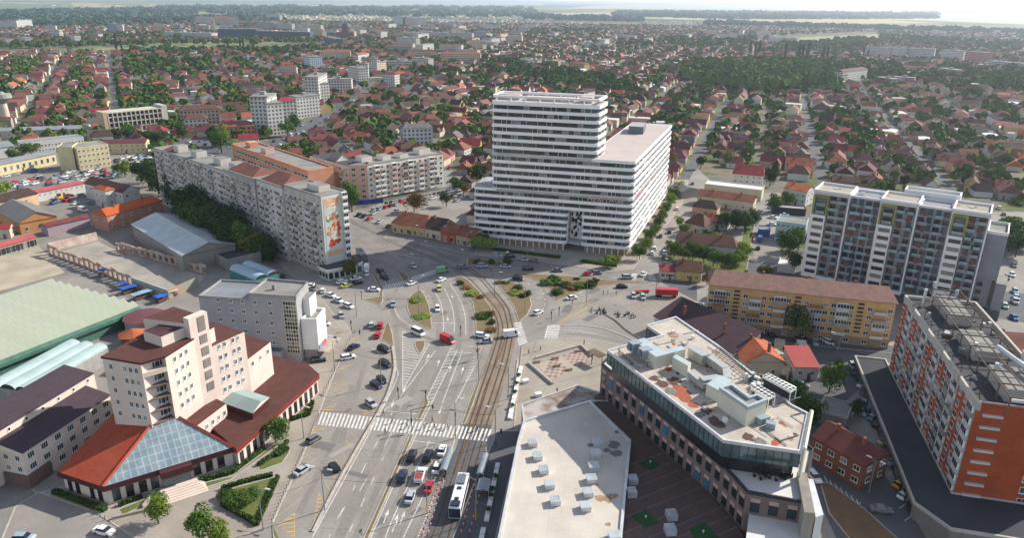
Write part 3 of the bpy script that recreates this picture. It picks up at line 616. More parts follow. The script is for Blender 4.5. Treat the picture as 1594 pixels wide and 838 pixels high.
for f in (.2, .3, .55, .8):
    b = MB(); b.box((*U(WL*f, 7), 17), (.8, .6, 2), mat('chimney_brick', '8a5e4c', .9, .3, 1.)); b.build('chimney', yb.r)
yb.done()
# ---- orange and grey panel tower on the right with its rooftop frame
wps = [wallm('panel_a', 'c4bfb8'), wallm('panel_b', 'aaa49c'), wallm('panel_c', '8c8882'), wallm('panel_d', 'b3aca0')]
org = wallm('orange_plaster', 'b25430', .15, col2='9a4729', pat=('tiles', .9, .3, .8, .04)); rtg = wallm('panel_grey', 'aaa49d', .3)
P0 = Vector(g2(1408, 462, 25)); P1 = Vector(g2(1520, 629, 25)); sd = (P1-P0).normalized(); sn = Vector((-sd.y, sd.x)); RL = (P1-P0).length
rt = Bld('apartment_block', 'grey and orange panel block with blank orange end wall, at the right edge', 'apartment block', P0+sd*RL/2+sn*8); U = lambda u, v: tuple(P0+sd*u+sn*v)
RW = 17.5; rp = [U(0, 0), U(RL, 0), U(RL, RW), U(0, RW)]
rt.body(rp, 0, 24.6, rtg); rt.flat_roof(rp, 24.6, bit_dark, .9, .5, wallm('parapet_pale', 'b8b0a6'))
rt.body([U(RL-.0, .15), U(RL+.25, .15), U(RL+.25, RW-.15), U(RL, RW-.15)], .5, 25.4, org, 'end_wall')
cw = 3.3; nc = int(RL/cw)
for q in range(nc):
    m_ = [org, org, wps[0], org, org, wps[2], wps[0]][q % 7]
    rt.row(U(0, 0), U(RL, 0), [3.3+2.72*i for i in range(8)], [(q+.5)*RL/nc], 'window', lambda i, k_: T_win(random.choice([1.5, 1.5, 2.2]), 1.45, whitew, random.choice([pane_d, pane_d, pane_b, pane_l]), 2))
    rt.row(U(0, 0), U(RL, 0), [2.6+2.72*i for i in range(8)], [(q+.5)*RL/nc], 'balcony', lambda i, k_: T_balc(3.1, 2.6, .5, random.choice([m_, m_, random.choice(wps)]), whitew if random.random() < .85 else None) if q % 7 in (2, 5, 6) else (T_box(3.2, .06, 2.72, m_, -.6) if i % 3 != 2 or q % 7 == 0 else T_box(3.2, .06, 2.72, wps[1], -.6)))
rt.row(U(RL+.25, 0), U(RL+.25, RW), [3.6+2.72*i for i in range(8)], [3.2], 'ledge', lambda i, k_: T_box(3.6, .6, .5, wps[0]))
rt.row(U(RL+.25, 0), U(RL+.25, RW), [3.2+2.72*i for i in range(8)], [12.6], 'window', winpick(1.9, 1.5, whitew, 2, (2, 1, 1)))
for k in range(5):
    b = MB(); u0 = 3+k*12.5; b.prism([U(u0, -.3), U(u0+7, -.3), U(u0+7, .3), U(u0, .3)], 24.3, 25.9, wps[3], dark_m, True); b.build('parapet_block', rt.r)
def rnd_(r_): return r_.choice([metal_g, white_metal, rusty, wps[1], bitumen, dark_m])
rusty = mat('rusty_frame', '6f5c50', .85, .35, .6)
for k in range(11):
    b = MB(); u = 2+k*5.9
    for v in (4.5, 12.5): b.bar((*U(u, v), 24.9), (*U(u, v), 28.6), .16, rusty)
    b.bar((*U(u, 4.2), 28.6), (*U(u, 12.8), 28.6), .17, rusty); 
    if k < 10:
        for v in (4.5, 8.5, 12.5): b.bar((*U(u, v), 28.6), (*U(u+5.9, v), 28.6), .14, rusty)
        b.bar((*U(u, 4.5), 26), (*U(u+5.9, 4.5), 28.4), .07, rusty)
    b.build('roof_frame', rt.r)
for (u, v, l, w, h_) in ((10, 9, 14, 5, 2.8), (31, 8.5, 12, 5.5, 2.6), (50, 9, 11, 6, 3)): b = MB(); b.box((*U(u, v), 24.7), (l, w, h_), wps[1], math.atan2(sd.y, sd.x), bitumen); b.build('roof_cabin', rt.r)
b = MB(); b.bar((*U(38, 9.5), 29.2), (*U(57, 14), 29.2), .55, white_metal, 10); b.bar((*U(57, 14), 29.2), (*U(60, 9.5), 27.5), .5, white_metal, 10); b.bar((*U(60, 9.5), 27.5), (*U(60, 5), 27.5), .4, white_metal, 10); b.build('ventilation_duct', rt.r)
for (u, v, z) in ((36, 6, 4), (47, 6.5, 4.5), (54, 12, 5), (40, 14, 5), (20, 14, 3), (6, 3, 5)):
    b = MB(); b.bar((*U(u, v), 24.8), (*U(u, v), 24.8+z), .4, white_metal, 8); b.build('chimney_pipe', rt.r)
rj = random.Random(8)
for k in range(26):
    b = MB(); b.box((*U(rj.uniform(2, RL-3), rj.uniform(2, RW-2)), 24.7), (rj.uniform(.5, 2.4), rj.uniform(.4, 1.2), rj.uniform(.3, 2.2)), rnd_(rj), rj.random()*3); b.build('roof_unit', rt.r)
for (u, v, z) in ((2, 6, 6), (4, 11, 5), (46, 12, 5), (58, 15, 6)):
    b = MB(); b.bar((*U(u, v), 24.8), (*U(u, v), 24.8+z), .12, white_metal)
    for q in range(3): b.box((*U(u+.3*math.cos(q*2.1), v+.3*math.sin(q*2.1)), 23.2+z), (.35, .2, 1.5), white_metal, q*2.1)
    b.build('antenna', rt.r)
rt.done()
pod = Bld('podium', 'long low dark flat roofed shop podium at the foot of the orange panel block', 'shop building', U(RL/2, -5))
pp = [U(-4, -8.5), U(RL+6, -9), U(RL+13, -4), U(RL+13, RW), U(RL+.4, RW), U(RL+.4, -.2), U(-4, -.2)]
pod.body(pp, 0, 3.6, wallm('podium', '7b7873')); pod.flat_roof(pp, 3.6, mat('podium_roof', '3d3f43', .9, .2, .2), .35, .35, wallm('parapet_pale', 'b8b0a6'))
pod.row(U(-4, -8.5), U(RL+6, -9), [.6], 18, 'shop_window', winpick(3.0, 2.0, dark_m, 3)); pod.done()
# ---- long grey slab block with the food banner on its end wall
gw = [wallm('slab_a', 'b8b0a5', .3), wallm('slab_b', 'c6bfb3', .3), wallm('slab_c', 'a49d95', .3), wallm('slab_d', 'c9c3bb', .25)]
Q0 = Vector((-179, 360)); Q1 = Vector((-70.8, 260.2)); e = (Q1-Q0).normalized(); n_ = Vector((-e.y, e.x)); SL = (Q1-Q0).length; ang = math.atan2(e.y, e.x)
sb = Bld('apartment_block', 'long grey ten storey slab block with a food banner on its sunny end wall', 'apartment block', Q0+e*SL*.6+n_*6); U = lambda u, v: tuple(Q0+e*u+n_*v); SW = 11.5
segs = [(0, 42, 0, 28.6), (42, 76, -.6, 29), (76, 102, -1.6, 30.2), (102, 122, -.9, 30.2), (122, SL, 0, 31)]
for k, (u0, u1, v0, zt) in enumerate(segs):
    sb.body([U(u0, v0), U(u1, v0), U(u1, SW), U(u0, SW)], 0, zt, gw[k % 4]); sb.flat_roof([U(u0, v0), U(u1, v0), U(u1, SW), U(u0, SW)], zt, bitumen, .5, .3)
    nc = int((u1-u0)/3.0)
    sb.row(U(u0, v0), U(u1, v0), [1.6+2.8*i for i in range(10)], nc, 'window', winpick(1.6, 1.4, whitew, 2, (5, 1, 1)))
    sb.row(U(u0, v0), U(u1, v0), [3.6+2.8*i for i in range(9)], nc, 'balcony', lambda i, k_: (T_balc(2.7, 2.5, 1.0, random.choice(gw+wps), whitew if random.random() < .5 else None) if (k_ % 4) in (1, 2) else (T_box(2.9, .06, 2.75, random.choice(gw+wps)) if random.random() < .3 else None)))
    sb.row(U(u1, SW), U(u0, SW), [3.6+2.8*i for i in range(9)], nc, 'balcony', lambda i, k_: T_balc(2.4, 2.5, 1.0, random.choice(gw)) if k_ % 2 else None)
sb.body([U(SL, .15), U(SL+.15, .15), U(SL+.15, SW-.15), U(SL, SW-.15)], 4, 30.9, wallm('end_white', 'cfccc6', .08), 'end_wall')
sb.row(U(SL+.1, 0), U(SL+.1, SW), [4.6+2.7*i for i in range(10)], [SW-1.6], 'end_balcony', lambda i, k_: T_balc(2.2, 2.4, 1.1, whitew, whitew if i % 2 else MC['white_metal']))
for (u, l) in ((18, 5), (37, 6), (60, 7), (74, 6), (137, 8)): b = MB(); b.box((*U(u, 6), 28.7), (l, 5, 3.2 if u < 100 else 4.6), gw[1], ang, bitumen); b.build('roof_cabin', sb.r)
b = MB(); redt = tiles('brown_red', '8c5a4b'); gable(b, [U(78, 0), U(98, 0), U(98, 11), U(78, 11)], 30.3, 2.8, redt, gw[1], .4, 3); b.build('tiled_attic', sb.r); b = MB(); gable(b, [U(104, .5), U(121, .5), U(121, 12.5), U(104, 12.5)], 30.3, 3.2, redt, gw[1], .4, 4); b.build('tiled_attic', sb.r); b = MB(); gable(b, [U(8, 1), U(15, 1), U(15, 11), U(8, 11)], 28.7, 1.5, redt, gw[1], .3, 1); b.build('tiled_attic', sb.r)
# banner: plain generic dish on a blue-grey ground
bn = MB(); bp = mat('banner', 'b8c4c4', .6, .15, .6, 'c9bfae'); X0 = SL+.16; v0, v1, z0, z1 = 1.0, SW-3.2, 6.5, 30.2
def bq(va, vb, za, zb, m, x=0): bn.quad((*U(X0+x, va), za), (*U(X0+x, vb), za), (*U(X0+x, vb), zb), (*U(X0+x, va), zb), m)
bn.prism([U(SL+.1, v0), U(X0+.08, v0), U(X0+.08, v1), U(SL+.1, v1)], z0, z1, bp, None, True)
bq(v0+.3, v1-.3, z1-3.6, z1-.4, mat('banner_orange', 'd08a55', .6, .3, .8, 'd7b89a'), .09); bq(v0+.3, v1-.3, z0+1, z0+3, mat('banner_peach', 'd8a58a', .6, .2), .09)
rg = random.Random(3); cols_ = [mat('banner_'+n, c, .6) for n, c in (('tomato', 'c4532f'), ('salmon', 'd8875f'), ('leaf', '7d8f4d'), ('cream', 'ddd0b8'), ('plum', '8f7f92'), ('rust', 'b3452c'))]
for k in range(60):
    v = v0+1.2+rg.random()*(v1-v0-2.4); z = 12+rg.random()**1.2*12; r_ = .35+rg.random()*.6; m_ = cols_[5 if z < 14 else rg.choice([0, 1, 0, 3, 1]) if z < 20 else rg.choice([2, 3, 4, 1])]
    bn.face([(*U(X0+.1+k*.002, v+r_*math.cos(t)), z+r_*math.sin(t)*1.1) for t in [q*math.pi/4 for q in range(8)]], m_)
for k, (va, vb, z) in enumerate(((2.2, 7, 27.2), (1.8, 7.4, 25.8))): bq(va, vb, z, z+.8, mat('banner_cream', 'ddd0b8', .6), .11)
bn.build('banner', sb.r)
b = MB(); lp = [U(SL-1, -2.5), U(SL+5, -2.5), U(SL+6.5, 4), U(SL+6.5, SW+.5), U(SL-1, SW+.5)]; b.prism(lp, 0, 3.9, mat('cream_wall', 'd3cbb4', .8, .1)); b.prism(grow(lp[:1]+lp[1:2]+lp[3:], 0, 0, 0, 0) if 0 else inset(lp, -.3), 3.9, 4.5, whitew, bit_dark, True); b.build('corner_shop', sb.r)
sb.row(lp[0], lp[1], [1], 3, 'shop_window', lambda i, k_: T_win(1.4, 1.8, pane_b, pane_d, 1)); sb.row(lp[1], lp[2], [.6], 3, 'shop_window', lambda i, k_: T_win(1.6, 2.4, mat('teal_frame', '3f7f86', .6), pane_d, 1)); sb.row(lp[2], lp[3], [.6], 3, 'shop_window', lambda i, k_: T_win(1.9, 2.3, MC['teal_frame'], pane_b, 2))
sb.done()
# ---- orange office block behind
orw = wallm('salmon', 'cf9274', .15); O0 = Vector((-160, 414)); O1 = Vector((-100, 349)); e = (O1-O0).normalized(); n_ = Vector((-e.y, e.x)); OL = (O1-O0).length
ob = Bld('office_block', 'salmon orange office block with ribbon windows behind the grey slab block', 'office building', O0+e*30+n_*7); U = lambda u, v: tuple(O0+e*u+n_*v)
op = [U(0, 0), U(OL, 0), U(OL, 14), U(0, 14)]; ob.body(op, 0, 20, orw); ob.flat_roof(op, 20, bitumen, .8, .4, orw)
ob.row(U(0, 0), U(OL, 0), [3+3.4*i for i in range(5)], 24, 'window', winpick(2.9, 1.6, whitew, 3)); ob.body([U(-1.2, -.2), U(.3, -.2), U(.3, 14), U(-1.2, 14)], 0, 21, wallm('mustard', 'c79a4c'), 'stair_bay')
ob.body([U(OL-28, 14), U(OL-3, 14), U(OL-3, 34), U(OL-28, 34)], 0, 16, orw, 'rear_wing', bitumen); ob.body([U(8, 4), U(14, 4), U(14, 9), U(8, 9)], 20, 23, orw, 'roof_cabin'); ob.body([U(30, 3), U(36, 3), U(36, 8), U(30, 8)], 20, 23, wallm('pale_pink', 'd2b3a4'), 'roof_cabin', bitumen)
ob.done()
# ---- block with a pink corner and blue shop signs
A = Vector((-73, 359.5)); B_ = Vector((-38, 391)); e = (B_-A).normalized(); n_ = Vector((-e.y, e.x)); CL = (B_-A).length
cwl = [wallm('cream_pale', 'ddd5c7', .2), wallm('cream_warm', 'd6c3ab', .2), wallm('salmon_light', 'd6ab95', .15)]
cb = Bld('apartment_block', 'cream seven storey block with salmon pink corner above blue shop signs', 'apartment block', A+e*10+n_*8); U = lambda u, v: tuple(A+e*u+n_*v)
K0 = Vector((-82, 357.5)); K1 = Vector((-108, 383)); 
cb.body([U(0, 0), U(CL, 0), U(CL, 13), U(0, 13)], 3.6, 21.5, cwl[0]); cb.flat_roof([U(0, 0), U(CL, 0), U(CL, 13), U(0, 13)], 21.5, bitumen, .5)
cp = [tuple(K0), tuple(A), U(0, 13), (-74, 372)]; cb.body(cp, 3.6, 21.8, cwl[2], 'corner_bay', bitumen)
ke = (K0-K1).normalized(); kn = Vector((-ke.y, ke.x)); kp = [tuple(K1), tuple(K0), tuple(K0+kn*12), tuple(K1+kn*12)]; cb.body(kp, 0, 21, cwl[1], 'rear_wing', bit_dark)
cb.row(K0, A, [4.7+2.8*i for i in range(6)], 2, 'window', winpick(2.0, 1.5)); cb.row(K1, K0, [1.6+2.8*i for i in range(7)], 9, 'window', winpick(1.6, 1.4)); cb.row(K1, K0, [3.7+2.8*i for i in range(6)], 9, 'balcony', lambda i, k_: T_balc(2.8, 2.5, 1.1, random.choice(cwl), whitew if i % 2 else None) if k_ % 3 == 1 else None)
cb.row(U(0, 0), U(CL, 0), [4.7+2.8*i for i in range(6)], 14, 'window', winpick(1.5, 1.4, whitew, 2, (5, 1, 0)))
cb.row(U(0, 0), U(CL, 0), [4.2+2.8*i for i in range(6)], 14, 'balcony', lambda i, k_: T_balc(2.9, 2.5, 1.3, random.choice(cwl+[whitew, whitew, brn]), random.choice([whitew, None])) if (k_ % 5) in (1, 2, 4) else None)
for (u, v, l, h_) in ((3, 8, 6, 3), (14, 7, 5, 2.5), (24, 6, 5, 2), (38, 7, 7, 3)): b = MB(); b.box((*U(u, v), 21.5), (l, 6, h_), cwl[0], math.atan2(e.y, e.x), bitumen); b.build('roof_cabin', cb.r)
b = MB(); gable(b, [tuple(K0-ke*22+kn*2), tuple(K0-ke*14+kn*2), tuple(K0-ke*14+kn*10), tuple(K0-ke*22+kn*10)], 21.2, 3.5, bitumen, cwl[0], .3); b.build('tiled_attic', cb.r)
sp = [tuple(K0-n_*3-e*2), U(CL+1, -4), U(CL+1, 0), tuple(A), tuple(K0)]; cb.body(sp, 0, 3.4, wallm('shop_pale', 'ccc4b6'), 'shop_front', bitumen)
cb.row(U(6, -4), U(CL, -4), [.7], 15, 'shop_window', winpick(2.2, 1.7, whitew, 2)); blue = mat('blue_sign', '2f3f8f', .5); S0 = K0-n_*3-e*2; b = MB()
b.wall(S0-n_*.25, U(5.5, -4.25), 2.0, 4.3, .3, blue); b.build('sign_board', cb.r); cb.done()
# ---- grey office with lattice stair window
g0 = Vector(g2(308, 456, 20)); g1 = Vector(g2(461, 466, 20)); e = (g1-g0).normalized(); n_ = Vector((-e.y, e.x)); GL = (g1-g0).length; ang = math.atan2(e.y, e.x)
gr_w = wallm('grey_office', 'a3a1a3', .12); go = Bld('office_block', 'pale grey office block with white lattice stair window beside the car park', 'office building', g0+e*14+n_*6); U = lambda u, v: tuple(g0+e*u+n_*v)
go.body([U(0, 0), U(GL*.52, 0), U(GL*.52, 13), U(0, 13)], 0, 18.6, gr_w); go.flat_roof([U(0, 0), U(GL*.52, 0), U(GL*.52, 13), U(0, 13)], 18.6, sheet('grey_roof', '85888a', 1.0), .6, .25, conc)
go.body([U(GL*.52, 0), U(GL, 0), U(GL-1, 11), U(GL*.52, 12)], 0, 20.3, gr_w, 'stair_tower'); go.flat_roof([U(GL*.52, 0), U(GL, 0), U(GL-1, 11), U(GL*.52, 12)], 20.3, bitumen, .7, .25, conc)
go.row(U(0, 0), U(GL, 0), [5.2+3.1*i for i in range(5)], [GL*f for f in (.2, .33, .45, .58, .73)], 'window', lambda i, k_: T_win(1.1, 1.2, whitew, pane_d, 2) if not (k_ < 3 and i > 4) else None)
b = MB()
for i in range(13):
    for j in range(5):
        p0, p1 = U(GL*.865+j*.75, -.12), U(GL*.865+j*.75+.6, -.12); z = 3+i*1.25; b.quad((*p0, z), (*p1, z), (*p1, z+1.0), (*p0, z+1.0), [pane_d, pane_l, pane_b][(i*5+j*3) % 3] if (i+j) % 4 else pane_d)
b.prism([U(GL*.862, -.1), U(GL*.865+4, -.1), U(GL*.865+4, .02), U(GL*.862, .02)], 2.8, 19.4, mat('lattice_cream', 'cfcdb4', .7), None, True); b.build('lattice_window', go.r)
go.body([U(GL, 1.5), U(GL+4.5, 2.2), U(GL+4, 10), U(GL, 10)], 3.4, 12.5, whitew, 'side_wing'); go.flat_roof([U(GL+.1, 1.5), U(GL+4.5, 2.2), U(GL+4, 10), U(GL+.1, 10)], 12.5, bitumen, .8, .4, whitew)
go.body([U(GL, 2.2), U(GL+3.5, 2.6), U(GL+3.5, 9.5), U(GL, 9.5)], 0, 3.4, gr_w, 'shop_front'); go.row(U(GL+3.6, 2.8), U(GL+3.6, 9.3), [.4], 2, 'shop_window', winpick(2.3, 2.4, metal_g, 2)); b = MB(); b.quad((*U(GL+4.2, 1.5), 3.3), (*U(GL+7.5, 2.2), 2.8), (*U(GL+7, 11), 2.8), (*U(GL+4, 11), 3.3), mat('awning', 'a8978c', .8)); b.box((*U(GL+4.6, 6), 3.5), (.2, 3, 1.2), mat('sign_red', 'b8625a', .6), ang); b.box((*U(GL+4.6, 3.4), 3.5), (.2, 2, 1.2), mat('sign_blue', '7e9db5', .6), ang); b.build('awning', go.r)
go.body([U(GL*.98, 5), U(GL+1.6, 5), U(GL+1.6, 10), U(GL*.98, 10)], 12.5, 18.3, whitew, 'stair_bay', bitumen); go.body([U(GL*.62, -2.5), U(GL*.82, -2.5), U(GL*.82, 0), U(GL*.62, 0)], 0, 4.2, gr_w, 'porch', metal_g)
b = MB(); b.box((*U(GL*.7, 5), 20.3), (.8, .8, 1.5), bitumen); b.build('chimney', go.r); go.done()
# ---- pink hotel complex
pinkw = wallm('hotel_pink', 'd6c6b9', .12, col2='cfbcad'); mar = tiles('maroon', '57352f', 1.4, 1.4, .75, col2='5f3a31', var=.15); redroof = tiles('bright_red', 'a8482f', .7, .45, .55, col2='b0553a'); maroon = mat('maroon_fascia', '4c262a', .6, .15)
hr = px([(159, 557), (219, 567), (257, 556), (293, 533), (300, 528), (385, 513), (334, 505), (240, 500)], 26.5)
h = dict(zip('abcdefgh', [Vector(q) for q in hr])); hot = Bld('hotel', 'pale pink hotel of stepped towers with maroon roofs and red pyramid hall', 'hotel', h['c']+Vector((-2, 3)))
e1 = (h['b']-h['a']).normalized(); m1 = (h['c']-h['b']).normalized(); r1 = (h['d']-h['c']).normalized(); back = Vector((-e1.y, e1.x))
mainp = [h['a'], h['b'], h['c'], h['d'], h['d']+back*9+Vector((-1, 0)), h['a']+back*17]
b = MB(); b.prism([tuple(q) for q in (h['a'], h['b'], h['b']+back*3, h['c']-Vector((1.6, -1.2)), h['c'], h['d'], h['d']+back*9, h['a']+back*17)], 0, 26.2, pinkw); b.build('wall', hot.r)
b = MB(); b.prism([tuple(q) for q in (h['a']-e1*.4, h['b'], h['c'], h['d'], h['d']+back*9, h['a']+back*17)], 26.2, 26.7, maroon, mar); b.build('roof', hot.r)
hot.row(h['a'], h['b'], [12.4+2.9*i for i in range(5)], [2.0, 5.6, 7.1, 8.6], 'window', winpick(.9, 1.3)); hot.row(h['c'], h['d'], [12.4+2.9*i for i in range(5)], [2.6, 4.6, 6.4][:3], 'window', winpick(.9, 1.3))
for i in range(5):
    z = 11.2+2.95*i; b = MB(); b.prism([tuple(h['b']+back*.1), tuple(h['c']), tuple(h['c']-Vector((1.6, -1.2))), tuple(h['b']+back*3)], z, z+(1.1 if i == 4 else .25), pinkw if i == 4 else mat('balcony_dark', '7a6863', .8), None, True); b.build('balcony', hot.r)
hot.row(h['b']+back*3.0, h['c']-Vector((1.6, -1.2)), [12+2.95*i for i in range(5)], 2, 'window', winpick(1.3, 1.6))
shp = px([(293, 498), (322, 486), (322, 486)], 31.5); s0, s1 = Vector(shp[0]), Vector(shp[1]); sd_ = (s1-s0).normalized(); sbk = Vector((-sd_.y, sd_.x))
hot.body([tuple(s0), tuple(s1), tuple(s1+sbk*1.8), tuple(s0+sbk*1.8)], 0, 31.6, pinkw, 'stair_tower'); hot.row(s0, s1, [12+3.1*i for i in range(6)]+[29.7], [(s1-s0).length*.62], 'stair_window', lambda i, k: T_win(2.0, 2.1 if i < 6 else 1.4, mat('stair_frame', '8c6f5c', .7), pane_l, 3, False))
b = MB(); q = [tuple(s0+sbk*1.8), tuple(s1+sbk*1.8), tuple(s1+sbk*12), tuple(s0+sbk*12-sd_*3)]; b.prism(q, 26.5, 30.2, pinkw, mar); b.prism([tuple(s0+sbk*1.8-sd_*6), tuple(s0+sbk*1.8), tuple(s0+sbk*8), tuple(s0+sbk*8-sd_*6)], 26.5, 29.2, pinkw, mat('maroon_dark', '4f3238', .7)); b.build('penthouse', hot.r)
w0 = s1; w1 = Vector(g2(380, 516, 22.8)); wd = (w1-w0).normalized(); wbk = Vector((-wd.y, wd.x)); wl = (w1-w0).length
hot.body([tuple(w0), tuple(w1), tuple(w1+wbk*12), tuple(w0+wbk*12)], 0, 22.6, pinkw, 'east_wing', mar); hot.row(w0, w1, [9.6+2.9*i for i in range(5)], [wl*f for f in (.2, .36, .62, .78)], 'window', winpick(.9, 1.3))
w2 = Vector(g2(421, 533, 15)); hot.body([tuple(w1), tuple(w1+(w2-w1)), tuple(w2+wbk*9), tuple(w1+wbk*9)], 0, 15, pinkw, 'low_wing', mar); hot.row(w1, w2, [12.4], 3, 'window', winpick(1, 1.3))
# pyramid hall
pe = [Vector(q) for q in px([(160, 759), (88, 735)], 5.2)]+[None]; E0, Wc = pe[0], pe[1]; E1 = Vector(g2(363, 697, 5.2)); apL = Vector(g2(237, 661, 11.2)); apR = Vector(g2(279, 651, 11.2)); nwc = Vector(g2(178, 648, 9.5))
hallp = [E0, E1, E1+Vector((2, 12)), h['d'], Wc+back*20, Wc]; hin = inset([tuple(q) for q in hallp], .7)
hot.body(hin, 0, 4.6, pinkw, 'hall_wall', maroon); b = MB()
glz = mat('pyramid_glass', '6f8087', .35, .3, .4, '848f92', spec=.9, pat=('seams', 1.35, 1.9, 1.5, .12))
b.face([(*E0, 5.2), (*E1, 5.2), (*apR, 11.2), (*apL, 11.2)], glz); b.build('glass_roof', hot.r)
b = MB(); b.face([(*Wc, 5.2), (*E0, 5.2), (*apL, 11.2), (*nwc, 10.4)], redroof); b.face([(*(Wc+back*18), 5.2), (*Wc, 5.2), (*nwc, 10.4)], redroof); b.build('tiled_roof', hot.r)
b = MB()
for p_, q_2 in ((E0, apL), (E1, apR)): b.bar((*p_, 5.35), (*q_2, 11.4), .35, mat('ridge_red', 'a3432f', .6), 4)
pl = ccw([tuple(q) for q in hallp]); pi_ = inset(pl, .8)
for i in range(len(pl)): j = (i+1) % len(pl); b.face([(*pl[i], 3.9), (*pl[j], 3.9), (*pl[j], 5.25), (*pl[i], 5.25)], maroon); b.face([(*pi_[i], 3.9), (*pi_[j], 3.9), (*pl[j], 3.9), (*pl[i], 3.9)], maroon)
b.build('fascia', hot.r)
c1, c2 = hin[0], hin[1]; c1, c2 = Vector(inset([tuple(q) for q in hallp], .7)[0]), None
oo = sorted(hin, key=lambda q: (Vector(q)-E0).length)[0]; o1 = sorted(hin, key=lambda q: (Vector(q)-E1).length)[0]; o2 = sorted(hin, key=lambda q: (Vector(q)-Wc).length)[0]
Lf = (Vector(o1)-Vector(oo)).length; hot.row(oo, o1, [.7], [Lf*f for f in (.07, .17, .27, .36, .70, .80, .90)], 'window', winpick(1.5, 2.7, maroon, 2, (4, 1, 0))); Lg = (Vector(oo)-Vector(o2)).length; hot.row(o2, oo, [.7], [Lg*f for f in (.14, .32, .66, .85)], 'window', winpick(1.2, 2.7, maroon, 2, (1, 0, 0)))
fd = (Vector(o1)-Vector(oo)).normalized(); fn = Vector((fd.y, -fd.x)); pc = Vector(oo)+fd*Lf*.53
b = MB(); b.box((*(pc+fn*.8), .9), (5.6, 1.6, 2.7), pane_b, math.atan2(fd.y, fd.x)); b.box((*(pc+fn*1.1), 3.6), (6.4, 2.6, 1.5), maroon, math.atan2(fd.y, fd.x)); b.build('entrance', hot.r)
b = MB()
for k in range(6): b.box((*(pc+fn*(2.3+(5-k)*.35/1)), .12), (7.5+(5-k)*.5, 1.6+(5-k)*.7, .15*(k+1)), pinkw, math.atan2(fd.y, fd.x))
b.build('steps', hot.r); b = MB(); ra = pc+fn*4.5-fd*5.5; b.wall(pc+fn*2.2-fd*3.8, ra+fn*2.0-fd*1, .1, .9, .4, plaza_m); b.wall(ra+fn*2-fd*1, ra+fn*.8-fd*8, .1, .7, .4, plaza_m); b.wall(pc+fn*.8-fd*4.6, ra+fn*.4-fd*2.2, .1, .9, .3, plaza_m); b.build('ramp', hot.r)
# right hall with skylight
rr = px([(368, 700), (497, 583), (478, 566), (419, 553), (345, 600), (300, 640)], 5.6); hot.body(inset(rr, .5), 0, 4.9, pinkw, 'hall_wall', maroon); b = MB(); b.prism(rr, 4.3, 5.6, mat('fascia_red', '80342c', .6), mar, True); b.build('hall_roof', hot.r)
q0, q1 = Vector(rr[0]), Vector(rr[1]); 
hot.row(Vector(inset(rr, .5)[0]), Vector(inset(rr, .5)[1]), [.6], 14, 'window', winpick(1.3, 3.0, maroon, 1, (1, 0, 0)))
b = MB(); sk_ = px([(326, 618), (393, 642), (420, 617), (357, 597)], 8); b.prism(inset(sk_, .4), 5.6, 7.6, maroon); cq = [Vector(q) for q in sk_]; mid0 = (cq[0]+cq[3])/2; mid1 = (cq[1]+cq[2])/2; sg = sheet('skylight', '8fa09c', 1.4, .8); b.quad((*cq[0], 7.6), (*cq[1], 7.6), (*mid1, 8.6), (*mid0, 8.6), sg); b.quad((*cq[2], 7.6), (*cq[3], 7.6), (*mid0, 8.6), (*mid1, 8.6), sg); b.face([(*cq[1], 7.6), (*cq[2], 7.6), (*mid1, 8.6)], pinkw); b.build('skylight', hot.r)
b = MB(); lw = px([(306, 664), (352, 629), (318, 611), (283, 646)], 9); b.prism(lw, 5, 9, pinkw, mar); b.build('link_wing', hot.r); hot.row(lw[0], lw[1], [6.4], 5, 'window', winpick(.9, 1.3)); hot.done()
# ---- pink annex with dark roofs at the left edge
A = Vector(g2(33, 702, 9.5)); B_ = Vector(g2(170, 612, 9.5)); e = (B_-A).normalized(); n_ = Vector((-e.y, e.x)); LL = (B_-A).length
an_ = Bld('annex', 'pale pink three storey annex with dark purple roofs at the left edge', 'hotel annex', A+e*10+n_*4); U = lambda u, v: tuple(A+e*u+n_*v); pur = tiles('purple_dark', '4b3d45', .9, .6, .8, var=.12)
an_.body([U(0, 0), U(LL, 0), U(LL, 9), U(0, 9)], 0, 9, pinkw); b = MB(); b.quad((*U(-.4, -.6), 9), (*U(LL, -.6), 9), (*U(LL, 6.5), 10.6), (*U(-.4, 6.5), 10.6), pur); b.quad((*U(-.4, 6.5), 10.6), (*U(-.4, -.6), 9), (*U(-.4, -.6), 8.8), (*U(-.4, 6.5), 8.8), pinkw); b.build('roof', an_.r)
an_.body([U(-3, 6.5), U(LL+3, 6.5), U(LL+3, 14), U(-3, 14)], 0, 12.4, pinkw, 'upper_wall'); b = MB(); b.quad((*U(-3.4, 6.2), 12.4), (*U(LL+3, 6.2), 12.4), (*U(LL+3, 15), 13.6), (*U(-3.4, 15), 13.6), pur); b.quad((*U(LL+3, 15), 13.6), (*U(-3.4, 15), 13.6), (*U(-3.4, 15), 11), (*U(LL+3, 15), 11), pur); b.build('upper_roof', an_.r)
an_.row(U(-3, 6.5), U(LL+3, 6.5), [11], 7, 'window', winpick(.7, .9, whitew, 1, (1, 0, 0))); an_.row(U(0, 0), U(LL, 0), [1.2, 3.9, 6.6], 7, 'window', winpick(1.7, 1.5, whitew, 3)); an_.row(U(0, 9), U(0, 0), [3.9, 6.6], 3, 'window', winpick(1.2, 1.3)); an_.body([U(-.4, -.5), U(5.5, -.5), U(5.5, 6), U(-.4, 6)], 0, 3.2, wallm('annex_base', '6f5a52'), 'base'); an_.done()
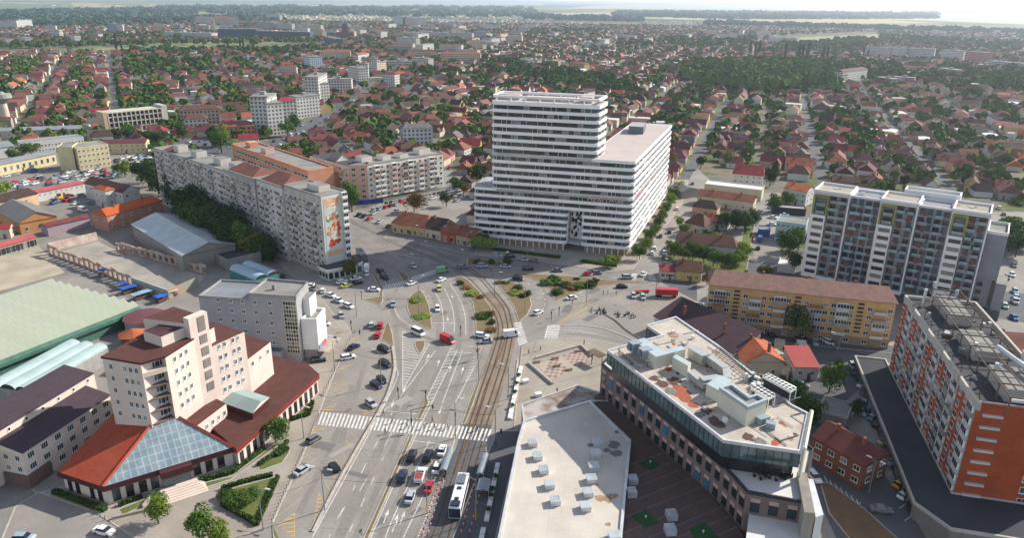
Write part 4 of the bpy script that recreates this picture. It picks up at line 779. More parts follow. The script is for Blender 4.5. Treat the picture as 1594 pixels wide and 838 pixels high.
# ---- low mall with skylights, courtyard, glass topped office
mroof = mat('mall_roof', 'c8bfb2', .8, .12, .12, 'b8afa3', fine=.05, pat=('seams', 3.2, 2.1, .9, .05)); mall = Bld('mall', 'low mall with large pale flat roof and rows of small skylights', 'mall', g2(900, 740))
mp = px([(806, 688), (815, 657), (918, 626), (982, 688), (974, 770), (967, 850), (972, 900), (760, 900), (777, 833)], 8); mall.body(mp, 0, 8, wallm('mall_wall', '8a8580')); mall.flat_roof(mp, 8, mroof, .45, .5, white_metal)
ax = px([(812, 631), (899, 601), (947, 616), (947, 626), (918, 626), (815, 657)], 6.2); mall.body(ax, 0, 6.1, wallm('mall_wall', '8a8580'), 'annex'); mall.flat_roof(ax, 6.1, mat('annex_roof', 'aba39b', .9, .45, .25, '7d6a60'), .4, .3, white_metal)
def T_sky():
    def fn(m):
        m.prism([(-.95, -.95), (.95, -.95), (.95, .95), (-.95, .95)], 0, 1.0, white_metal); m.prism([(-1.05, -1.05), (1.05, -1.05), (1.05, 1.05), (-1.05, 1.05)], 1.0, 1.15, white_metal, None, True)
        for k in range(4): m.quad((-.95+k*.48, -.95, 1.16), (-.55+k*.48, -.95, 1.16), (-.55+k*.48, .95, 1.16), (-.95+k*.48, .95, 1.16), glass('dome_glass', 'b0b8ba', .25))
    return tpl('sky', fn)
Z7 = lambda x, y: (760+x/3.52, 600+y/3.52)
for x, y in ((243, 320), (270, 393), (303, 468), (335, 550), (367, 638), (600, 318), (590, 380), (577, 450), (565, 518), (547, 593), (533, 670), (690, 832)):
    q = g2(*Z7(x, y), 8.5); mall.put('skylight', T_sky(), q[0], q[1], 8.05, .12)
def stain(m, cx, cy, r, z, mt, seed, sq=1.):
    rg = random.Random(seed); n = 14; ph = [rg.random() for _ in range(n)]; m.face([(cx+r*(.5+.6*ph[k])*math.cos(2*math.pi*k/n), cy+r*sq*(.5+.6*ph[k-1])*math.sin(2*math.pi*k/n), z) for k in range(n)], mt)
st_b = mat('stain_brown', '8f6f52', .95, .4, 1.5, 'a08a70'); st_g = mat('stain_grey', '7d7873', .95, .3, 1.5); st_r = mat('stain_rust', 'a8593a', .95, .4, 1.2, '8a5644'); st_d = mat('stain_dark', '6b5048', .95, .4, 1.2)
b = MB()
for k, (x, y, r_, m_) in enumerate(((610, 620, 1.2, st_b), (650, 625, 1.5, st_b), (685, 610, 1.0, st_b), (590, 545, .7, st_b), (660, 765, .7, st_b), (690, 330, 1.6, st_g), (700, 375, 1.5, st_g), (650, 360, 1.2, st_g), (560, 330, .9, st_g), (705, 260, .8, st_g))): q = g2(*Z7(x, y), 8); b = MB(); stain(b, q[0], q[1], r_, 8.07+k*.004, m_, k); b.build('roof_stain', mall.r)
mall.done()
ZO = 6.
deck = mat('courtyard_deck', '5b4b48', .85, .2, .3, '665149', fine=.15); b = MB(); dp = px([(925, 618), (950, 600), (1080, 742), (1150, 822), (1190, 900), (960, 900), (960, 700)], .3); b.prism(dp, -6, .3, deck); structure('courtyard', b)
b = MB(); Zc = lambda x, y: (800+x/3.985, 628+y/3.985)
for a_, c_ in (((690, 160), (830, 110)), ((720, 250), (860, 195)), ((720, 385), (930, 310)), ((725, 470), (1010, 360)), ((760, 520), (1050, 412)), ((700, 625), (1120, 460)), ((680, 715), (1170, 520)), ((675, 810), (1230, 585)), ((840, 837), (1290, 645)), ((1010, 837), (1340, 705)), ((1230, 837), (1385, 770))): ribbon(b, px([Zc(*a_), Zc(*c_)], .3), .14, .32, mat('deck_line', '8b8280', .8))
structure('courtyard_line', b); turf = mat('turf', '2f5a2a', .95, .3, .8, fine=.3)
for k, pts in enumerate(([(996, 721), (1011, 713.5), (1028, 724), (1013, 733)], [(984, 804), (1006, 793.5), (1026, 814), (1004, 823)], [(1073, 825), (1096, 814.5), (1119, 838), (1090, 850)])):
    r = thing('lawn_bed', ['small green turf square with white lamp, farthest of three in the dark courtyard', 'green turf square with white lamp beside the mall wall in the dark courtyard', 'green turf square with white lamp nearest the curved brick facade, courtyard'][k], 'lawn bed', (*px(pts[:1], .3)[0], 6.3), 'turf squares in the courtyard')
    m = MB(); m.prism(px(pts, .3), .3, .42, turf); m.build('turf', r); c = np.mean(px(pts, .3), axis=0); m = MB(); m.bar((c[0], c[1], .4), (c[0], c[1], .95), .12, white_metal, 8); m.bar((c[0], c[1], .95), (c[0], c[1], 1.15), .26, white_metal, 8, .1); m.build('lamp', r)
for k, (x, y) in enumerate(((984.5, 746), (983, 766), (1045.5, 801), (1043.5, 824))):
    q = g2(x, y, 1.2); r = thing('skylight_box', ['skylight box against the mall wall, farther of two in the courtyard', 'skylight box against the mall wall, nearer of two in the courtyard', 'bluish skylight box in mid courtyard beside the turf, farther of two', 'whiter skylight box in mid courtyard beside the turf, nearer of two'][k], 'skylight', (q[0], q[1], 6.3), 'skylights standing in the courtyard'); m = MB(); q0 = (q[0], q[1]); m.box((*q0, .3), (2, 2, 1.3), white_metal, .1); m.build('curb', r); m = MB(); m.box((*q0, 1.6), (1.9, 1.9, .12), MC['dome_glass'], .1); m.build('glass', r)
# office
gz = glass('office_glass', '4d6163', .08); brick = wallm('brick_mauve', '85706a', .12, pat=('tiles', .5, .16, .8, .02)); pinkp = mat('panel_pink', 'b39a90', .8, .1); rmem = mat('roof_membrane', 'bcb1a3', .85, .2, .25, 'a3988b', fine=.08); cream = wallm('cream_panel', 'd0ccb8', .08)
off = Bld('office_building', 'brick office with glazed top storey and rooftop ventilation machines, beside the mall', 'office building', g2(1150, 690))
top_p = px([(946, 547), (1062, 637), (1127, 688), (1246, 705), (1258, 646), (1231, 632), (1118, 540), (1052, 495), (1007, 508), (1031, 524)], 15)
br_p = px([(936, 569), (1020, 639), (1112, 716), (1140, 744), (1163, 770), (1250, 786)], 8.3); BP = [Vector(q) for q in br_p]; TP = [Vector(q) for q in top_p]
full = [*BP, TP[4]+Vector((1, -3)), TP[5], TP[6], TP[7], TP[8], BP[0]+Vector((6, 10))]
off.body([tuple(q) for q in full], 0, 8.3, brick); off.body([tuple(q) for q in full], -6, 0, wallm('office_base', '7d7570'), 'base'); b = MB(); b.prism(inset([tuple(q) for q in full], .15), 8.3, 8.4, mat('terrace_white', 'cfcbc3', .8, .08, .3)); b.build('terrace', off.r)
ring_b = MB(); ring(ring_b, [tuple(q) for q in full], .35, 8.3, 9.0, dark_m); ring_b.build('terrace_edge', off.r)
b = MB(); b.prism(inset(top_p, .9), 8.4, 12, glass('recess_glass', '25292b', .2)); b.build('recessed_storey', off.r)
b = MB(); b.prism(top_p, 11.6, 14.9, gz, None, True); b.build('glazed_storey', off.r)
b = MB(); tq = ccw(top_p)
for i in range(len(tq)):
    a, c = Vector(tq[i]), Vector(tq[(i+1) % len(tq)]); L_ = (c-a).length; k = max(1, round(L_/1.5)); d = (c-a)/k; nn = Vector((d.y, -d.x)).normalized()
    for j in range(k+1): p = a+d*j+nn*.06; b.bar((*p, 11.6), (*p, 15), .05, dark_m, 4)
b.build('mullion', off.r)
b = MB(); b.prism(inset(top_p, .1), 14.9, 15.05, rmem); b.build('roof', off.r); b = MB(); ring(b, inset(top_p, -.15), .5, 14.7, 15.4, white_metal); b.build('parapet', off.r)
for a, c in zip(BP[:-1], BP[1:]):
    L_ = (c-a).length; k = max(1, round(L_/3.1)) 
    off.row(a, c, [.5, 4.6], k, 'window', lambda i, k_: tpl('ow%d' % (OWI := random.choice([0, 0, 0, 0, 0, 0, 2])), lambda m: (m.prism([(-.85, -.06), (.85, -.06), (.85, .02), (-.85, .02)], 0, 2.9, dark_m, None, True), m.quad((-.78, -.09, .1), (.78, -.09, .1), (.78, -.09, 2.1), (-.78, -.09, 2.1), mat('pane_blue', '3a6f8c', .3) if OWI else pane_d), m.quad((-.85, -.1, 2.2), (.85, -.1, 2.2), (.85, -.1, 3.1), (-.85, -.1, 3.1), pinkp))))
lowt = px([(1166, 800), (1256, 813), (1262, 880), (1180, 880), (1160, 850)], 4); off.body(lowt, -6, 4, brick, 'lower_terrace', MC['terrace_white'])
b = MB(); s_ = px([(1241, 735), (1256, 737), (1269, 800), (1252, 798)], 9.6); b.prism(s_, -6, 9.6, wallm('side_grey', '9a9288'), mat('side_top', '8d857a', .8)); s_ = px([(1256, 745), (1266, 747), (1282, 802), (1270, 806)], 8); b.prism(s_, -6, 8, whitew, white_metal); b.build('side_wall', off.r)
# cream frame on the far corner
b = MB(); f0, f1, f2 = Vector(top_p[3]), Vector(top_p[4]), Vector(top_p[5])
for p_ in (f0+(f1-f0)*.02, f0+(f1-f0)*.5, f1): b.bar((*(p_+Vector((.6, 0))), 8.4), (*(p_+Vector((.6, 0))), 16), .4, cream, 4)
b.bar((*(f0+Vector((.6, 0))), 15.8), (*(f1+Vector((.6, 0))), 15.8), .4, cream, 4); b.bar((*(f0+Vector((.6, 0))), 12.3), (*(f1+Vector((.6, 0))), 12.3), .3, cream, 4); b.build('corner_frame', off.r)
def roofbox(name, pts, z0, z1, m, t=None, zref=None): b = MB(); b.prism(px(pts, zref or z1), z0, z1, m, t, z0 > 15.3); return b.build(name, off.r)
ltop = mat('pale_blue_cap', 'aab4b6', .6, .1)
roofbox('roof_cabin', [(988, 531), (1021, 556), (1067, 544), (1061, 538), (1032, 546), (1003, 526)], 15, 18.2, cream, ltop); roofbox('roof_cabin', [(1047, 556), (1071, 570), (1076, 565), (1053, 552)], 15, 18, cream, ltop)
roofbox('roof_cabin', [(1100, 598), (1119, 608), (1141, 592), (1120, 584)], 15, 18, cream, ltop)
bigp = [(1119, 607), (1164, 638), (1194, 626), (1178, 617), (1166, 621), (1139, 601)]; roofbox('plant_room', bigp, 15, 19, cream, mat('plant_floor', '8d8c8a', .9)); b = MB(); ring(b, px(bigp, 19), .5, 18.8, 19.6, ltop); b.build('plant_parapet', off.r)
hv = mat('hvac_blue', '8f9ba1', .5, .1)
for k, (x, y) in enumerate(((988, 541), (1004, 551))):
    q = g2(x, y, 17); b = MB(); b.box((q[0], q[1], 16.2), (2.2, 2.6, 2.2), hv, -1.13); b.bar((q[0]-1.6, q[1]-.8, 17.3), (q[0]-.9, q[1]-.4, 17.3), .8, metal_g, 10); b.build('air_handler', off.r)
b = MB(); 
for x, y in ((964, 544), (994, 570), (1008, 566), (975, 552)): q = g2(x, y, 16); b.bar((*q, 15), (*q, 16.2), .1, metal_g)
for a_, c_ in (((962, 545), (995, 570)), ((995, 570), (1012, 565)), ((978, 541), (1008, 566))): b.bar((*g2(*a_, 16.2), 16.2), (*g2(*c_, 16.2), 16.2), .14, metal_g)
b.build('steel_frame', off.r)
duct = mat('duct', 'b3b3ae', .45, .15, 1., metal=.35); b = MB()
def dbox(a_, c_, w, z0, z1, m=duct): b.wall(g2(*a_, z1), g2(*c_, z1), z0, z1, w, m)
dbox((1078, 540), (1100, 553), 2.6, 15.4, 17.8); dbox((1096, 548), (1130, 572), 1.7, 15.6, 17.4); dbox((1130, 570), (1133, 588), 1.7, 15.6, 17.3); dbox((1133, 586), (1118, 592), 1.8, 15.6, 17.2); dbox((1075, 578), (1100, 598), 1.6, 15.6, 16.9); dbox((1092, 590), (1120, 586), 1.9, 15.6, 17.5); b.build('ventilation_duct', off.r)
b = MB()
for t_ in range(12):
    a_ = lerp((1108, 548), (1165, 590), t_/11); c_ = lerp((1120, 541), (1178, 583), t_/11); b.bar((*g2(*a_, 15.9), 15.9), (*g2(*c_, 15.9), 15.9), .1, rusty, 4)
for a_, c_ in (((1108, 548), (1165, 590)), ((1120, 541), (1178, 583)), ((1114, 545), (1171, 587))): b.bar((*g2(*a_, 15.9), 15.9), (*g2(*c_, 15.9), 15.9), .1, rusty, 4)
b.build('pipe_rack', off.r)
def chiller(pts, nx):
    b = MB(); p = [Vector(q) for q in px(pts, 18)]; b.prism(inset([tuple(q) for q in p], .35), 15.5, 17.4, dark_m); b.prism([tuple(q) for q in p], 17.4, 18, whitew, None, True)
    for q in p: b.bar((*q, 15), (*q, 17.5), .09, whitew, 4)
    for i in range(nx):
        for j in range(2):
            c = p[0]+(p[1]-p[0])*((i+.5)/nx)+(p[3]-p[0])*((j+.5)/2); r_ = (p[3]-p[0]).length*.2
            b.face([(c.x+r_*math.cos(t), c.y+r_*math.sin(t), 18.02) for t in [k*math.pi/5 for k in range(10)]], dark_m)
    b.build('chiller', off.r)
chiller([(1187, 585), (1231, 609), (1240, 603), (1196, 581)], 8); chiller([(1169, 603), (1197, 620), (1207, 614), (1180, 598)], 5)
b = MB(); b.box((*g2(1187, 652, 16), 15.1), (2.6, 1.6, 1.4), hv, .5); b.box((*g2(1200, 660, 16), 15.1), (1.8, 1.4, 1.2), hv, -.4); b.box((*g2(1176, 650, 16), 15.1), (1.6, 1.2, 1.0), hv, .2); b.build('roof_unit', off.r)
b = MB()
for k in range(16): q = g2(1160+random.random()*32, 585+random.random()*14, 15.5); b.box((*q, 15.05), (.5+random.random(), .5+random.random(), .5+random.random()*1.4), rnd(metal_g, white_metal, rusty, whitew), random.random())
b.build('plant_clutter', off.r)
for (x, y, z) in ((1209, 628, 16), (1238, 640, 16)): pass
b = MB(); b.bar((*g2(1176, 612, 19), 15), (*g2(1176, 612, 19), 20), .15, white_metal); b.build('mast', off.r)
b = MB(); rr_ = random.Random(5)
for k, (x, y, r_, m_) in enumerate(((1062, 614, 2.2, st_r), (1068, 622, 1.8, st_r), (1056, 603, 1.6, st_r), (1048, 595, 2.0, st_d), (1030, 598, 1.6, st_d), (1018, 590, 1.3, st_d), (1078, 630, 1.4, st_r), (1098, 640, 1.5, st_d), (1112, 655, 1.8, st_d), (1120, 662, 1.5, st_d), (1165, 680, 1.4, st_d), (1210, 687, 1.1, st_r), (1206, 692, .8, st_r), (1048, 522, 1.6, st_b), (1066, 534, 1.1, st_b), (1090, 645, 1.2, st_g), (1040, 576, 1, st_r), (1044, 610, 1.5, st_g), (1182, 688, 1.4, st_g))):
    q = g2(x, y, 15.05); b = MB(); stain(b, *q, r_, 15.056+.004*k, m_, k+20, 1.2); b.build('roof_stain', off.r)
rs = random.Random(12)
def onroof():
    while True:
        x, y = rs.uniform(960, 1245), rs.uniform(500, 700); q = g2(x, y, 15.05)
        if inpoly(*q, inset(top_p, 1.5)): return q
for k in range(34): q = onroof(); b = MB(); stain(b, *q, rs.uniform(.2, .8), 15.06+.0006*k, rs.choice([st_d, st_b, st_g, st_r]), k+90, 1.4); b.build('roof_stain', off.r)
for k in range(22):
    q = onroof(); b = MB(); a = rs.choice((-1.13, .44)); l = rs.uniform(1.5, 7); b.bar((*q, 15.25), (q[0]+l*math.cos(a), q[1]+l*math.sin(a), 15.25), rs.uniform(.05, .14), rs.choice([metal_g, white_metal, rusty]), 6); b.build('roof_pipe', off.r)
for k in range(12): q = onroof(); b = MB(); b.box((*q, 15.05), (rs.uniform(.4, 1.4), rs.uniform(.4, 1), rs.uniform(.4, 1.2)), rs.choice([metal_g, white_metal, whitew, duct]), -1.13); b.build('roof_unit', off.r)
off.done(); ZO = 0.
# terrace furniture
tm = mat('furniture_dark', '33302e', .7)
# ================================================================ SMALLER NAMED BUILDINGS
def hz(x, y, yt):
    "height at which something standing on ground pixel x, y reaches picture row yt"
    p = G(x, y)
    lo, hi = 0., 99.
    for _ in range(30):
        z = (lo+hi)/2; v = Vector((p.x, p.y, z-H)); q = _f[1]*v.y+_f[2]*v.z; iy = CY-F*(v.x*UU[0]+v.y*UU[1]+v.z*UU[2])/q
        if iy > yt: lo = z
        else: hi = z
    return z
RF = {n: tiles(n, c) for n, c in (('rust_red', '8f5a48'), ('dull_red', '7d4640'), ('brown', '6b4a40'), ('dark_brown', '4f3d39'), ('orange', '9f6148'), ('bright_orange', 'b9643f'), ('purple_red', '6a3a42'), ('crimson', '973a3c'), ('grey', '74726f'))}
WL_ = {n: wallm('house_'+n, c, .12) for n, c in (('cream', 'c9bfa6'), ('white', 'cbc8c0'), ('yellow', 'c4ac72'), ('grey', '9c9890'), ('peach', 'c3a286'), ('pink', 'c39a8b'))}
def house(name, label, cat, a, b_, z, depth, rise, rm, wm, hip=0., ridge=.5, wins=0, wz=(1.1,), flat_m=None, chim=1, group=None, over=.4, back=0, ww=1.1, wh=1.3, door=True, fr=None):
    A, B_ = Vector(g2(*a, z)), Vector(g2(*b_, z)); p = rectp(A, B_, depth); cx = sum(q[0] for q in p)/4; cy_ = sum(q[1] for q in p)/4
    h_ = Bld(name, label, cat, (cx, cy_), group); wmm = wm if not isinstance(wm, str) else WL_[wm]; rmm = rm if not isinstance(rm, str) else RF[rm]
    h_.body(p, 0, z, wmm)
    if flat_m is not None: h_.flat_roof(p, z, flat_m, .4, .3, wmm)
    else: m = MB(); gable(m, p, z, rise, rmm, wmm, over, hip, ridge); h_.rf = m.build('roof', h_.r)
    e = (B_-A).normalized(); n = Vector((-e.y, e.x))
    if wins: h_.row(p[0], p[1], list(wz), wins, 'window', winpick(ww, wh, fr, 2))
    L_ = (B_-A).length
    if wins and depth > 4: h_.row(p[1], p[2], list(wz), max(1, int(depth/4)), 'window', winpick(ww, wh, fr, 2)); h_.row(p[3], p[0], list(wz), max(1, int(depth/4)), 'window', winpick(ww, wh, fr, 2))
    if flat_m is None and chim:
        for k in range(chim): q = A+e*L_*(.25+.5*k)+n*depth*.42; m = MB(); m.box((*q, z+rise*.5), (.7, .7, rise*.5+1.1), MC['chimney_brick'], math.atan2(e.y, e.x)); m.build('chimney', h_.r)
    if door and wins: h_.row(p[0], p[1], [0.05], [L_*.5+.9], 'door', lambda i, k: T_box(1.0, .1, 2.1, brn))
    h_.done(); h_.p = p; return h_
salm = wallm('salmon_brick', 'b9846c', .15); ywall = wallm('factory_yellow', 'd3c497', .2)
house('storage_shed', 'open sided shed with large pale grey corrugated gable roof, left of the slab block', 'shed', (205, 349), (283.6, 398), 6.5, 21, 3.2, sheet('pale_grey', 'b4bab8', 1.2, .85, rough=.4), wallm('shed_side', '8f8a82'), chim=0)
house('brick_building', 'two storey salmon building with bright orange roof behind the pale shed', 'brick building', (166, 336), (252, 312), 7.5, 10, 2.2, tiles('vivid_orange', 'c8602f', var=.12), salm, hip=2, wins=6, wz=(1.2, 4.6), chim=2)
house('depot_building', 'white two storey depot with dark maroon gable roofs beside the orange roofed building', 'depot', (131, 285), (190, 300), 8, 9, 2.8, mar, 'white', wins=9, wz=(5.2,), chim=0, ww=1.4); house('depot_annex', 'small red roofed porch wing in front of the maroon roofed depot', 'annex', (164, 302), (190, 309), 4, 5, 1.2, 'crimson', 'pink', wins=2, chim=0); house('gatehouse', 'narrow white tower wing with orange hipped roof on the maroon roofed depot', 'gatehouse', (145, 293), (163, 297), 9, 5, 1.5, 'bright_orange', 'white', hip=2, wins=2, wz=(2, 5.4), chim=0)
house('factory', 'pale yellow four storey factory block with flat roof behind the car lot', 'factory', (119, 231), (168, 225), 13.5, 16, 0, None, ywall, flat_m=bitumen, wins=7, wz=(1.5, 4.7, 7.9, 11), ww=1.1); house('factory', 'windowless yellow green factory block left of the four storey factory', 'factory', (88, 230), (112, 229), 14, 14, 0, None, ywall, flat_m=bitumen, wins=0)
house('factory_hall', 'long low yellow hall with grey roof at the left edge', 'factory', (-30, 262), (86, 239), 6.5, 12, 1.2, sheet('grey_sheet', '8a8d8e', 1.2), ywall, wins=12, wz=(1.8,), wh=2.8, ww=1.6, chim=0); house('factory_hall', 'low yellow hall with maroon roof behind the four storey factory', 'factory', (158, 224), (226, 222), 7, 12, 1.8, 'purple_red', ywall, wins=8, wz=(2, 4.6), chim=0)
house('garage_row', 'long white garage row with pinkish red roof beside the depot yard', 'garage', (57, 300), (131, 285), 5, 7, 1, sheet('pink_red', 'b0585a', 1), 'white', wins=9, wz=(3.2,), wh=.8, chim=0); house('workshop', 'cream workshop with weathered brown roof at the left edge', 'workshop', (-20, 320), (58, 301), 6, 13, 2.2, 'dark_brown', wallm('workshop_cream', 'cdb08c'), wins=2, wz=(3,), chim=0)
house('brick_hall', 'ochre and orange brick hall with grey glazed gable roof at the left edge', 'brick hall', (-8, 326), (29.6, 347), 5.5, 15, 3.6, sheet('old_grey', '77736c', .9), wallm('brick_orange', 'c08a5a'), wins=4, wh=2, chim=0)
house('lean_to', 'dark red lean to shed with pink wall behind the ruined wall', 'shed', (73, 353), (139, 338), 4.5, 6, 1, 'dull_red', wallm('lilac', 'a3909a'), chim=0); house('arcade_shed', 'long pinkish red roofed shed with white arched panels at the left edge', 'shed', (-12, 388), (55, 369), 4, 5, 1, sheet('pink_red', 'b0585a', 1), wallm('brick_orange', 'c08a5a'), wins=9, wz=(.3,), ww=2.2, wh=2.9, fr=WL_['white'], chim=0); house('small_house', 'small cream house with red roof above the arcade shed', 'house', (-12, 358), (14, 356), 4.5, 7, 1.5, 'crimson', 'cream', wins=2)
house('kiosk_shed', 'low shed with black felt roof beside the pale grey shed', 'shed', (322, 389), (353, 406), 4, 14, 0, None, conc, flat_m=bit_dark); 
# ruined walls
ruin = wallm('ruin', 'b8a595', .4, col2='9b7766', var=.3)
def ruin_wall(label, pts, h_, n=0, m=None):
    p = [Vector(q) for q in px(pts)]; r = thing('ruined_wall', label, 'wall', (*p[0], 0)); mm = MB()
    for a, c in zip(p[:-1], p[1:]):
        d = (c-a).normalized(); L_ = (c-a).length; nn = Vector((-d.y, d.x)); k = int(L_/3.4) if n else 0; mt = m or ruin
        if not k: mm.wall(a, c, 0, h_, .5, mt); continue
        st = L_/k
        for i in range(k):
            q = a+d*st*i; hh = h_*(.85+.25*random.random()); mm.wall(q, q+d*st*.42, 0, hh, .6, mt); mm.wall(q+d*st*.42, q+d*st, hh*.72, hh*.96, .5, mt); mm.wall(q+d*st*.42, q+d*st, 0, .8, .5, mt)
    mm.build('wall', r)
ruin_wall('long ruined arcade wall beside the market hall roofs', [(77, 396), (140, 419), (207, 446)], 4.2, 1); ruin_wall('ruined arcade wall in front of the pale grey shed', [(182, 390), (245, 406), (322, 428)], 3.8, 1); ruin_wall('painted yard wall with colourful panels beside the grey office', [(262, 466), (309, 445)], 3.4, 0, wallm('mural_panels', 'a8826f', .1, col2='7f9a8c')); ruin_wall('white and red ruined back wall of the old yard', [(77, 392), (152, 374)], 3.6, 0, wallm('white_ruin', 'd2c4b8', .3, col2='b98f80')); ruin_wall('plain low wall of the yard in front of the arcade', [(207, 446), (262, 466)], 3.6, 0, wallm('greenish_wall', 'a9b0a4', .3))
slab('yard', px([(80, 397), (152, 376), (185, 392), (318, 430), (306, 447), (262, 464), (207, 444)]), mat('yard_concrete', 'a59c90', .95, .3, .12, '8a857e', fine=.2), .05); slab('yard', px([(-60, 470), (-60, 400), (60, 384), (75, 398), (100, 425)]), mat('yard_gravel', 'b3a590', .95, .25, .1, '97907c', fine=.2), .05); slab('alley', px([(60, 395), (76, 398), (206, 448), (262, 468), (240, 480), (215, 474)]), asph2, .03)
# market hall
ghg = sheet('greenhouse', '98a089', 2.6, .7, var=.1, scale=.05, col2='979c8c'); A = Vector(g2(9, 557, 5.5)); B_ = Vector(g2(216, 476, 5.5)); e = (B_-A).normalized(); n_ = Vector((-e.y, e.x)); A2 = A-e*35; ML = (B_-A2).length
mk_ = Bld('market_hall', 'wide market hall under many whitish ridged translucent roofs, left side', 'market hall', B_-e*20+n_*20); gh2 = sheet('greenhouse_pale', 'c8cbc1', 2.6, .75, var=.08); U = lambda u, v: tuple(A2+e*u+n_*v); b = MB(); NR = 10; st = 4.7
mk_.body([U(0, 0), U(ML, 0), U(ML, NR*st), U(0, NR*st)], 0, 5, mat('green_fascia', '4b6f60', .7), 'wall')
for k in range(NR):
    b = MB(); s_ = st*k; ee = -3*(k) if k > 2 else 0; ee = 0
    b.quad((*U(0, s_), 5.3), (*U(ML, s_), 5.3), (*U(ML, s_+st*.5), 6.7), (*U(0, s_+st*.5), 6.7), ghg); b.quad((*U(0, s_+st*.5), 6.7), (*U(ML, s_+st*.5), 6.7), (*U(ML, s_+st), 5.3), (*U(0, s_+st), 5.3), gh2); b.face([(*U(ML, s_), 5.3), (*U(ML, s_+st), 5.3), (*U(ML, s_+st*.5), 6.7)], gh2); b.quad((*U(0, s_), 4.9), (*U(ML, s_), 4.9), (*U(ML, s_), 5.3), (*U(0, s_), 5.3), gh2); b.build('roof', mk_.r)
b = MB(); b.quad((*U(-1, -1.2), 4.6), (*U(ML, -1.2), 4.6), (*U(ML, 0), 5.3), (*U(-1, 0), 5.3), MC['green_fascia']); b.quad((*U(-1, -1.2), 3.6), (*U(ML, -1.2), 3.6), (*U(ML, -1.2), 4.6), (*U(-1, -1.2), 4.6), MC['green_fascia']); b.build('fascia', mk_.r); mk_.done()
def barrels(label, a, c, z, w, n, m, wm_, name='market_shed'):
    A = Vector(g2(*a, z)); B_ = Vector(g2(*c, z)); e = (B_-A).normalized(); n_ = Vector((-e.y, e.x)); L_ = (B_-A).length; r = thing(name, label, 'market shed', (*(A+e*L_/2+n_*w*n/2), 0))
    mm = MB(); mm.prism([A, B_, B_+n_*w*n, A+n_*w*n], 0, z, wm_); mm.build('wall', r)
    for k in range(n):
        mm = MB(); q = [(w*(k+.5)-w/2*math.cos(math.pi*t/8), z+w*.3*math.sin(math.pi*t/8)) for t in range(9)]
        for (v0, z0), (v1, z1) in zip(q[:-1], q[1:]): mm.quad((*(A+n_*v0), z0), (*(B_+n_*v0), z0), (*(B_+n_*v1), z1), (*(A+n_*v1), z1), m)
        for P_, rev in ((A, 1), (B_, 0)): f = [(*(P_+n_*v), zz) for v, zz in q]; mm.face(f[::-1] if rev else f, dark_m)
        mm.build('barrel_roof', r)
plex = sheet('polycarbonate', 'a9bdb9', 1.1, .88, rough=.35); barrels('three pale green barrel roofs beside the dark roofed pink annex', (47, 612), (168, 542), 4.5, 4.6, 3, plex, conc); barrels('small market shed with pale blue barrel roofs and teal walls by the slab block', (357, 420), (398, 437), 4, 5, 2, sheet('pale_blue', 'a5bcc4', 1.2, .85), mat('teal_wall', '3f8078', .7))
# octagon and kiosk
def cone_house(name, label, cx_, cy_, r_, z, rise, rm, wm, n=8):
    x, y = g2(cx_, cy_, z); t_ = thing(name, label, 'kiosk', (x, y, 0)); m = MB(); p = [(x+r_*math.cos(a), y+r_*math.sin(a)) for a in [2*math.pi*k/n for k in range(n)]]; m.prism(inset(p, .5), 0, z, wm); m.build('wall', t_); m = MB()
    for k in range(n): a, c = p[k], p[(k+1) % n]; m.face([(*a, z), (*c, z), (x, y, z+rise)], rm)
    m.face([(*q, z) for q in p[::-1]], rm); m.build('roof', t_)
cone_house('pavilion', 'wide maroon octagonal market pavilion with pale roof lights', 224, 492, 6.5, 4.8, .8, sheet('maroon_sheet', '6d3f45', 2.2, .8), 'x' and conc); cone_house('pavilion', 'small orange tiled hexagonal kiosk behind the hotel', 207, 520, 4.6, 3.6, 1.8, RF['bright_orange'], brn, 6)
for k, (x, y, l, c, lb) in enumerate(((202, 456, 6, '2a5aa8', 'bright blue market stall awning, largest of those by the painted wall'), (193, 450, 3, '2a5aa8', 'small blue market stall awning at the left end of the stalls'), (160, 430, 3, '3465b5', 'lone blue tarpaulin stall beside the long ruined arcade'), (222, 465, 7, '8fa3b5', 'pale grey blue stall awning between the blue stalls'), (252, 470, 4, '2f63bd', 'blue stall umbrella at the right end of the market stalls'), (268, 462, 4, 'cfc3ae', 'white stall canopy in front of the painted wall'))):
    q = g2(x, y); r = thing('market_stall', lb, 'market stall', (*q, 0), 'stalls along the ruined wall'); m = MB(); an0 = .95; m.box((*q, .3), (l*.8, 1.8, .9), brn, an0); m.build('counter', r); m = MB(); m.box((*q, 2.3), (l, 3, .15), mat('awning_%d' % k, c, .7), an0); m.build('awning', r); m = MB()
    for s1_ in (-1, 1):
        for s2_ in (-1, 1): m.bar((q[0]+s1_*l*.45*math.cos(an0)-s2_*1.3*math.sin(an0), q[1]+s1_*l*.45*math.sin(an0)+s2_*1.3*math.cos(an0), 0), (q[0]+s1_*l*.45*math.cos(an0)-s2_*1.3*math.sin(an0), q[1]+s1_*l*.45*math.sin(an0)+s2_*1.3*math.cos(an0), 2.3), .05, metal_g, 4)
    m.build('frame', r)
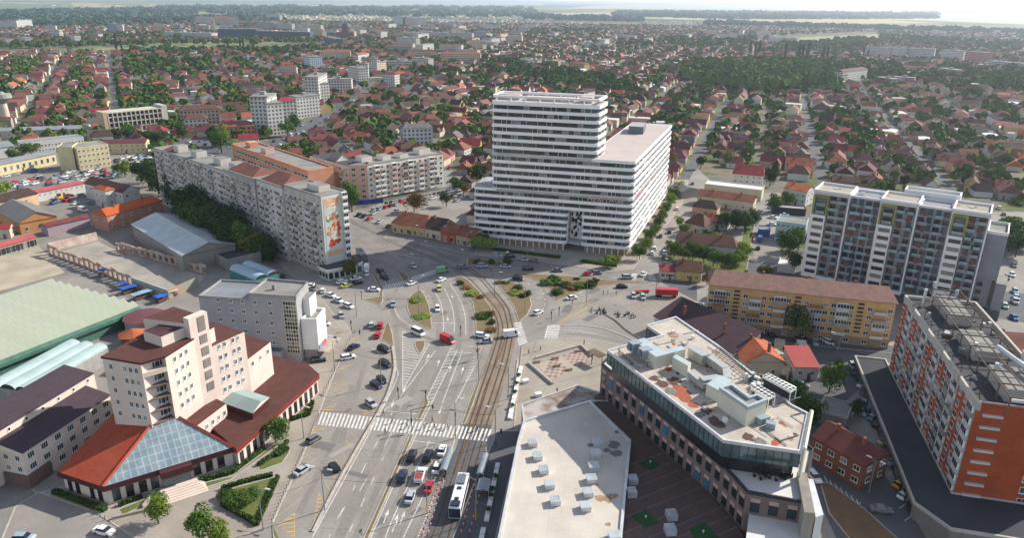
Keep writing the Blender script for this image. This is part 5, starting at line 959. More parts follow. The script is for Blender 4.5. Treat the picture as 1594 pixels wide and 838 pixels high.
# shops row
house('shop_house', 'long yellow shop house with rusty tiled roof by the junction', 'shop house', (610, 347), (661, 355), 4.5, 13, 4, 'rust_red', 'yellow', wins=5, wz=(.4,), wh=2.2, ww=1.6, hip=2); house('shop_house', 'cream shop house with dark brown roof beside the long yellow one', 'shop house', (661.5, 355), (686, 359.5), 4.5, 12, 4, 'dark_brown', 'cream', wins=3, wz=(.4,), wh=2.2); house('shop_house', 'bright orange fronted shop house next to the banded tower', 'shop house', (687, 360.5), (709, 364), 4.6, 11, 2.5, 'orange', wallm('vivid_orange', 'bf5a35'), wins=2, wz=(.4,), wh=2.4, ww=1.7); house('shop_house', 'beige shop house with rusty roof touching the banded tower', 'shop house', (710, 365), (733, 370), 4.4, 12, 2.6, 'rust_red', 'peach', wins=3, wz=(.4,), wh=2.2)
# right hand houses
house('long_house', 'long house with dark purple tiled roof behind the glazed office', 'house', (1019, 492), (1142, 550), 5, 12, 4, tiles('plum', '4f3a3f', var=.18), 'white', ridge=.97, chim=3); house('tiled_house', 'orange tiled house at the end of the dark purple roof', 'house', (1137, 533), (1161, 564), 5, 11, 3, 'bright_orange', 'cream', chim=1, wins=2)
house('small_house', 'small white house with bright red lean to roof by the yellow block', 'house', (1238, 571), (1275, 572), 4.2, 10, 1.6, sheet('bright_red', 'a33c37', .8), 'white', ridge=.98, wins=2, wz=(1.6,), chim=0); house('brick_house', 'dark brick two storey house with maroon hipped roof beside the glazed office', 'house', (1267, 680), (1346, 725), 6.4, 9, 2.8, 'dull_red', wallm('brick_brown', '7b5240', .1), hip=0, wins=4, wz=(1.2, 4.1), chim=2, ww=1.6); house('shed', 'low grey flat roofed shed between the glazed office and parked cars', 'shed', (1272, 642), (1318, 655), 3, 9, 0, None, conc, flat_m=bitumen)
house('kiosk_house', 'tiny white kiosk with pale blue roof behind the plum roofed house', 'kiosk', (1069, 481), (1095, 484), 3.2, 6, 0, None, 'white', flat_m=mat('blue_grey_roof', '7c929c', .7))
house('corner_house', 'yellow cottage with brown roof at the corner by the side street', 'house', (1052, 421), (1092, 425), 4, 9, 3, 'brown', 'yellow', hip=.5, wins=3); house('corner_shop', 'little red roofed shop attached to the yellow corner cottage', 'shop', (1029, 422), (1051, 423), 3.4, 7, 1.5, 'crimson', 'cream', wins=3, ww=1.5)
house('long_house', 'long white cottage with dark brown tiled roof behind the garden trees', 'house', (1052, 377), (1146, 386), 4.4, 10, 3.4, 'brown', 'white', hip=2, wins=7, chim=3); house('cottage', 'brown hipped cottage nearest the street, middle of the right hand row', 'house', (1066, 346), (1096, 353), 4.2, 10, 4, 'brown', 'cream', hip=4, wins=2); house('cottage', 'low red roofed cottage wing behind the dark trees, right of the street', 'house', (1097, 341), (1132, 346), 4.2, 7, 2, 'crimson', 'white', wins=3)
house('cottage', 'brown roofed cottage in front of the long rusty roofed row house', 'house', (1078, 321), (1116, 326), 4.2, 8, 3, 'dark_brown', 'peach', hip=3, wins=3); house('row_house', 'long low row house with rusty brown roof and cream walls', 'row house', (1086, 304), (1173, 315), 5, 9, 2.6, 'rust_red', 'cream', wins=9, chim=2); house('hall', 'long hall with white flat roof behind the rusty row house', 'hall', (1097, 287), (1186, 297), 6, 10, 0, None, 'cream', flat_m=mat('white_membrane', 'cfcfcb', .6, .1)); house('villa', 'large white villa with crimson mansard roof behind the white flat hall', 'villa', (1141, 270), (1188, 274), 9, 13, 4.5, 'crimson', 'white', hip=1, wins=5, wz=(1.5, 4.3, 7), chim=1)
house('office_block', 'pale cyan three storey office left of the white apartment block', 'office building', (1209, 345), (1255, 351), 8.5, 11, 0, None, wallm('cyan', 'a3bcc0', .1), flat_m=bitumen, wins=6, wz=(1.2, 3.9, 6.4)); house('tiled_building', 'white building with bright orange red roof above the cyan office', 'house', (1221, 293), (1256, 299), 8, 11, 2.5, 'bright_orange', 'white', wins=4, wz=(2, 5)); house('garage', 'blue doored garage at the end of the yard by the cyan office', 'garage', (1180, 358), (1199, 360), 3, 7, 0, None, mat('blue_door', '3a5a94', .5), flat_m=bitumen); house('carport', 'long open carport with pale roof behind the cyan office', 'carport', (1203, 323), (1255, 327), 3.2, 6, 0, None, dark_m, flat_m=conc); house('barn', 'grey roofed barn at the top of the side street', 'barn', (1040, 292), (1062, 299), 4, 12, 1.8, 'grey', 'grey')
house('garage', 'small low white garage in the yard beside the white apartment block', 'garage', (1211, 412), (1238, 416), 3, 8, 0, None, 'white', flat_m=mat('white_membrane', 'cfcfcb', .6, .1)); house('tiled_house', 'brown roofed house at the right edge behind the panel block', 'house', (1556, 545), (1605, 549), 5, 12, 3.5, 'rust_red', 'peach', wins=3); house('tiled_house', 'low red roofed house at the right edge beside the antennas', 'house', (1580, 585), (1620, 590), 4, 10, 2, 'crimson', 'peach')
# upper left
house('office_block', 'long white office with ribbon windows behind the yellow factory', 'office building', (35, 224), (130, 214), 8, 14, 0, None, 'white', flat_m=sheet('grey_sheet', '8a8d8e', 1.2), wins=18, wz=(2, 5)); house('warehouse', 'white warehouse with grey roof at the left edge', 'warehouse', (-20, 232), (22, 227), 7, 22, 2, MC['sheet_grey_sheet'], 'white', chim=0); house('warehouse', 'long grey roofed warehouse beside the water tower', 'warehouse', (-20, 205), (130, 200), 6, 16, 1.5, MC['sheet_grey_sheet'], 'white', wins=12, wz=(2.5,), chim=0)
z_ = 15.; A = Vector(g2(167, 178, z_)); B_ = Vector(g2(252, 170, z_)); fr_ = Bld('concrete_frame', 'unfinished three storey concrete frame building behind the yellow factory', 'unfinished building', (A+B_)/2); p = rectp(A, B_, 15); e = (B_-A).normalized(); n_ = Vector((-e.y, e.x)); L_ = (B_-A).length; pale = mat('frame_concrete', 'c3bba8', .9, .2)
for z in (4, 8, 12, 15.4): fr_.body(p, z, z+.7, pale, 'floor_slab', None, True)
for k in range(13):
    for v in (.5, 14): fr_.put('pillar', T_box(.7, .7, 15.4, pale), *(A+e*(k*(L_-.7)/12+.35)+n_*v), 0, math.atan2(e.y, e.x))
fr_.body([tuple(A-e*3), tuple(A), tuple(A+n_*15), tuple(A-e*3+n_*15)], 0, 16.5, wallm('frame_end', 'c2aa86')); fr_.body([tuple(B_), tuple(B_+e*4), tuple(B_+e*4+n_*15), tuple(B_+n_*15)], 0, 18, wallm('frame_end2', 'b9b4aa')); fr_.body(inset(p, 3), 0, 15, dk_r, 'core'); fr_.done()
x, y = g2(12, 198); wt_h = hz(12, 198, 146); r = thing('water_tower', 'pale concrete water tower with wide flared top at the left edge', 'water tower', (x, y, 0)); m = MB(); m.bar((x, y, 0), (x, y, wt_h*.72), 3.6, pale, 16, 3.0); m.build('shaft', r); m = MB(); m.bar((x, y, wt_h*.72), (x, y, wt_h*.88), 3.0, conc, 16, 7.5); m.bar((x, y, wt_h*.88), (x, y, wt_h), 7.5, conc, 16, 7.2); m.bar((x, y, wt_h), (x, y, wt_h*1.06), 3, conc, 12, 2.5); m.build('tank', r)
# ---- apartment and office blocks farther off: base row, top row
def grid_wall(col, roofc=None):
    "wall with a regular grid of small windows, for blocks too far off to show them one by one"
    k = 'grid_'+col
    if k in MC: return MC[k]
    m = mat(k, col, .85, .12, .05); n = m.node_tree; N = n.nodes; L = n.links; b = N['Principled BSDF']; src = b.inputs['Base Color'].links[0].from_socket
    uv = N.new('ShaderNodeUVMap'); br = N.new('ShaderNodeTexBrick'); br.offset = 0; br.inputs['Scale'].default_value = 1; br.inputs['Brick Width'].default_value = 3.0; br.inputs['Row Height'].default_value = 2.9; br.inputs['Mortar Size'].default_value = .72; br.inputs['Mortar Smooth'].default_value = .1
    br.inputs['Color1'].default_value = (.1, .11, .13, 1); br.inputs['Color2'].default_value = (.3, .3, .3, 1); br.inputs['Mortar'].default_value = (1, 1, 1, 1); L.new(uv.outputs[0], br.inputs['Vector'])
    mm = N.new('ShaderNodeMix'); mm.data_type = 'RGBA'; mm.blend_type = 'MULTIPLY'; mm.inputs[0].default_value = 1; L.new(src, mm.inputs[6]); L.new(br.outputs['Color'], mm.inputs[7]); L.new(mm.outputs[2], b.inputs['Base Color']); return m
def far_block(x0, y0, x1, y1, yt, depth, col, roof, label, name='apartment_block', cat='apartment block', grid=True):
    A, B_ = Vector(g2(x0, y0)), Vector(g2(x1, y1)); z = min(hz(x0, y0, yt), 40); p = rectp(A, B_, depth); c = sum((Vector(q) for q in p), Vector((0, 0)))/4
    r = thing(name, label, cat, (*c, 0), 'blocks in the distance'); m = MB(); m.prism(p, 0, z, grid_wall(col) if grid else wallm('plain'+col, col)); m.build('wall', r); m = MB()
    if roof in RF: gable(m, p, z+.02, min(3, depth*.2), RF[roof], None, .4, depth*.3)
    else: m.prism(grow(p, .3, .3, .3, .3), z, z+.9, bitumen if roof is None else roof, None, True)
    m.build('roof', r)
    if roof is None:
        e = (B_-A).normalized(); n = Vector((-e.y, e.x)); L_ = (B_-A).length
        for k in range(max(1, int(L_/24))): m = MB(); m.box((*(A+e*(L_*(k+.5)/max(1, int(L_/24)))+n*depth*.5), z+.9), (4, 4, 2.4), conc, math.atan2(e.y, e.x)); m.build('roof_cabin', r)
    FOOT.append(p)
W1, W2, W3, W4, W5 = 'c9c5bd', 'bdb8ae', 'c9b79e', 'a9a8a8', 'b88c7c'
for a in ((401, 206, 420, 212, 158, 13, W1, None, 'white ten storey block nearest along the avenue, above the orange office'), (421, 211, 436, 203, 152, 13, W1, None, 'slim orange topped tower block beside the nearest white avenue block'), (437, 190, 462, 188, 158, 14, W1, 'crimson', 'white block with crimson roof right of the orange topped tower'), (464, 184, 500, 180, 152, 13, W1, None, 'long white block with grey roof curving along the avenue'), (476, 158, 497, 162, 128, 13, W2, None, 'grey white ten storey block midway along the avenue'), (498, 163, 512, 154, 121, 13, W1, None, 'orange striped stair tower block midway along the avenue'), (508, 146, 548, 146, 124, 13, W1, None, 'low white block beyond the striped stair tower'),
          (543, 133, 560, 137, 104, 12, W1, None, 'white block with red stair tower farther up the avenue'), (562, 124, 574, 124, 100, 12, W1, None, 'slim white block farther up the avenue, beyond the red stair tower'), (576, 118, 588, 118, 92, 12, W2, None, 'tall slim white block at the upper bend of the avenue'), (588, 116, 602, 114, 98, 12, W3, None, 'cream block at the upper bend of the avenue'), (603, 108, 642, 108, 96, 12, W2, None, 'long grey block crossing the top of the avenue'), (598, 137, 615, 138, 115, 12, W1, 'dull_red', 'white block with red cap roof beside the avenue, standing alone'),
          (483, 111, 503, 110, 89, 20, 'b9c4cc', None, 'pale bluish white block among the red roofs left of the avenue'), (435, 117, 462, 117, 105, 12, W2, 'rust_red', 'cream block with tiled roof behind the bluish white block'), (500, 95, 546, 95, 80, 15, W3, 'orange', 'low cream block with orange roof beyond the bluish block'), (558, 96, 575, 93, 85, 12, W1, 'orange', 'small white building with orange roof beyond the avenue'), (642, 104, 667, 106, 90, 12, W1, None, 'white block at the end of the long grey block'),
          (686, 97, 748, 98, 83, 13, W3, 'orange', 'long pinkish block with thin orange roof, top centre'), (752, 72, 765, 72, 60, 12, W1, None, 'white block with orange stripe, top centre'), (765, 72, 778, 71, 60, 12, W1, None, 'white office slab right of the striped block, top centre'), (735, 80, 752, 80, 63, 12, W3, None, 'cream tower block above the long pinkish block'), (740, 62, 757, 62, 49, 12, W4, None, 'grey slab block above the cream tower, top centre'), (618, 75, 648, 77, 58, 12, W2, None, 'row of grey slab blocks left of the chimney, nearest'), (575, 52, 592, 55, 43, 12, W3, 'crimson', 'cream tower with crimson roof near the domed church'), (613, 40, 622, 41, 25, 14, W1, None, 'leftmost of the cluster of tall white towers near the horizon'), (623, 40, 630, 41, 26, 14, '6d7888', None, 'blue grey tower in the middle of the cluster near the horizon'), (631, 41, 645, 41, 27, 14, W3, None, 'cream tower in the cluster near the horizon'), (646, 42, 664, 42, 28, 14, W1, None, 'rightmost white tower of the cluster near the horizon'),
          (505, 68, 524, 72, 57, 14, '55707f', None, 'dark glass office beside the bridge in the upper left'), (340, 60, 400, 60, 45, 20, '4d5f6b', None, 'large dark blue glazed hall, upper left'), (400, 60, 483, 62, 48, 20, '54656e', None, 'long dark glazed exhibition hall under white frame, upper left'), (255, 60, 330, 62, 50, 25, 'b6c4c6', None, 'pale blue curved roof sports hall, upper left'), (170, 52, 182, 53, 36, 12, '8fa0aa', None, 'grey blue tower block, upper left'), (183, 53, 193, 53, 38, 12, W1, None, 'white tower block next to the grey blue one, upper left'), (0, 46, 28, 46, 32, 14, W1, None, 'white blocks at the top left corner, left one'), (30, 45, 52, 44, 31, 14, W1, None, 'white block at the top left corner, right one'), (72, 50, 88, 50, 40, 13, W1, None, 'small white block right of the top left corner pair'),
          (305, 38, 330, 40, 26, 13, W3, None, 'cream block group left of the hill village, upper left'), (335, 40, 360, 42, 25, 13, W3, 'orange', 'cream block with orange roof, upper left of centre'), (362, 42, 372, 42, 26, 12, W2, None, 'grey block beside the orange roofed cream block, upper left'), (400, 47, 428, 48, 34, 13, W4, None, 'grey block before the yellow field, upper left'), (430, 48, 455, 49, 36, 13, W2, None, 'second grey block before the yellow field, upper left'), (470, 50, 500, 51, 38, 13, W2, None, 'pale block just left of the domed church'), (545, 50, 562, 52, 40, 13, W3, None, 'cream block just right of the domed church'), (415, 32, 436, 33, 22, 13, W1, None, 'white block at the edge of the yellow field'), (20, 66, 35, 66, 58, 12, W2, None, 'pale low block near the left edge, upper left'),
          (620, 58, 660, 60, 50, 12, W3, None, 'row of cream slab blocks in the top centre, left one'), (662, 60, 700, 62, 50, 12, W2, None, 'row of slab blocks in the top centre, middle one'), (702, 62, 735, 63, 51, 12, W2, None, 'row of slab blocks in the top centre, right one'), (600, 82, 640, 82, 72, 12, W4, 'brown', 'low grey block under the row of slab blocks'), (640, 92, 680, 92, 80, 14, W3, 'brown', 'pale school like block near the brick chimney'),
          (805, 104, 822, 106, 92, 12, W1, None, 'small white block just above the banded tower, left one'), (823, 104, 836, 105, 93, 12, W2, None, 'small white block just above the banded tower, right one'), (846, 107, 869, 108, 95, 12, W4, None, 'grey white block above the banded tower, beside the white pair'), (885, 110, 909, 112, 98, 14, 'bfa56c', 'rust_red', 'ochre building with rusty roof above the banded tower'), (925, 75, 947, 76, 68, 20, W1, None, 'white industrial building beside the tall mast, top'), (908, 73, 924, 73, 66, 20, 'c8d2d6', None, 'white domed sports hall beside the tall mast, top'), (1180, 58, 1200, 58, 48, 14, W1, None, 'white block at the right of the poplars, top'),
          (1195, 68, 1240, 70, 58, 16, W1, None, 'white industrial hall right of centre, top'), (1345, 90, 1385, 92, 73, 14, W2, None, 'modern grey and white block, leftmost of the right hand estate'), (1387, 92, 1410, 92, 74, 14, W1, None, 'modern white block, second from left in the right hand estate'), (1412, 92, 1452, 94, 75, 14, W2, None, 'modern white block, third from left in the right hand estate'), (1462, 95, 1497, 97, 78, 14, W1, None, 'modern white block with brown panels, fourth in the right hand estate'), (1500, 97, 1535, 100, 80, 14, W5, None, 'modern block with red brown panels, rightmost in the right hand estate'), (1536, 105, 1594, 110, 95, 16, W4, None, 'grey blue low block at the right edge of the estate'), (1320, 108, 1365, 110, 101, 12, W3, 'brown', 'low cream block under the right hand estate, left'), (1405, 112, 1455, 115, 104, 12, W3, 'dull_red', 'low brick block under the right hand estate, middle'), (1457, 120, 1485, 124, 106, 14, W5, None, 'brick red block under the right hand estate'), (1310, 130, 1348, 124, 112, 13, W1, 'brown', 'white balconied block beside the woods on the right'), (1290, 128, 1310, 130, 115, 12, W2, 'brown', 'grey block at the edge of the woods on the right'), (1362, 130, 1388, 134, 120, 12, W4, None, 'long low grey block right of the white balconied block'), (1390, 130, 1422, 132, 120, 12, W2, None, 'second low grey block right of the white balconied block'), (1254, 88, 1275, 88, 80, 12, W1, None, 'small white block behind the poplars on the right')): far_block(*a)
for a in ((628, 226, 674, 224, 200, 12, 'c3c4c2', 'grey', 'white gable fronted block above the cream apartment block, centre left'), (290, 210, 326, 208, 186, 14, W1, 'brown', 'white building with brown hipped roof beside the avenue, left'), (282, 195, 345, 192, 172, 16, 'b7a392', 'brown', 'long school building with brown roof beside the avenue, left'), (346, 217, 398, 214, 198, 16, 'c08a66', 'rust_red', 'orange walled building with tiled roof behind the orange office'), (697, 195, 748, 195, 186, 10, 'c4c0b8', 'crimson', 'long low building with crimson roof left of the banded tower')): far_block(*a, name='tiled_building', cat='building', grid=True)
# church, chimney and mast in the distance
x, y = g2(540, 60); r = thing('domed_church', 'domed brick church among the grey blocks, upper left of centre', 'church', (x, y, 0), 'blocks in the distance'); m = MB(); m.box((x, y, 0), (42, 34, 17), mat('church_brick', '7f5a52', .9)); m.bar((x, y, 17), (x, y, 27), 12, MC['church_brick'], 12); m.build('wall', r); m = MB()
for k in range(6): a0, a1 = k*math.pi/12, (k+1)*math.pi/12; m.bar((x, y, 27+13*math.sin(a0)), (x, y, 27+13*math.sin(a1)), 13*math.cos(a0), mat('dome_lead', '4b525c', .5), 14, max(.3, 13*math.cos(a1)))
m.build('dome', r)
for (px_, py_, yt, r_, c, lb, nm) in ((668, 90, 73, 2.2, '9a5a48', 'tall brick chimney near the pale school, top centre', 'brick_chimney'), (949, 76, 57, 1.6, 'b9a8a0', 'tall pale chimney beside the white industrial building, top', 'chimney')):
    x, y = g2(px_, py_); zz = hz(px_, py_, yt); r = thing(nm, lb, 'chimney', (x, y, 0)); m = MB(); m.bar((x, y, 0), (x, y, zz), r_, mat('chim_'+c, c), 10, r_*.7); m.build('shaft', r)
# ================================================================ TREES
def leafm(name, c1, c2):
    m = mat(name, c1, .95, .3, .9, c2, fine=.35, spec=.1); n = m.node_tree; b = n.nodes['Principled BSDF']; src = b.inputs['Base Color'].links[0].from_socket
    oi = n.nodes.new('ShaderNodeObjectInfo'); hs = n.nodes.new('ShaderNodeHueSaturation'); mr = n.nodes.new('ShaderNodeMapRange'); mr.inputs[3].default_value = .75; mr.inputs[4].default_value = 1.35; n.links.new(oi.outputs['Random'], mr.inputs[0]); n.links.new(mr.outputs[0], hs.inputs['Value']); n.links.new(src, hs.inputs['Color']); n.links.new(hs.outputs[0], b.inputs['Base Color']); return m
LF = {'dark green': leafm('leaf_dark', '3c5228', '2c4020'), 'mid green': leafm('leaf_mid', '56702f', '435a2a'), 'yellow green': leafm('leaf_yellow', '7a8c36', '5f7430'), 'olive': leafm('leaf_olive', '66682f', '565228'), 'rusty': leafm('leaf_rusty', '8a6034', '66602f')}
bark = mat('bark', '5d4d3e', .95, .3, 1.)
def crown(kind, nq, leaf, seed):
    "leaf cluster crown, about 1 high and 1 wide, standing on z=0"
    rg = np.random.RandomState(seed); cl = []
    if kind == 'round': cl = [(rg.normal(0, .17), rg.normal(0, .17), .62+rg.normal(0, .14), .17+rg.rand()*.11) for _ in range(16)]
    elif kind == 'wide': cl = [(rg.uniform(-.33, .33), rg.uniform(-.33, .33), .6+rg.normal(0, .1), .15+rg.rand()*.1) for _ in range(18)]
    elif kind == 'column': cl = [(rg.normal(0, .05), rg.normal(0, .05), z, .1+.06*math.sin(z*3)) for z in np.linspace(.12, .93, 12)]
    elif kind == 'cone': cl = [(rg.normal(0, .04), rg.normal(0, .04), z, .3*(1.02-z)) for z in np.linspace(.12, .95, 12)]
    elif kind == 'bush': cl = [(rg.uniform(-.3, .3), rg.uniform(-.3, .3), .35+rg.normal(0, .12), .2+rg.rand()*.1) for _ in range(9)]
    C_ = np.array(cl); w = C_[:, 3]**2; idx = rg.choice(len(cl), nq, p=w/w.sum()); d = rg.normal(size=(nq, 3)); d /= np.linalg.norm(d, axis=1)[:, None]; d[:, 2] = np.where(rg.rand(nq) < .75, np.abs(d[:, 2]), d[:, 2])
    P = C_[idx, :3]+d*C_[idx, 3:4]*(0.8+.35*rg.rand(nq, 1)); nrm = d+rg.normal(size=(nq, 3))*.45; nrm /= np.linalg.norm(nrm, axis=1)[:, None]
    t = np.cross(nrm, rg.normal(size=(nq, 3))); t /= np.linalg.norm(t, axis=1)[:, None]; s_ = np.cross(nrm, t); L_ = leaf*(.6+.8*rg.rand(nq, 1))
    V = np.stack([P-t*L_-s_*L_*.7, P+t*L_-s_*L_*.7, P+t*L_*.8+s_*L_*.7, P-t*L_*.8+s_*L_*.7], 1).reshape(-1, 3); V[:, 2] = np.maximum(V[:, 2], .02); return V
def quadmesh(name, V, m):
    n = len(V)//4; me = D.meshes.new(name); me.vertices.add(len(V)); me.vertices.foreach_set('co', V.astype(np.float32).ravel()); me.loops.add(4*n); me.loops.foreach_set('vertex_index', np.arange(4*n, dtype=np.int32)); me.polygons.add(n); me.polygons.foreach_set('loop_start', np.arange(0, 4*n, 4, dtype=np.int32)); me.polygons.foreach_set('loop_total', np.full(n, 4, dtype=np.int32))
    me.materials.append(m); me.update(calc_edges=True); return me
CR = {}
def crown_mesh(kind, big, v):
    k = (kind, big, v)
    if k not in CR: CR[k] = quadmesh('crown', crown(kind, 2600 if big else 620, .026 if big else .05, hash((kind, v)) % 1000 if 0 else v*17+len(kind)), LF['dark green'])
    return CR[k]
def trunk_mesh(kind):
    if ('t', kind) in CR: return CR[('t', kind)]
    m = MB(); m.bar((0, 0, 0), (.01, 0, .5), .028, bark, 7, .016); m.bar((.01, 0, .5), (0, .01, .78), .016, bark, 6, .006)
    if kind in ('round', 'wide'):
        for a in range(5): m.bar((.005, 0, .32+.05*a), (.24*math.cos(a*2.2), .24*math.sin(a*2.2), .55+.05*a), .012, bark, 5, .004)
    o = m.build('trunk', link=False); me = o.data; D.objects.remove(o); CR[('t', kind)] = me; return me
TREES = []
def tree(x, y, h_, w, kind='round', col='dark green', big=False, label=None, name=None, group='trees'):
    nm = {'column': 'poplar_tree', 'cone': 'conifer_tree', 'bush': 'bush'}.get(kind, 'tree'); r = thing(name or nm, label, 'bush' if kind == 'bush' else 'tree', (x, y, 0), group); r.rotation_euler = (0, 0, random.random()*6.28)
    v = random.randrange(4); c = child('crown' if kind != 'bush' else 'foliage', r, crown_mesh(kind, big, v), sc=(w, w, h_)); c.material_slots[0].link = 'OBJECT'; c.material_slots[0].material = LF[col]
    if kind != 'bush': child('trunk', r, trunk_mesh(kind), sc=(h_, h_, h_))
    else: child('stem', r, trunk_mesh(kind), sc=(h_, h_, h_*.6))
    TREES.append((r, x, y, h_, w, kind, col)); return r
def tpx(x, y, h_, w, kind='round', col='dark green', big=True, **k): q = g2(x, y); return tree(q[0], q[1], h_, w, kind, col, big, **k)
# trees one can tell apart near the junction (ground position in the photo)
for a in ((430, 690, 6.5, 6, 'round', 'mid green'), (247, 817, 6.5, 5, 'round', 'yellow green'), (312, 842, 6.5, 6.5, 'round', 'mid green'), (345, 850, 5, 5, 'round', 'yellow green'), (372, 782, 3, 6, 'bush', 'mid green'), (395, 775, 2.5, 4, 'bush', 'mid green'), (352, 776, 2.4, 4, 'bush', 'dark green'), (548, 330, 13, 11, 'round', 'mid green'), (645, 330, 9, 9, 'round', 'rusty'), (695, 322, 7, 6, 'round', 'dark green'), (722, 306, 7, 5, 'round', 'rusty'),
          (388, 392, 17, 4.5, 'column', 'dark green'), (306, 356, 17, 16, 'round', 'dark green'), (328, 372, 17, 17, 'wide', 'mid green'), (355, 388, 15, 15, 'round', 'dark green'), (290, 336, 15, 14, 'wide', 'dark green'), (378, 398, 13, 13, 'round', 'mid green'), (232, 292, 13, 12, 'round', 'dark green'), (316, 362, 18, 18, 'wide', 'dark green'), (342, 378, 16, 16, 'round', 'dark green'), (300, 345, 16, 15, 'round', 'dark green'), (278, 322, 15, 15, 'round', 'dark green'), (262, 312, 14, 14, 'round', 'dark green'), (247, 302, 14, 13, 'round', 'dark green'), (330, 350, 15, 14, 'round', 'dark green'), (220, 285, 12, 12, 'round', 'dark green'), (195, 276, 9, 7, 'round', 'yellow green'), (185, 274, 7, 6, 'round', 'mid green'), (366, 394, 14, 15, 'round', 'dark green'), (410, 404, 10, 10, 'round', 'dark green'), (392, 400, 11, 12, 'wide', 'olive'), (425, 408, 7, 7, 'round', 'dark green'),
          (548, 432, 7, 5.5, 'round', 'olive'), (745, 390, 6.5, 8, 'wide', 'yellow green'), (763, 390, 6, 8, 'wide', 'yellow green'), (750, 384, 6, 7, 'wide', 'mid green'), (945, 418, 5.5, 6, 'wide', 'yellow green'), (957, 416, 5, 6, 'wide', 'yellow green'), (995, 405, 6, 6, 'round', 'mid green'), (1003, 393, 6, 6, 'round', 'yellow green'), (1010, 380, 6, 6, 'round', 'mid green'), (1018, 370, 6, 6, 'round', 'yellow green'), (1024, 358, 6, 6, 'round', 'mid green'), (1031, 347, 6.5, 6, 'round', 'yellow green'), (1037, 335, 6, 6, 'round', 'mid green'), (1044, 322, 6.5, 6, 'round', 'yellow green'), (1050, 310, 6, 6, 'round', 'mid green'), (1055, 300, 6, 6, 'round', 'yellow green'),
          (1233, 525, 12, 12, 'round', 'dark green'), (1290, 612, 8, 8, 'round', 'mid green'), (1302, 585, 5, 3.5, 'round', 'mid green'), (1258, 668, 8, 6, 'round', 'dark green'), (1240, 640, 8, 6, 'round', 'dark green'), (1252, 655, 7, 6, 'round', 'dark green'), (1190, 565, 4, 4, 'bush', 'olive'), (1200, 545, 3, 4, 'bush', 'mid green'), (1330, 650, 5, 4, 'round', 'dark green'),
          (1062, 407, 7, 8, 'wide', 'mid green'), (1048, 400, 7, 8, 'wide', 'mid green'), (1078, 405, 7, 8, 'round', 'mid green'), (1095, 410, 6, 7, 'round', 'dark green'), (1110, 415, 7, 7, 'round', 'mid green'), (1122, 418, 6, 7, 'round', 'dark green'), (1138, 420, 6, 7, 'round', 'mid green'), (1150, 412, 6, 7, 'wide', 'yellow green'), (1160, 402, 5, 7, 'wide', 'yellow green'), (1155, 390, 5, 7, 'bush', 'yellow green'), (1130, 360, 9, 9, 'round', 'dark green'), (1145, 358, 9, 9, 'round', 'dark green'), (1160, 362, 9, 9, 'round', 'dark green'), (1172, 355, 8, 8, 'round', 'mid green'), (1062, 366, 5, 6, 'round', 'mid green'), (1058, 355, 5, 5, 'round', 'yellow green'), (1100, 368, 4, 5, 'bush', 'mid green'), (1115, 372, 4, 5, 'bush', 'yellow green'),
          (1228, 400, 10, 10, 'round', 'dark green'), (1242, 390, 9, 9, 'round', 'mid green'), (1236, 425, 8, 7, 'round', 'dark green'), (1190, 432, 5, 7, 'wide', 'olive'), (1205, 330, 8, 9, 'round', 'mid green'), (1225, 322, 7, 9, 'round', 'mid green'), (1205, 270, 10, 8, 'cone', 'dark green'), (1198, 290, 9, 9, 'round', 'dark green'), (1100, 445, 5, 4, 'round', 'rusty'),
          (345, 238, 15, 12, 'round', 'mid green'), (335, 228, 13, 12, 'round', 'dark green'), (352, 228, 13, 11, 'round', 'yellow green'), (505, 300, 11, 10, 'round', 'dark green'), (497, 290, 11, 10, 'round', 'dark green'), (515, 312, 9, 7, 'round', 'dark green'), (590, 225, 12, 14, 'wide', 'dark green'), (650, 245, 9, 8, 'round', 'olive'), (683, 240, 8, 8, 'round', 'yellow green'), (697, 242, 8, 8, 'round', 'dark green'), (715, 300, 7, 9, 'wide', 'dark green'), (730, 290, 7, 8, 'wide', 'dark green'), (705, 290, 5, 6, 'round', 'mid green'),
          (10, 305, 8, 10, 'wide', 'yellow green'), (32, 308, 5, 7, 'wide', 'mid green'), (50, 245, 10, 12, 'wide', 'mid green'), (20, 250, 7, 9, 'round', 'mid green'), (35, 230, 7, 9, 'round', 'dark green'), (250, 225, 10, 12, 'wide', 'dark green'), (225, 222, 9, 12, 'wide', 'dark green'), (200, 220, 10, 12, 'wide', 'dark green'), (180, 222, 9, 10, 'round', 'dark green'), (285, 218, 11, 11, 'round', 'dark green'), (448, 212, 12, 12, 'wide', 'mid green'), (460, 205, 12, 12, 'round', 'dark green'), (520, 152, 10, 12, 'wide', 'dark green'), (535, 165, 10, 12, 'wide', 'dark green'), (1560, 385, 12, 16, 'wide', 'dark green'), (1580, 400, 11, 14, 'wide', 'dark green'), (1572, 372, 11, 14, 'wide', 'mid green'), (1595, 385, 11, 14, 'wide', 'dark green'), (1548, 445, 3, 4, 'bush', 'yellow green'), (1558, 440, 3, 4, 'bush', 'yellow green')):
    tpx(*a)
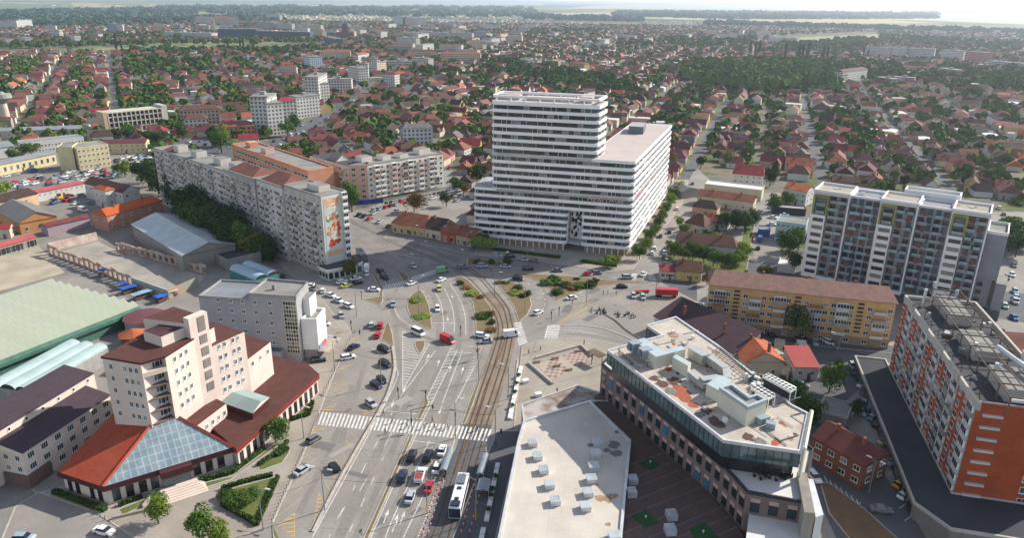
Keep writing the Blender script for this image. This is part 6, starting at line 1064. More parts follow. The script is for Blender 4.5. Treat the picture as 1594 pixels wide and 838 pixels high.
# shrubs on the traffic islands
for a in ((650, 467, 1.0, 6, 'yellow green'), (656, 493, 1.2, 6, 'yellow green'), (642, 470, 1, 2.5, 'rusty'), (716, 443, 1.8, 3.4, 'dark green'), (727, 450, 1.4, 4, 'rusty'), (735, 459, 1.4, 5, 'yellow green'), (749, 464, 1.2, 3, 'rusty'), (748, 494, 1.8, 5, 'mid green'), (755, 494, 1.8, 5, 'dark green'), (762, 491, 2.2, 3, 'rusty'), (765, 504, 1.8, 3, 'dark green'), (765, 515, 1.2, 4, 'rusty'), (776, 441, 1.2, 3.5, 'rusty'), (806, 450, 2, 4, 'dark green'), (800, 458, 1.2, 5, 'yellow green'), (813, 462, 1.6, 3, 'dark green'), (821, 460, 2.2, 3.2, 'dark green'), (789, 442, 1.4, 3, 'mid green'),
          (852, 443, 2.6, 5, 'mid green'), (861, 439, 3.4, 5, 'dark green'), (868, 443, 2.4, 5, 'mid green'), (867, 457, 2.2, 5, 'dark green'), (883, 446, 2.2, 5, 'olive'), (893, 450, 1.6, 5, 'rusty'), (900, 448, 2.6, 5, 'mid green'), (909, 447, 2, 4, 'dark green'), (920, 446, 3, 5, 'dark green'), (928, 438, 1.4, 3, 'dark green'), (898, 436, 1.2, 2.6, 'dark green'), (741, 411, 2.4, 3, 'dark green'), (765, 411, 2.4, 3, 'dark green'), (790, 411, 3, 4, 'dark green')):
    x, y, h_, w, c = a; tpx(x, y, h_, w, 'bush', c, False, group='shrubs on the traffic islands')
# poplars in the distance
for x, y, yt in ((182, 78, 52), (190, 78, 60), (1167, 86, 66), (1175, 86, 65), (1181, 87, 64), (1242, 95, 68), (1248, 95, 70), (1256, 97, 66), (1280, 97, 72), (1286, 97, 74), (1221, 92, 66), (1343, 92, 76), (1350, 92, 77), (355, 78, 60), (375, 79, 61), (380, 79, 61), (395, 79, 62), (1170, 200, 185), (560, 205, 183), (833, 135, 108)):
    q = g2(x, y); tree(*q, hz(x, y, yt), hz(x, y, yt)*.42, 'column', 'dark green', False, group='poplars in the distance')
# hedges and lawns by the hotel, tower lawn
hedge = leafm('hedge', '50682f', '3c5526')
def hedge_line(label, pts, w=1., h_=.9):
    p = [Vector(q) for q in px(pts)]; r = thing('hedge', label, 'hedge', (*p[0], 0)); V = []; rg = np.random.RandomState(len(label))
    for a, c in zip(p[:-1], p[1:]):
        L_ = (c-a).length; n = int(L_*34); t = rg.rand(n, 1); d = (c-a).normalized(); s_ = rg.uniform(-w/2, w/2, n); z = h_*np.where(np.abs(s_) > w*.4, rg.rand(n), .9+.15*rg.rand(n)); P = np.stack([a.x+(c.x-a.x)*t[:, 0]-d.y*s_-p[0].x, a.y+(c.y-a.y)*t[:, 0]+d.x*s_-p[0].y, z+.1], 1)
        u = rg.normal(size=(n, 3)); u /= np.linalg.norm(u, axis=1)[:, None]; v = np.cross(u, rg.normal(size=(n, 3))); v /= np.linalg.norm(v, axis=1)[:, None]; V.append(np.stack([P-u*.16-v*.12, P+u*.16-v*.12, P+u*.16+v*.12, P-u*.16+v*.12], 1).reshape(-1, 3))
    me = quadmesh('foliage', np.concatenate(V), hedge); child('foliage', r, me); m = MB()
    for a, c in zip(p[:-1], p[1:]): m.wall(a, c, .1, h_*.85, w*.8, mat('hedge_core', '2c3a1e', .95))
    m.build('stem', r)
for lb, pts, w in (('clipped hedge along the shaded left side of the hotel hall', [(84, 768), (125, 783), (165, 797)], 1.4), ('clipped hedge along the hotel hall right of the steps', [(308, 752), (362, 738), (412, 700)], 1.2), ('hedge around the front of the hotel garden bed', [(345, 788), (390, 812), (400, 820), (433, 745)], 1.), ('hedge along the back of the hotel garden bed', [(345, 764), (383, 752), (425, 742)], .9), ('short hedge by the shaded hotel entrance path', [(402, 727), (425, 712), (448, 690)], 1.), ('hedge beside the maroon hall nearest the lamp', [(452, 656), (480, 648), (487, 628)], 1.2), ('clipped dark hedge cube row by the pavement', [(430, 712), (448, 700)], 1.6), ('grassy hedge left of the hotel steps', [(185, 790), (222, 776)], 1.), ('long low bright green hedge in front of the banded tower', [(768, 389), (820, 396), (872, 402)], 2.2), ('short bright green hedge in front of the banded tower, right of the entrance', [(905, 408), (960, 415)], 2.2)): hedge_line(lb, pts, w)
for pts in ([(345, 766), (430, 743), (398, 818), (343, 790)], [(84, 768), (95, 764), (172, 795), (165, 800)], [(308, 755), (365, 742), (430, 690), (440, 690), (360, 748), (310, 764)], [(400, 730), (445, 690), (452, 705), (440, 722), (405, 735)], [(452, 660), (482, 648), (490, 626), (478, 630), (462, 645)], [(183, 795), (225, 778), (235, 783), (190, 805)], [(425, 838), (424, 818), (440, 850)]): slab('lawn', px(pts), grass_m, .17)
slab('lawn', px([(764, 387), (764, 391), (872, 405), (872, 401)]), grass_m, .17); slab('lawn', px([(900, 406), (900, 410), (962, 418), (962, 414)]), grass_m, .17)
slab('garden', px([(1045, 400), (1060, 380), (1150, 392), (1160, 345), (1175, 350), (1162, 425), (1100, 422)]), grass_m, .08)
# ================================================================ THE HOUSES OF THE TOWN
HT_ = {}
def house_tpl(kind, wins):
    k = (kind, wins)
    if k in HT_: return HT_[k]
    W_, D_, z, rise, hip = {'gable': (13, 8.5, 3.8, 3.6, 0), 'hipped': (11.5, 10, 4, 3.8, 4.2), 'long': (19, 8, 3.8, 3.2, 1.2), 'tall': (11, 9.5, 6.4, 3.4, 1.5), 'winged': (13, 8, 4, 3.4, 0), 'cottage': (9.5, 8, 3.4, 3.6, .8)}[kind]
    p = [(-W_/2, -D_/2), (W_/2, -D_/2), (W_/2, D_/2), (-W_/2, D_/2)]; parts = []
    def add(n, m, t): o = m.build('t', link=False); me = o.data; D.objects.remove(o); parts.append((n, me, t, (0, 0, 0), 0))
    m = MB(); m.prism(p, 0, z, WL_['cream']); 
    if kind == 'winged': q = [(W_/2-5.5, -D_/2-5), (W_/2, -D_/2-5), (W_/2, -D_/2), (W_/2-5.5, -D_/2)]; m.prism(q, 0, z-.3, WL_['cream'])
    if hip == 0:
        for s_ in (-1, 1): m.face([(s_*W_/2, -D_/2*s_, z), (s_*W_/2, D_/2*s_, z), (s_*W_/2, 0, z+rise-.25)], WL_['cream'])
    add('wall', m, 'w'); m = MB(); gable(m, p, z, rise, RF['brown'], None, .45, hip)
    if kind == 'winged': gable(m, [(W_/2, -D_/2-5.4), (W_/2, 0), (W_/2-5.5, 0), (W_/2-5.5, -D_/2-5.4)], z-.28, 2.5, RF['brown'], None, .3, .8)
    add('roof', m, 'r'); m = MB(); m.box((W_*.2, 1, z+1), (.8, .8, rise), MC['chimney_brick']); add('chimney', m, None)
    if wins:
        t = T_win(1.2, 1.3, whitew, pane_d, 2, False)[1]; n = int(W_/3.6)
        for i in range(n):
            parts.append(('window', t, None, (-W_/2+W_*(i+.5)/n, -D_/2, 1.1), 0))
            if kind == 'tall': parts.append(('window', t, None, (-W_/2+W_*(i+.5)/n, -D_/2, 4), 0))
        parts.append(('window', t, None, (W_/2, 0, 1.1), math.pi/2)); parts.append(('window', t, None, (-W_/2, 0, 1.1), -math.pi/2)); parts.append(('door', T_box(1, .1, 2.1, brn)[1], None, (-W_/2, D_*.3, 0.02), -math.pi/2))
    HT_[k] = parts; return parts
RCOL = [('brown', 'brown', 7), ('dark_brown', 'dark brown', 5), ('dull_red', 'dull red', 5), ('rust_red', 'rust red', 5), ('purple_red', 'purplish red', 4), ('orange', 'orange', 1), ('crimson', 'crimson', 1), ('bright_orange', 'bright orange', 1), ('grey', 'grey', 2)]
WCOL = [('cream', 4), ('white', 5), ('yellow', 1), ('grey', 2), ('peach', 2), ('pink', 1)]
rc = [a for a in RCOL for _ in range(a[2])]; wc = [a[0] for a in WCOL for _ in range(a[1])]
EXC = [CORE, px([(-300, 620), (-300, 240), (110, 232), (230, 232), (250, 260), (380, 330), (520, 430), (300, 500)]), px([(262, 232), (300, 205), (318, 212), (370, 232), (420, 218), (480, 186), (540, 160), (580, 130), (606, 112), (616, 116), (560, 165), (500, 205), (440, 240), (350, 262)]), px([(480, 330), (480, 262), (560, 262), (700, 262), (748, 300), (700, 345), (560, 420)]), px([(1040, 305), (1100, 262), (1200, 262), (1280, 300), (1620, 330), (1700, 900), (1000, 900), (1020, 400)]), px([(1058, 118), (1080, 106), (1292, 106), (1294, 140), (1180, 150), (1062, 134)]), px([(0, 84), (0, 74), (230, 66), (500, 66), (500, 78), (200, 82)]), px([(1195, 57), (1360, 48), (1380, 60), (1195, 68)])]
WOOD = EXC[5]
rng = random.Random(11); STR = []; HS = []; TS = []
def inframe(x, y, m=60):
    v = Vector((x, y, -H)); q = _f[1]*v.y+_f[2]*v.z
    if q <= 0: return None
    ix = CX+F*(v.x*RR[0]+v.y*RR[1]+v.z*RR[2])/q; iy = CY-F*(v.x*UU[0]+v.y*UU[1]+v.z*UU[2])/q
    return (ix, iy) if -m < ix < 1594+m and iy < 900 else None
FB = [(min(p[0] for p in f), max(p[0] for p in f), min(p[1] for p in f), max(p[1] for p in f), f) for f in FOOT]
def free(x, y, r=7):
    for a, b_, c, d, f in FB:
        if a-r < x < b_+r and c-r < y < d+r:
            if inpoly(x, y, f) or any((Vector((x, y))-Vector(q)).length < r for q in f): return False
            fx = inset(f, -r)
            if inpoly(x, y, fx): return False
    return not any(inpoly(x, y, e_) for e_ in EXC)
def grove(x, y): return .5*math.sin(x*.011+1.3*math.sin(y*.006))*math.cos(y*.009-1.1*math.sin(x*.007))+.5*math.sin((x+y)*.021+.5)
def zone(th, test, y0, y1, ustep):
    c, s_ = math.cos(th), math.sin(th); R_ = 5200
    u = -R_
    while u < R_:
        st = u; v = -R_; far = False
        while v < R_:
            x, y = st*s_+v*c, -st*c+v*s_; v += rng.uniform(11.5, 17)
            if not (y0 < y < y1) or not test(x, y): continue
            if not inframe(x, y): continue
            dist = y; pk = 1. if dist < 1500 else .8 if dist < 2400 else .5
            for side, off, pr in ((-1, 12, .93), (1, 12, .93), (-1, 27, .68), (1, 27, .68)):
                jx = off+rng.uniform(-2, 2); hx, hy = x+side*s_*jx, y-side*c*jx
                if rng.random() < pr*pk*.95*(1 if grove(hx, hy) < .5 else .25) and free(hx, hy, 8): HS.append((hx, hy, th+(math.pi/2 if rng.random() < .55 else 0)+(math.pi if rng.random() < .5 else 0)+rng.gauss(0, .12)))
                elif rng.random() < .8*pk and free(hx, hy, 5): TS.append((hx, hy))
            for _ in range(4 if dist < 1200 else 2):
                o = rng.uniform(20, ustep/2)*rng.choice((-1, 1))
                if rng.random() < .7*pk and free(x+s_*o, y-c*o, 4): TS.append((x+s_*o+rng.uniform(-3, 3), y-c*o+rng.uniform(-3, 3)))
            if rng.random() < .35: TS.append((x+s_*6, y-c*6)) if free(x+s_*6, y-c*6, 3) else None
        STR.append((st, th, test)); u += ustep+rng.uniform(-6, 6)
zone(math.radians(71), lambda x, y: x > -60-.02*y, 255, 3300, 72); zone(math.radians(118), lambda x, y: x <= -60-.02*y, 255, 3300, 74)
# street strips between the rows
b = MB()
for st, th, test in STR:
    c, s_ = math.cos(th), math.sin(th); v = 0
    while v < 3400:
        x, y = st*s_+v*c, -st*c+v*s_; x2, y2 = st*s_+(v+24)*c, -st*c+(v+24)*s_
        if 250 < y < 3300 and test(x, y) and inframe(x, y) and free((x+x2)/2, (y+y2)/2, 3): b.face([(x-s_*2.7, y+c*2.7, .03), (x+s_*2.7, y-c*2.7, .03), (x2+s_*2.7, y2-c*2.7, .03), (x2-s_*2.7, y2+c*2.7, .03)], asph3)
        v += 24
structure('street', b)
HS.sort(key=lambda q: math.hypot(q[0], q[1])); HOUSES = []
for i, (x, y, rz) in enumerate(HS[:300]):
    kind = rng.choice(['gable', 'gable', 'hipped', 'long', 'tall', 'winged', 'winged', 'cottage', 'cottage']); rcc = rng.choice(rc); w_ = rng.choice(wc); parts = house_tpl(kind, i < 130)
    r = thing('house', None, 'house', (x, y, 0), 'houses of the old town quarter', rz); s_ = rng.uniform(.88, 1.15); r.scale = (s_, s_, rng.uniform(.92, 1.12))
    for n, me, tt, loc, rr in parts:
        o = child(n, r, me, loc, rr)
        if tt: o.material_slots[0].link = 'OBJECT'; o.material_slots[0].material = WL_[w_] if tt == 'w' else RF[rcc[0]]
    HOUSES.append((r, x, y, kind, rcc[1], w_))
# the rest of the houses, too many to count
b = MB()
for (x, y, rz) in HS[300:]:
    W_, D_, z, ri = rng.uniform(8, 18), rng.uniform(7, 11), rng.choice((3.4, 4, 4.6, 6.4)), rng.uniform(2, 4.4); c, s_ = math.cos(rz), math.sin(rz); rm = RF[rng.choice(rc)[0]]; wm = WL_[rng.choice(wc)]
    if rng.random() < .14: rm = rng.choice((WL_['white'], MC['white_membrane'], WL_['grey'])); ri = .4
    def T(a, e, z_): return (x+a*c-e*s_, y+a*s_+e*c, z_)
    P4 = [(-W_/2, -D_/2), (W_/2, -D_/2), (W_/2, D_/2), (-W_/2, D_/2)]; uv4 = [(0, 0), (W_, 0), (W_, D_*.6), (0, D_*.6)]
    for k in range(4): a, e_ = P4[k], P4[(k+1) % 4]; b.face([T(*a, 0), T(*e_, 0), T(*e_, z), T(*a, z)], wm, uv4)
    hp = rng.choice((0, 0, 2.5)); b.face([T(-W_/2-.3, -D_/2-.3, z), T(W_/2+.3, -D_/2-.3, z), T(W_/2-hp, 0, z+ri), T(-W_/2+hp, 0, z+ri)], rm, uv4); b.face([T(W_/2+.3, D_/2+.3, z), T(-W_/2-.3, D_/2+.3, z), T(-W_/2+hp, 0, z+ri), T(W_/2-hp, 0, z+ri)], rm, uv4)
    g_ = wm if hp == 0 else rm; b.face([T(W_/2, -D_/2, z), T(W_/2, D_/2, z), T(W_/2-hp, 0, z+ri)], g_, uv4[:3]); b.face([T(-W_/2, D_/2, z), T(-W_/2, -D_/2, z), T(-W_/2+hp, 0, z+ri)], g_, uv4[:3])
o = b.build('distant_houses'); tag(o, kind='stuff', label='red and brown roofed houses covering the town towards the horizon')
# trees between the houses
TS.sort(key=lambda q: math.hypot(q[0], q[1])); NT = 300-len(TREES)
colp = ['dark green']*5+['mid green']*4+['olive', 'yellow green', 'rusty']
for i, (x, y) in enumerate(TS[:NT]): tree(x, y, rng.uniform(5, 9.5), rng.uniform(5, 9), rng.choice(['round', 'round', 'wide', 'bush' if i % 3 == 0 else 'round', 'cone' if i % 7 == 0 else 'wide']), rng.choice(colp), False, group='garden trees of the old town')
def tree_stuff(name, label, pts, m, K=26, seed=1):
    P = np.array(pts, float); n = len(P); rg = np.random.RandomState(seed); d = rg.normal(size=(n, K, 3)); d /= np.linalg.norm(d, axis=2)[..., None]; d[..., 2] = np.abs(d[..., 2])*.9-.15; r_ = P[:, 3][:, None, None]; h_ = P[:, 2][:, None]
    cen = np.stack([P[:, 0][:, None]+d[..., 0]*r_[..., 0]*(.6+.45*rg.rand(n, K)), P[:, 1][:, None]+d[..., 1]*r_[..., 0]*(.6+.45*rg.rand(n, K)), h_*.55+d[..., 2]*h_*.45], 2)
    nr = d+rg.normal(size=d.shape)*.3; nr /= np.linalg.norm(nr, axis=2)[..., None]; t = np.cross(nr, rg.normal(size=d.shape)); t /= np.linalg.norm(t, axis=2)[..., None]; s_ = np.cross(nr, t); L_ = r_*(.22+.22*rg.rand(n, K, 1))
    V = np.stack([cen-t*L_-s_*L_, cen+t*L_-s_*L_, cen+t*L_+s_*L_, cen-t*L_+s_*L_], 2).reshape(-1, 3); V[:, 2] = np.maximum(V[:, 2], .1); o = D.objects.new(name, quadmesh(name, V, m)); C.objects.link(o); tag(o, kind='stuff', label=label); return o
rest = [(x, y, rng.uniform(5, 11), rng.uniform(2.8, 5.6)) for x, y in TS[NT:]]
lf_far = leafm('leaf_far', '57702f', '3a4d22'); lf_far.node_tree.nodes['Noise Texture'].inputs['Scale'].default_value = .09
tree_stuff('distant_trees', 'garden trees between the distant houses', rest, lf_far, 22)
def fill(poly, n, h0, h1, r0, r1, seed):
    rg = random.Random(seed); xs = [p[0] for p in poly]; ys = [p[1] for p in poly]; out = []
    while len(out) < n:
        x, y = rg.uniform(min(xs), max(xs)), rg.uniform(min(ys), max(ys))
        if inpoly(x, y, poly): out.append((x, y, rg.uniform(h0, h1), rg.uniform(r0, r1)))
    return out
def pfill(pts, n, h0, h1, r0, r1, seed):
    "scatter by ground row so that far rows are filled as well as near ones"
    rg = random.Random(seed); xs = [p[0] for p in pts]; ys = [p[1] for p in pts]; out = []
    while len(out) < n:
        x, y = rg.uniform(min(xs), max(xs)), rg.uniform(min(ys), max(ys))
        if inpoly(x, y, pts): q = g2(x, y); s_ = math.hypot(*q)/1000; out.append((*q, rg.uniform(h0, h1), rg.uniform(r0, r1)*max(1, s_*.5)))
    return out
tree_stuff('wood', 'dense wood of tall trees right of the banded tower', fill(WOOD, 420, 14, 23, 6, 11, 3), leafm('leaf_wood', '6d8540', '47602f'), 60, 3)
tw = []
for k, a in enumerate((([(0, 72), (500, 64), (500, 68), (0, 77)], 120), ([(200, 80), (500, 76), (500, 84), (200, 86)], 110), ([(960, 64), (1180, 58), (1180, 76), (960, 74)], 160), ([(1200, 70), (1350, 66), (1350, 84), (1200, 84)], 130), ([(1300, 100), (1600, 112), (1600, 140), (1300, 122)], 150), ([(1360, 56), (1594, 70), (1594, 84), (1400, 70)], 150), ([(1520, 118), (1600, 125), (1600, 150), (1530, 140)], 60), ([(195, 92), (330, 92), (330, 116), (200, 118)], 90), ([(0, 60), (330, 52), (330, 60), (0, 70)], 120), ([(820, 48), (930, 48), (930, 56), (820, 56)], 60), ([(600, 65), (760, 62), (760, 80), (700, 84)], 90), ([(750, 100), (840, 95), (900, 120), (980, 130), (980, 150), (860, 140), (750, 115)], 130), ([(1300, 60), (1400, 64), (1400, 72), (1300, 70)], 60))): tw += pfill(a[0], a[1], 8, 15, 5, 8, k)
tree_stuff('tree_belt', 'belts of trees among the far blocks and fields', tw, lf_far, 40, 5)
ff = []
for k, a in enumerate((([(952, 19), (1458, 22), (1455, 29), (1150, 30), (960, 25)], 700), ([(0, 20), (300, 10), (830, 12), (830, 27), (600, 26), (300, 22), (0, 34)], 900), ([(0, 36), (320, 28), (440, 26), (440, 33), (0, 44)], 500), ([(820, 24), (1000, 28), (1000, 34), (820, 30)], 160), ([(1100, 34), (1594, 50), (1594, 54), (1100, 40)], 300))): ff += pfill(a[0], a[1], 9, 15, 8, 14, k+40)
tree_stuff('forest', 'dark far forest strips below the horizon', ff, leafm('leaf_forest', '3c5546', '2f4638'), 16, 9)
# slab blocks of the outer districts, small in the picture
FARBL = []; rb_ = random.Random(77)
for pts, n in (([(250, 38), (480, 34), (480, 52), (250, 56)], 26), ([(440, 44), (840, 42), (840, 60), (640, 66), (500, 62)], 52), ([(600, 74), (760, 64), (840, 70), (840, 84), (650, 96)], 20), ([(1380, 44), (1594, 52), (1594, 66), (1400, 58)], 16), ([(860, 58), (1180, 52), (1180, 66), (900, 76)], 16), ([(0, 60), (250, 52), (250, 66), (0, 74)], 12)):
    for x, y, h_, r_ in pfill(pts, n, 12, 19, 5, 9, n):
        if not all((Vector((x, y))-Vector(f[0])).length > 30 for f in FOOT[-90:]): continue
        k = rb_.choice([(W1, 'white'), (W1, 'white'), (W3, 'cream'), (W2, 'pale grey'), (W4, 'grey')]); th = rb_.choice((-.26, 1.2, .5, -.8)); low = rb_.random() < .25; d = (rb_.uniform(28, 60), rb_.uniform(11, 14), h_ if not low else 7); m = MB(); r = thing('apartment_block', None, 'apartment block', (x, y, 0), 'blocks in the distance'); r.name = 'apartment_block' if not low else 'warehouse'; m.box((x, y, 0), d, grid_wall(k[0]) if not low else WL_['white'], th); m.build('wall', r); m = MB(); m.box((x, y, d[2]), (d[0]+.6, d[1]+.6, .8), rb_.choice([bitumen, RF['rust_red'], MC['white_membrane'] if low else bitumen]), th); m.build('roof', r); FARBL.append((r, x, y, k[1]+(' low hall' if low else ' slab block')))
# far villages and sheds near the horizon
b = MB(); rg = random.Random(21)
for k, (pts, n) in enumerate((([(1000, 32), (1390, 40), (1380, 49), (1050, 50), (1000, 44)], 1500), ([(300, 22), (830, 20), (830, 34), (450, 31)], 700), ([(0, 48), (300, 38), (330, 48), (0, 58)], 500), ([(640, 30), (930, 36), (930, 46), (640, 42)], 700), ([(1380, 40), (1594, 52), (1594, 66), (1400, 55)], 500), ([(60, 8), (800, 8), (820, 18), (300, 16)], 300))):
    for x, y, h_, r_ in pfill(pts, n, 4, 8, 5, 9, k+60):
        z = rg.choice((4, 5, 7, 7)); w = r_*rg.uniform(.9, 1.6); th = rg.random()*3; rm = rg.choice([RF['rust_red'], RF['dull_red'], RF['brown'], RF['purple_red'], WL_['white'], RF['grey']]); wm = rg.choice([WL_['white'], WL_['cream'], WL_['grey']]); b.box((x, y, 0), (w, r_, z), wm, th, rm)
tag(b.build('village'), kind='stuff', label='far villages and sheds near the horizon')
b = MB()
for pts, c in (([(395, 26), (612, 23), (612, 26), (520, 30), (395, 30)], 'b9a87a'), ([(1028, 26), (1240, 25), (1250, 29), (1035, 29)], 'b8a58a'), ([(1200, 60), (1380, 52), (1385, 60), (1210, 67)], '8f945e'), ([(940, 7), (1400, 10), (1400, 17), (870, 13)], 'b0a68c'), ([(1460, 20), (1600, 22), (1600, 38), (1400, 30)], 'a9a78c'), ([(0, 6), (110, 4), (120, 20), (0, 26)], '64754c'), ([(560, 3), (840, 3), (850, 8), (500, 8)], '9b9a74'), ([(90, 74), (430, 62), (450, 67), (120, 80)], '7f8556'), ([(800, 20), (950, 18), (960, 25), (810, 26)], 'a39c78'), ([(230, 6), (480, 4), (480, 9), (240, 12)], '8a8a66')):
    flat(b, px(pts), .05, mat('field_'+c, c, .95, .15, .01))
structure('field', b)
def nth(k):
    u = ['', 'first', 'second', 'third', 'fourth', 'fifth', 'sixth', 'seventh', 'eighth', 'ninth', 'tenth', 'eleventh', 'twelfth', 'thirteenth', 'fourteenth', 'fifteenth', 'sixteenth', 'seventeenth', 'eighteenth', 'nineteenth']
    return u[k] if k < 20 else ({2: 'twentieth', 3: 'thirtieth'}[k//10] if k % 10 == 0 else {2: 'twenty ', 3: 'thirty '}[k//10]+u[k % 10])
# ================================================================ VEHICLES
CP = {n: mat('paint_'+n, c, .35, .04, .5, spec=.5) for n, c in (('white', 'e2e2e0'), ('silver', 'a9adb0'), ('grey', '6c7074'), ('black', '1e2024'), ('dark blue', '232a44'), ('blue', '3c5a96'), ('pale blue', '8fa5b8'), ('red', 'b3232b'), ('dark red', '5f1f24'), ('yellow', 'd8a52c'), ('green', '6ea77a'), ('yellow green', 'b9b86a'), ('pale green', '9fb5a9'))}
tyre = mat('tyre', '1b1b1c', .8); cgl = glass('car_glass', '1c2226', .06); lampm = mat('headlight', 'd8dcdd', .2); tailm = mat('tail_light', '8c1c1c', .3)
VP = {'sedan': (4.5, 1.78, [(-2.25, .45, .78, .70), (-2.15, .3, .98, .82), (-1.2, .25, 1.02, .88), (.9, .25, .98, .89), (1.9, .28, .86, .84), (2.22, .35, .62, .70)], (-1.65, -.95, .45, 1.15, 1.45)),
      'hatchback': (4.1, 1.75, [(-2.05, .4, .95, .76), (-1.95, .3, 1.08, .84), (-.9, .25, 1.04, .88), (.9, .25, 1.0, .88), (1.75, .28, .86, .82), (2.02, .35, .62, .70)], (-1.98, -1.55, .35, 1.1, 1.5)),
      'suv': (4.7, 1.9, [(-2.35, .5, 1.1, .82), (-2.25, .4, 1.2, .9), (-1, .35, 1.18, .94), (1.0, .35, 1.15, .94), (2.1, .38, 1.02, .9), (2.33, .45, .75, .78)], (-2.2, -1.8, .55, 1.3, 1.78)),
      'estate car': (4.6, 1.78, [(-2.3, .42, .95, .76), (-2.2, .3, 1.05, .84), (-1, .25, 1.02, .88), (.9, .25, 1.0, .88), (1.95, .28, .86, .83), (2.26, .35, .62, .70)], (-2.2, -1.85, .45, 1.2, 1.5)),
      'van': (5.4, 2.0, [(-2.7, .4, 1.2, .92), (-2.65, .3, 1.3, .98), (-1, .3, 1.3, 1.0), (1.2, .3, 1.28, 1.0), (2.2, .32, 1.05, .95), (2.65, .4, .7, .85)], (-2.66, -2.6, 1.1, 2.0, 2.35)),
      'minibus': (5.2, 1.95, [(-2.6, .4, 1.1, .9), (-2.55, .3, 1.2, .95), (-1, .3, 1.2, .97), (1.2, .3, 1.18, .97), (2.2, .32, 1.05, .93), (2.58, .4, .7, .84)], (-2.55, -2.4, 1.1, 1.95, 2.15))}
CM = {}
def car_meshes(kind):
    if kind in CM: return CM[kind]
    L_, W_, st, cab = VP[kind]; dm = CP['white']; out = []
    def fin(n, m, paint, loc=(0, 0, 0), sm=False): o = m.build('t', link=False, smooth=sm); me = o.data; D.objects.remove(o); out.append((n, me, paint, loc))
    m = MB(); rings = []
    for x, zb, zt, w in st: rings.append([(x, -w, zb), (x, -w*1.0, (zb+zt)/2), (x, -w*.93, zt-.08), (x, -w*.72, zt), (x, w*.72, zt), (x, w*.93, zt-.08), (x, w*1.0, (zb+zt)/2), (x, w, zb)])
    for r0, r1 in zip(rings[:-1], rings[1:]):
        for k in range(8): j = (k+1) % 8; m.face([r0[k], r0[j], r1[j], r1[k]][::-1], dm)
    m.face(rings[0][::-1], dm); m.face(rings[-1], dm)
    xr0, xr1, xf1, xf0, zt = cab; zb = st[2][2]-.03; wb_, wt_ = W_*.46, W_*.37
    if kind in ('van',): wb_, wt_ = W_*.48, W_*.45
    rt_ = [(xr1, -wt_, zt), (xf1, -wt_, zt), (xf1, wt_, zt), (xr1, wt_, zt)]
    m.face([(xr1+.02, -wt_+.04, zt+.03), (xf1-.05, -wt_+.04, zt+.03), (xf1-.05, wt_-.04, zt+.03), (xr1+.02, wt_-.04, zt+.03)], dm)
    for a, c in zip(range(4), (1, 2, 3, 0)):
        p_, q_ = rt_[a], rt_[c]; ins = lambda v: (v[0]*.985+.0, v[1]*.96, zt+.03); m.face([p_, q_, (min(max(q_[0], xr1+.02), xf1-.05), math.copysign(wt_-.04, q_[1]), zt+.03), (min(max(p_[0], xr1+.02), xf1-.05), math.copysign(wt_-.04, p_[1]), zt+.03)], dm)
    if kind == 'van':
        bb = [(xr0, -wb_, zb), (.9, -wb_, zb), (.9, wb_, zb), (xr0, wb_, zb)]; tt = [(xr1, -wt_, zt), (.7, -wt_, zt), (.7, wt_, zt), (xr1, wt_, zt)]
        for k in (0, 2, 3): j = (k+1) % 4; m.face([bb[k], bb[j], tt[j], tt[k]], dm)
    fin('body', m, True, sm=False)
    m = MB(); x0b = .9 if kind == 'van' else xr0; x0t = .7 if kind == 'van' else xr1; bb = [(x0b, -wb_, zb), (xf0, -wb_, zb), (xf0, wb_, zb), (x0b, wb_, zb)]; tt = [(x0t, -wt_, zt), (xf1, -wt_, zt), (xf1, wt_, zt), (x0t, wt_, zt)]
    for k in range(4): j = (k+1) % 4; m.face([bb[k], bb[j], tt[j], tt[k]], cgl)
    fin('windows', m, False)
    for sx in (-1, 1):
        for sy in (-1, 1): m = MB(); m.bar((0, -.11*sy, 0), (0, .11*sy, 0), .32, tyre, 12); m.bar((0, .11*sy, 0), (0, .125*sy, 0), .19, metal_g, 8); fin('wheel', m, False, (sx*L_*.3, sy*(W_/2-.1), .32))
    for sy in (-1, 1): m = MB(); m.prism([(-.05, -.18), (.05, -.18), (.05, .18), (-.05, .18)], 0, .16, lampm, None, True); fin('headlight', m, False, (L_/2-.08, sy*.6, .58)); m = MB(); m.prism([(-.05, -.16), (.05, -.16), (.05, .16), (-.05, .16)], 0, .18, tailm, None, True); fin('tail_light', m, False, (-L_/2+.07, sy*.62, .72))
    CM[kind] = out; return out
CARS = []
def car(x, y, dx, dy, kind, col, label=None, parts=True, sc=1.):
    p = Vector(g2(x, y)); q = Vector(g2(x+dx*.3, y+dy*.3)); rz = math.atan2((q-p).y, (q-p).x)
    r = thing('parked_car' if kind in ('sedan', 'hatchback', 'suv', 'estate car') else kind, label, 'van' if kind == 'van' else 'minibus' if kind == 'minibus' else 'car', (p.x, p.y, .03), 'vehicles around the junction', rz); r.name = {'sedan': 'sedan_car', 'hatchback': 'hatchback_car', 'suv': 'suv_car', 'estate car': 'estate_car'}.get(kind, kind); r.scale = (sc, sc, sc)
    for n, me, paint, loc in car_meshes(kind)[:None if parts else 2]:
        o = child(n, r, me, loc)
        if paint: o.material_slots[0].link = 'OBJECT'; o.material_slots[0].material = CP[col]
    CARS.append((r, p.x, p.y, kind, col, label)); return r
S, Hb, SU, ES = 'sedan', 'hatchback', 'suv', 'estate car'
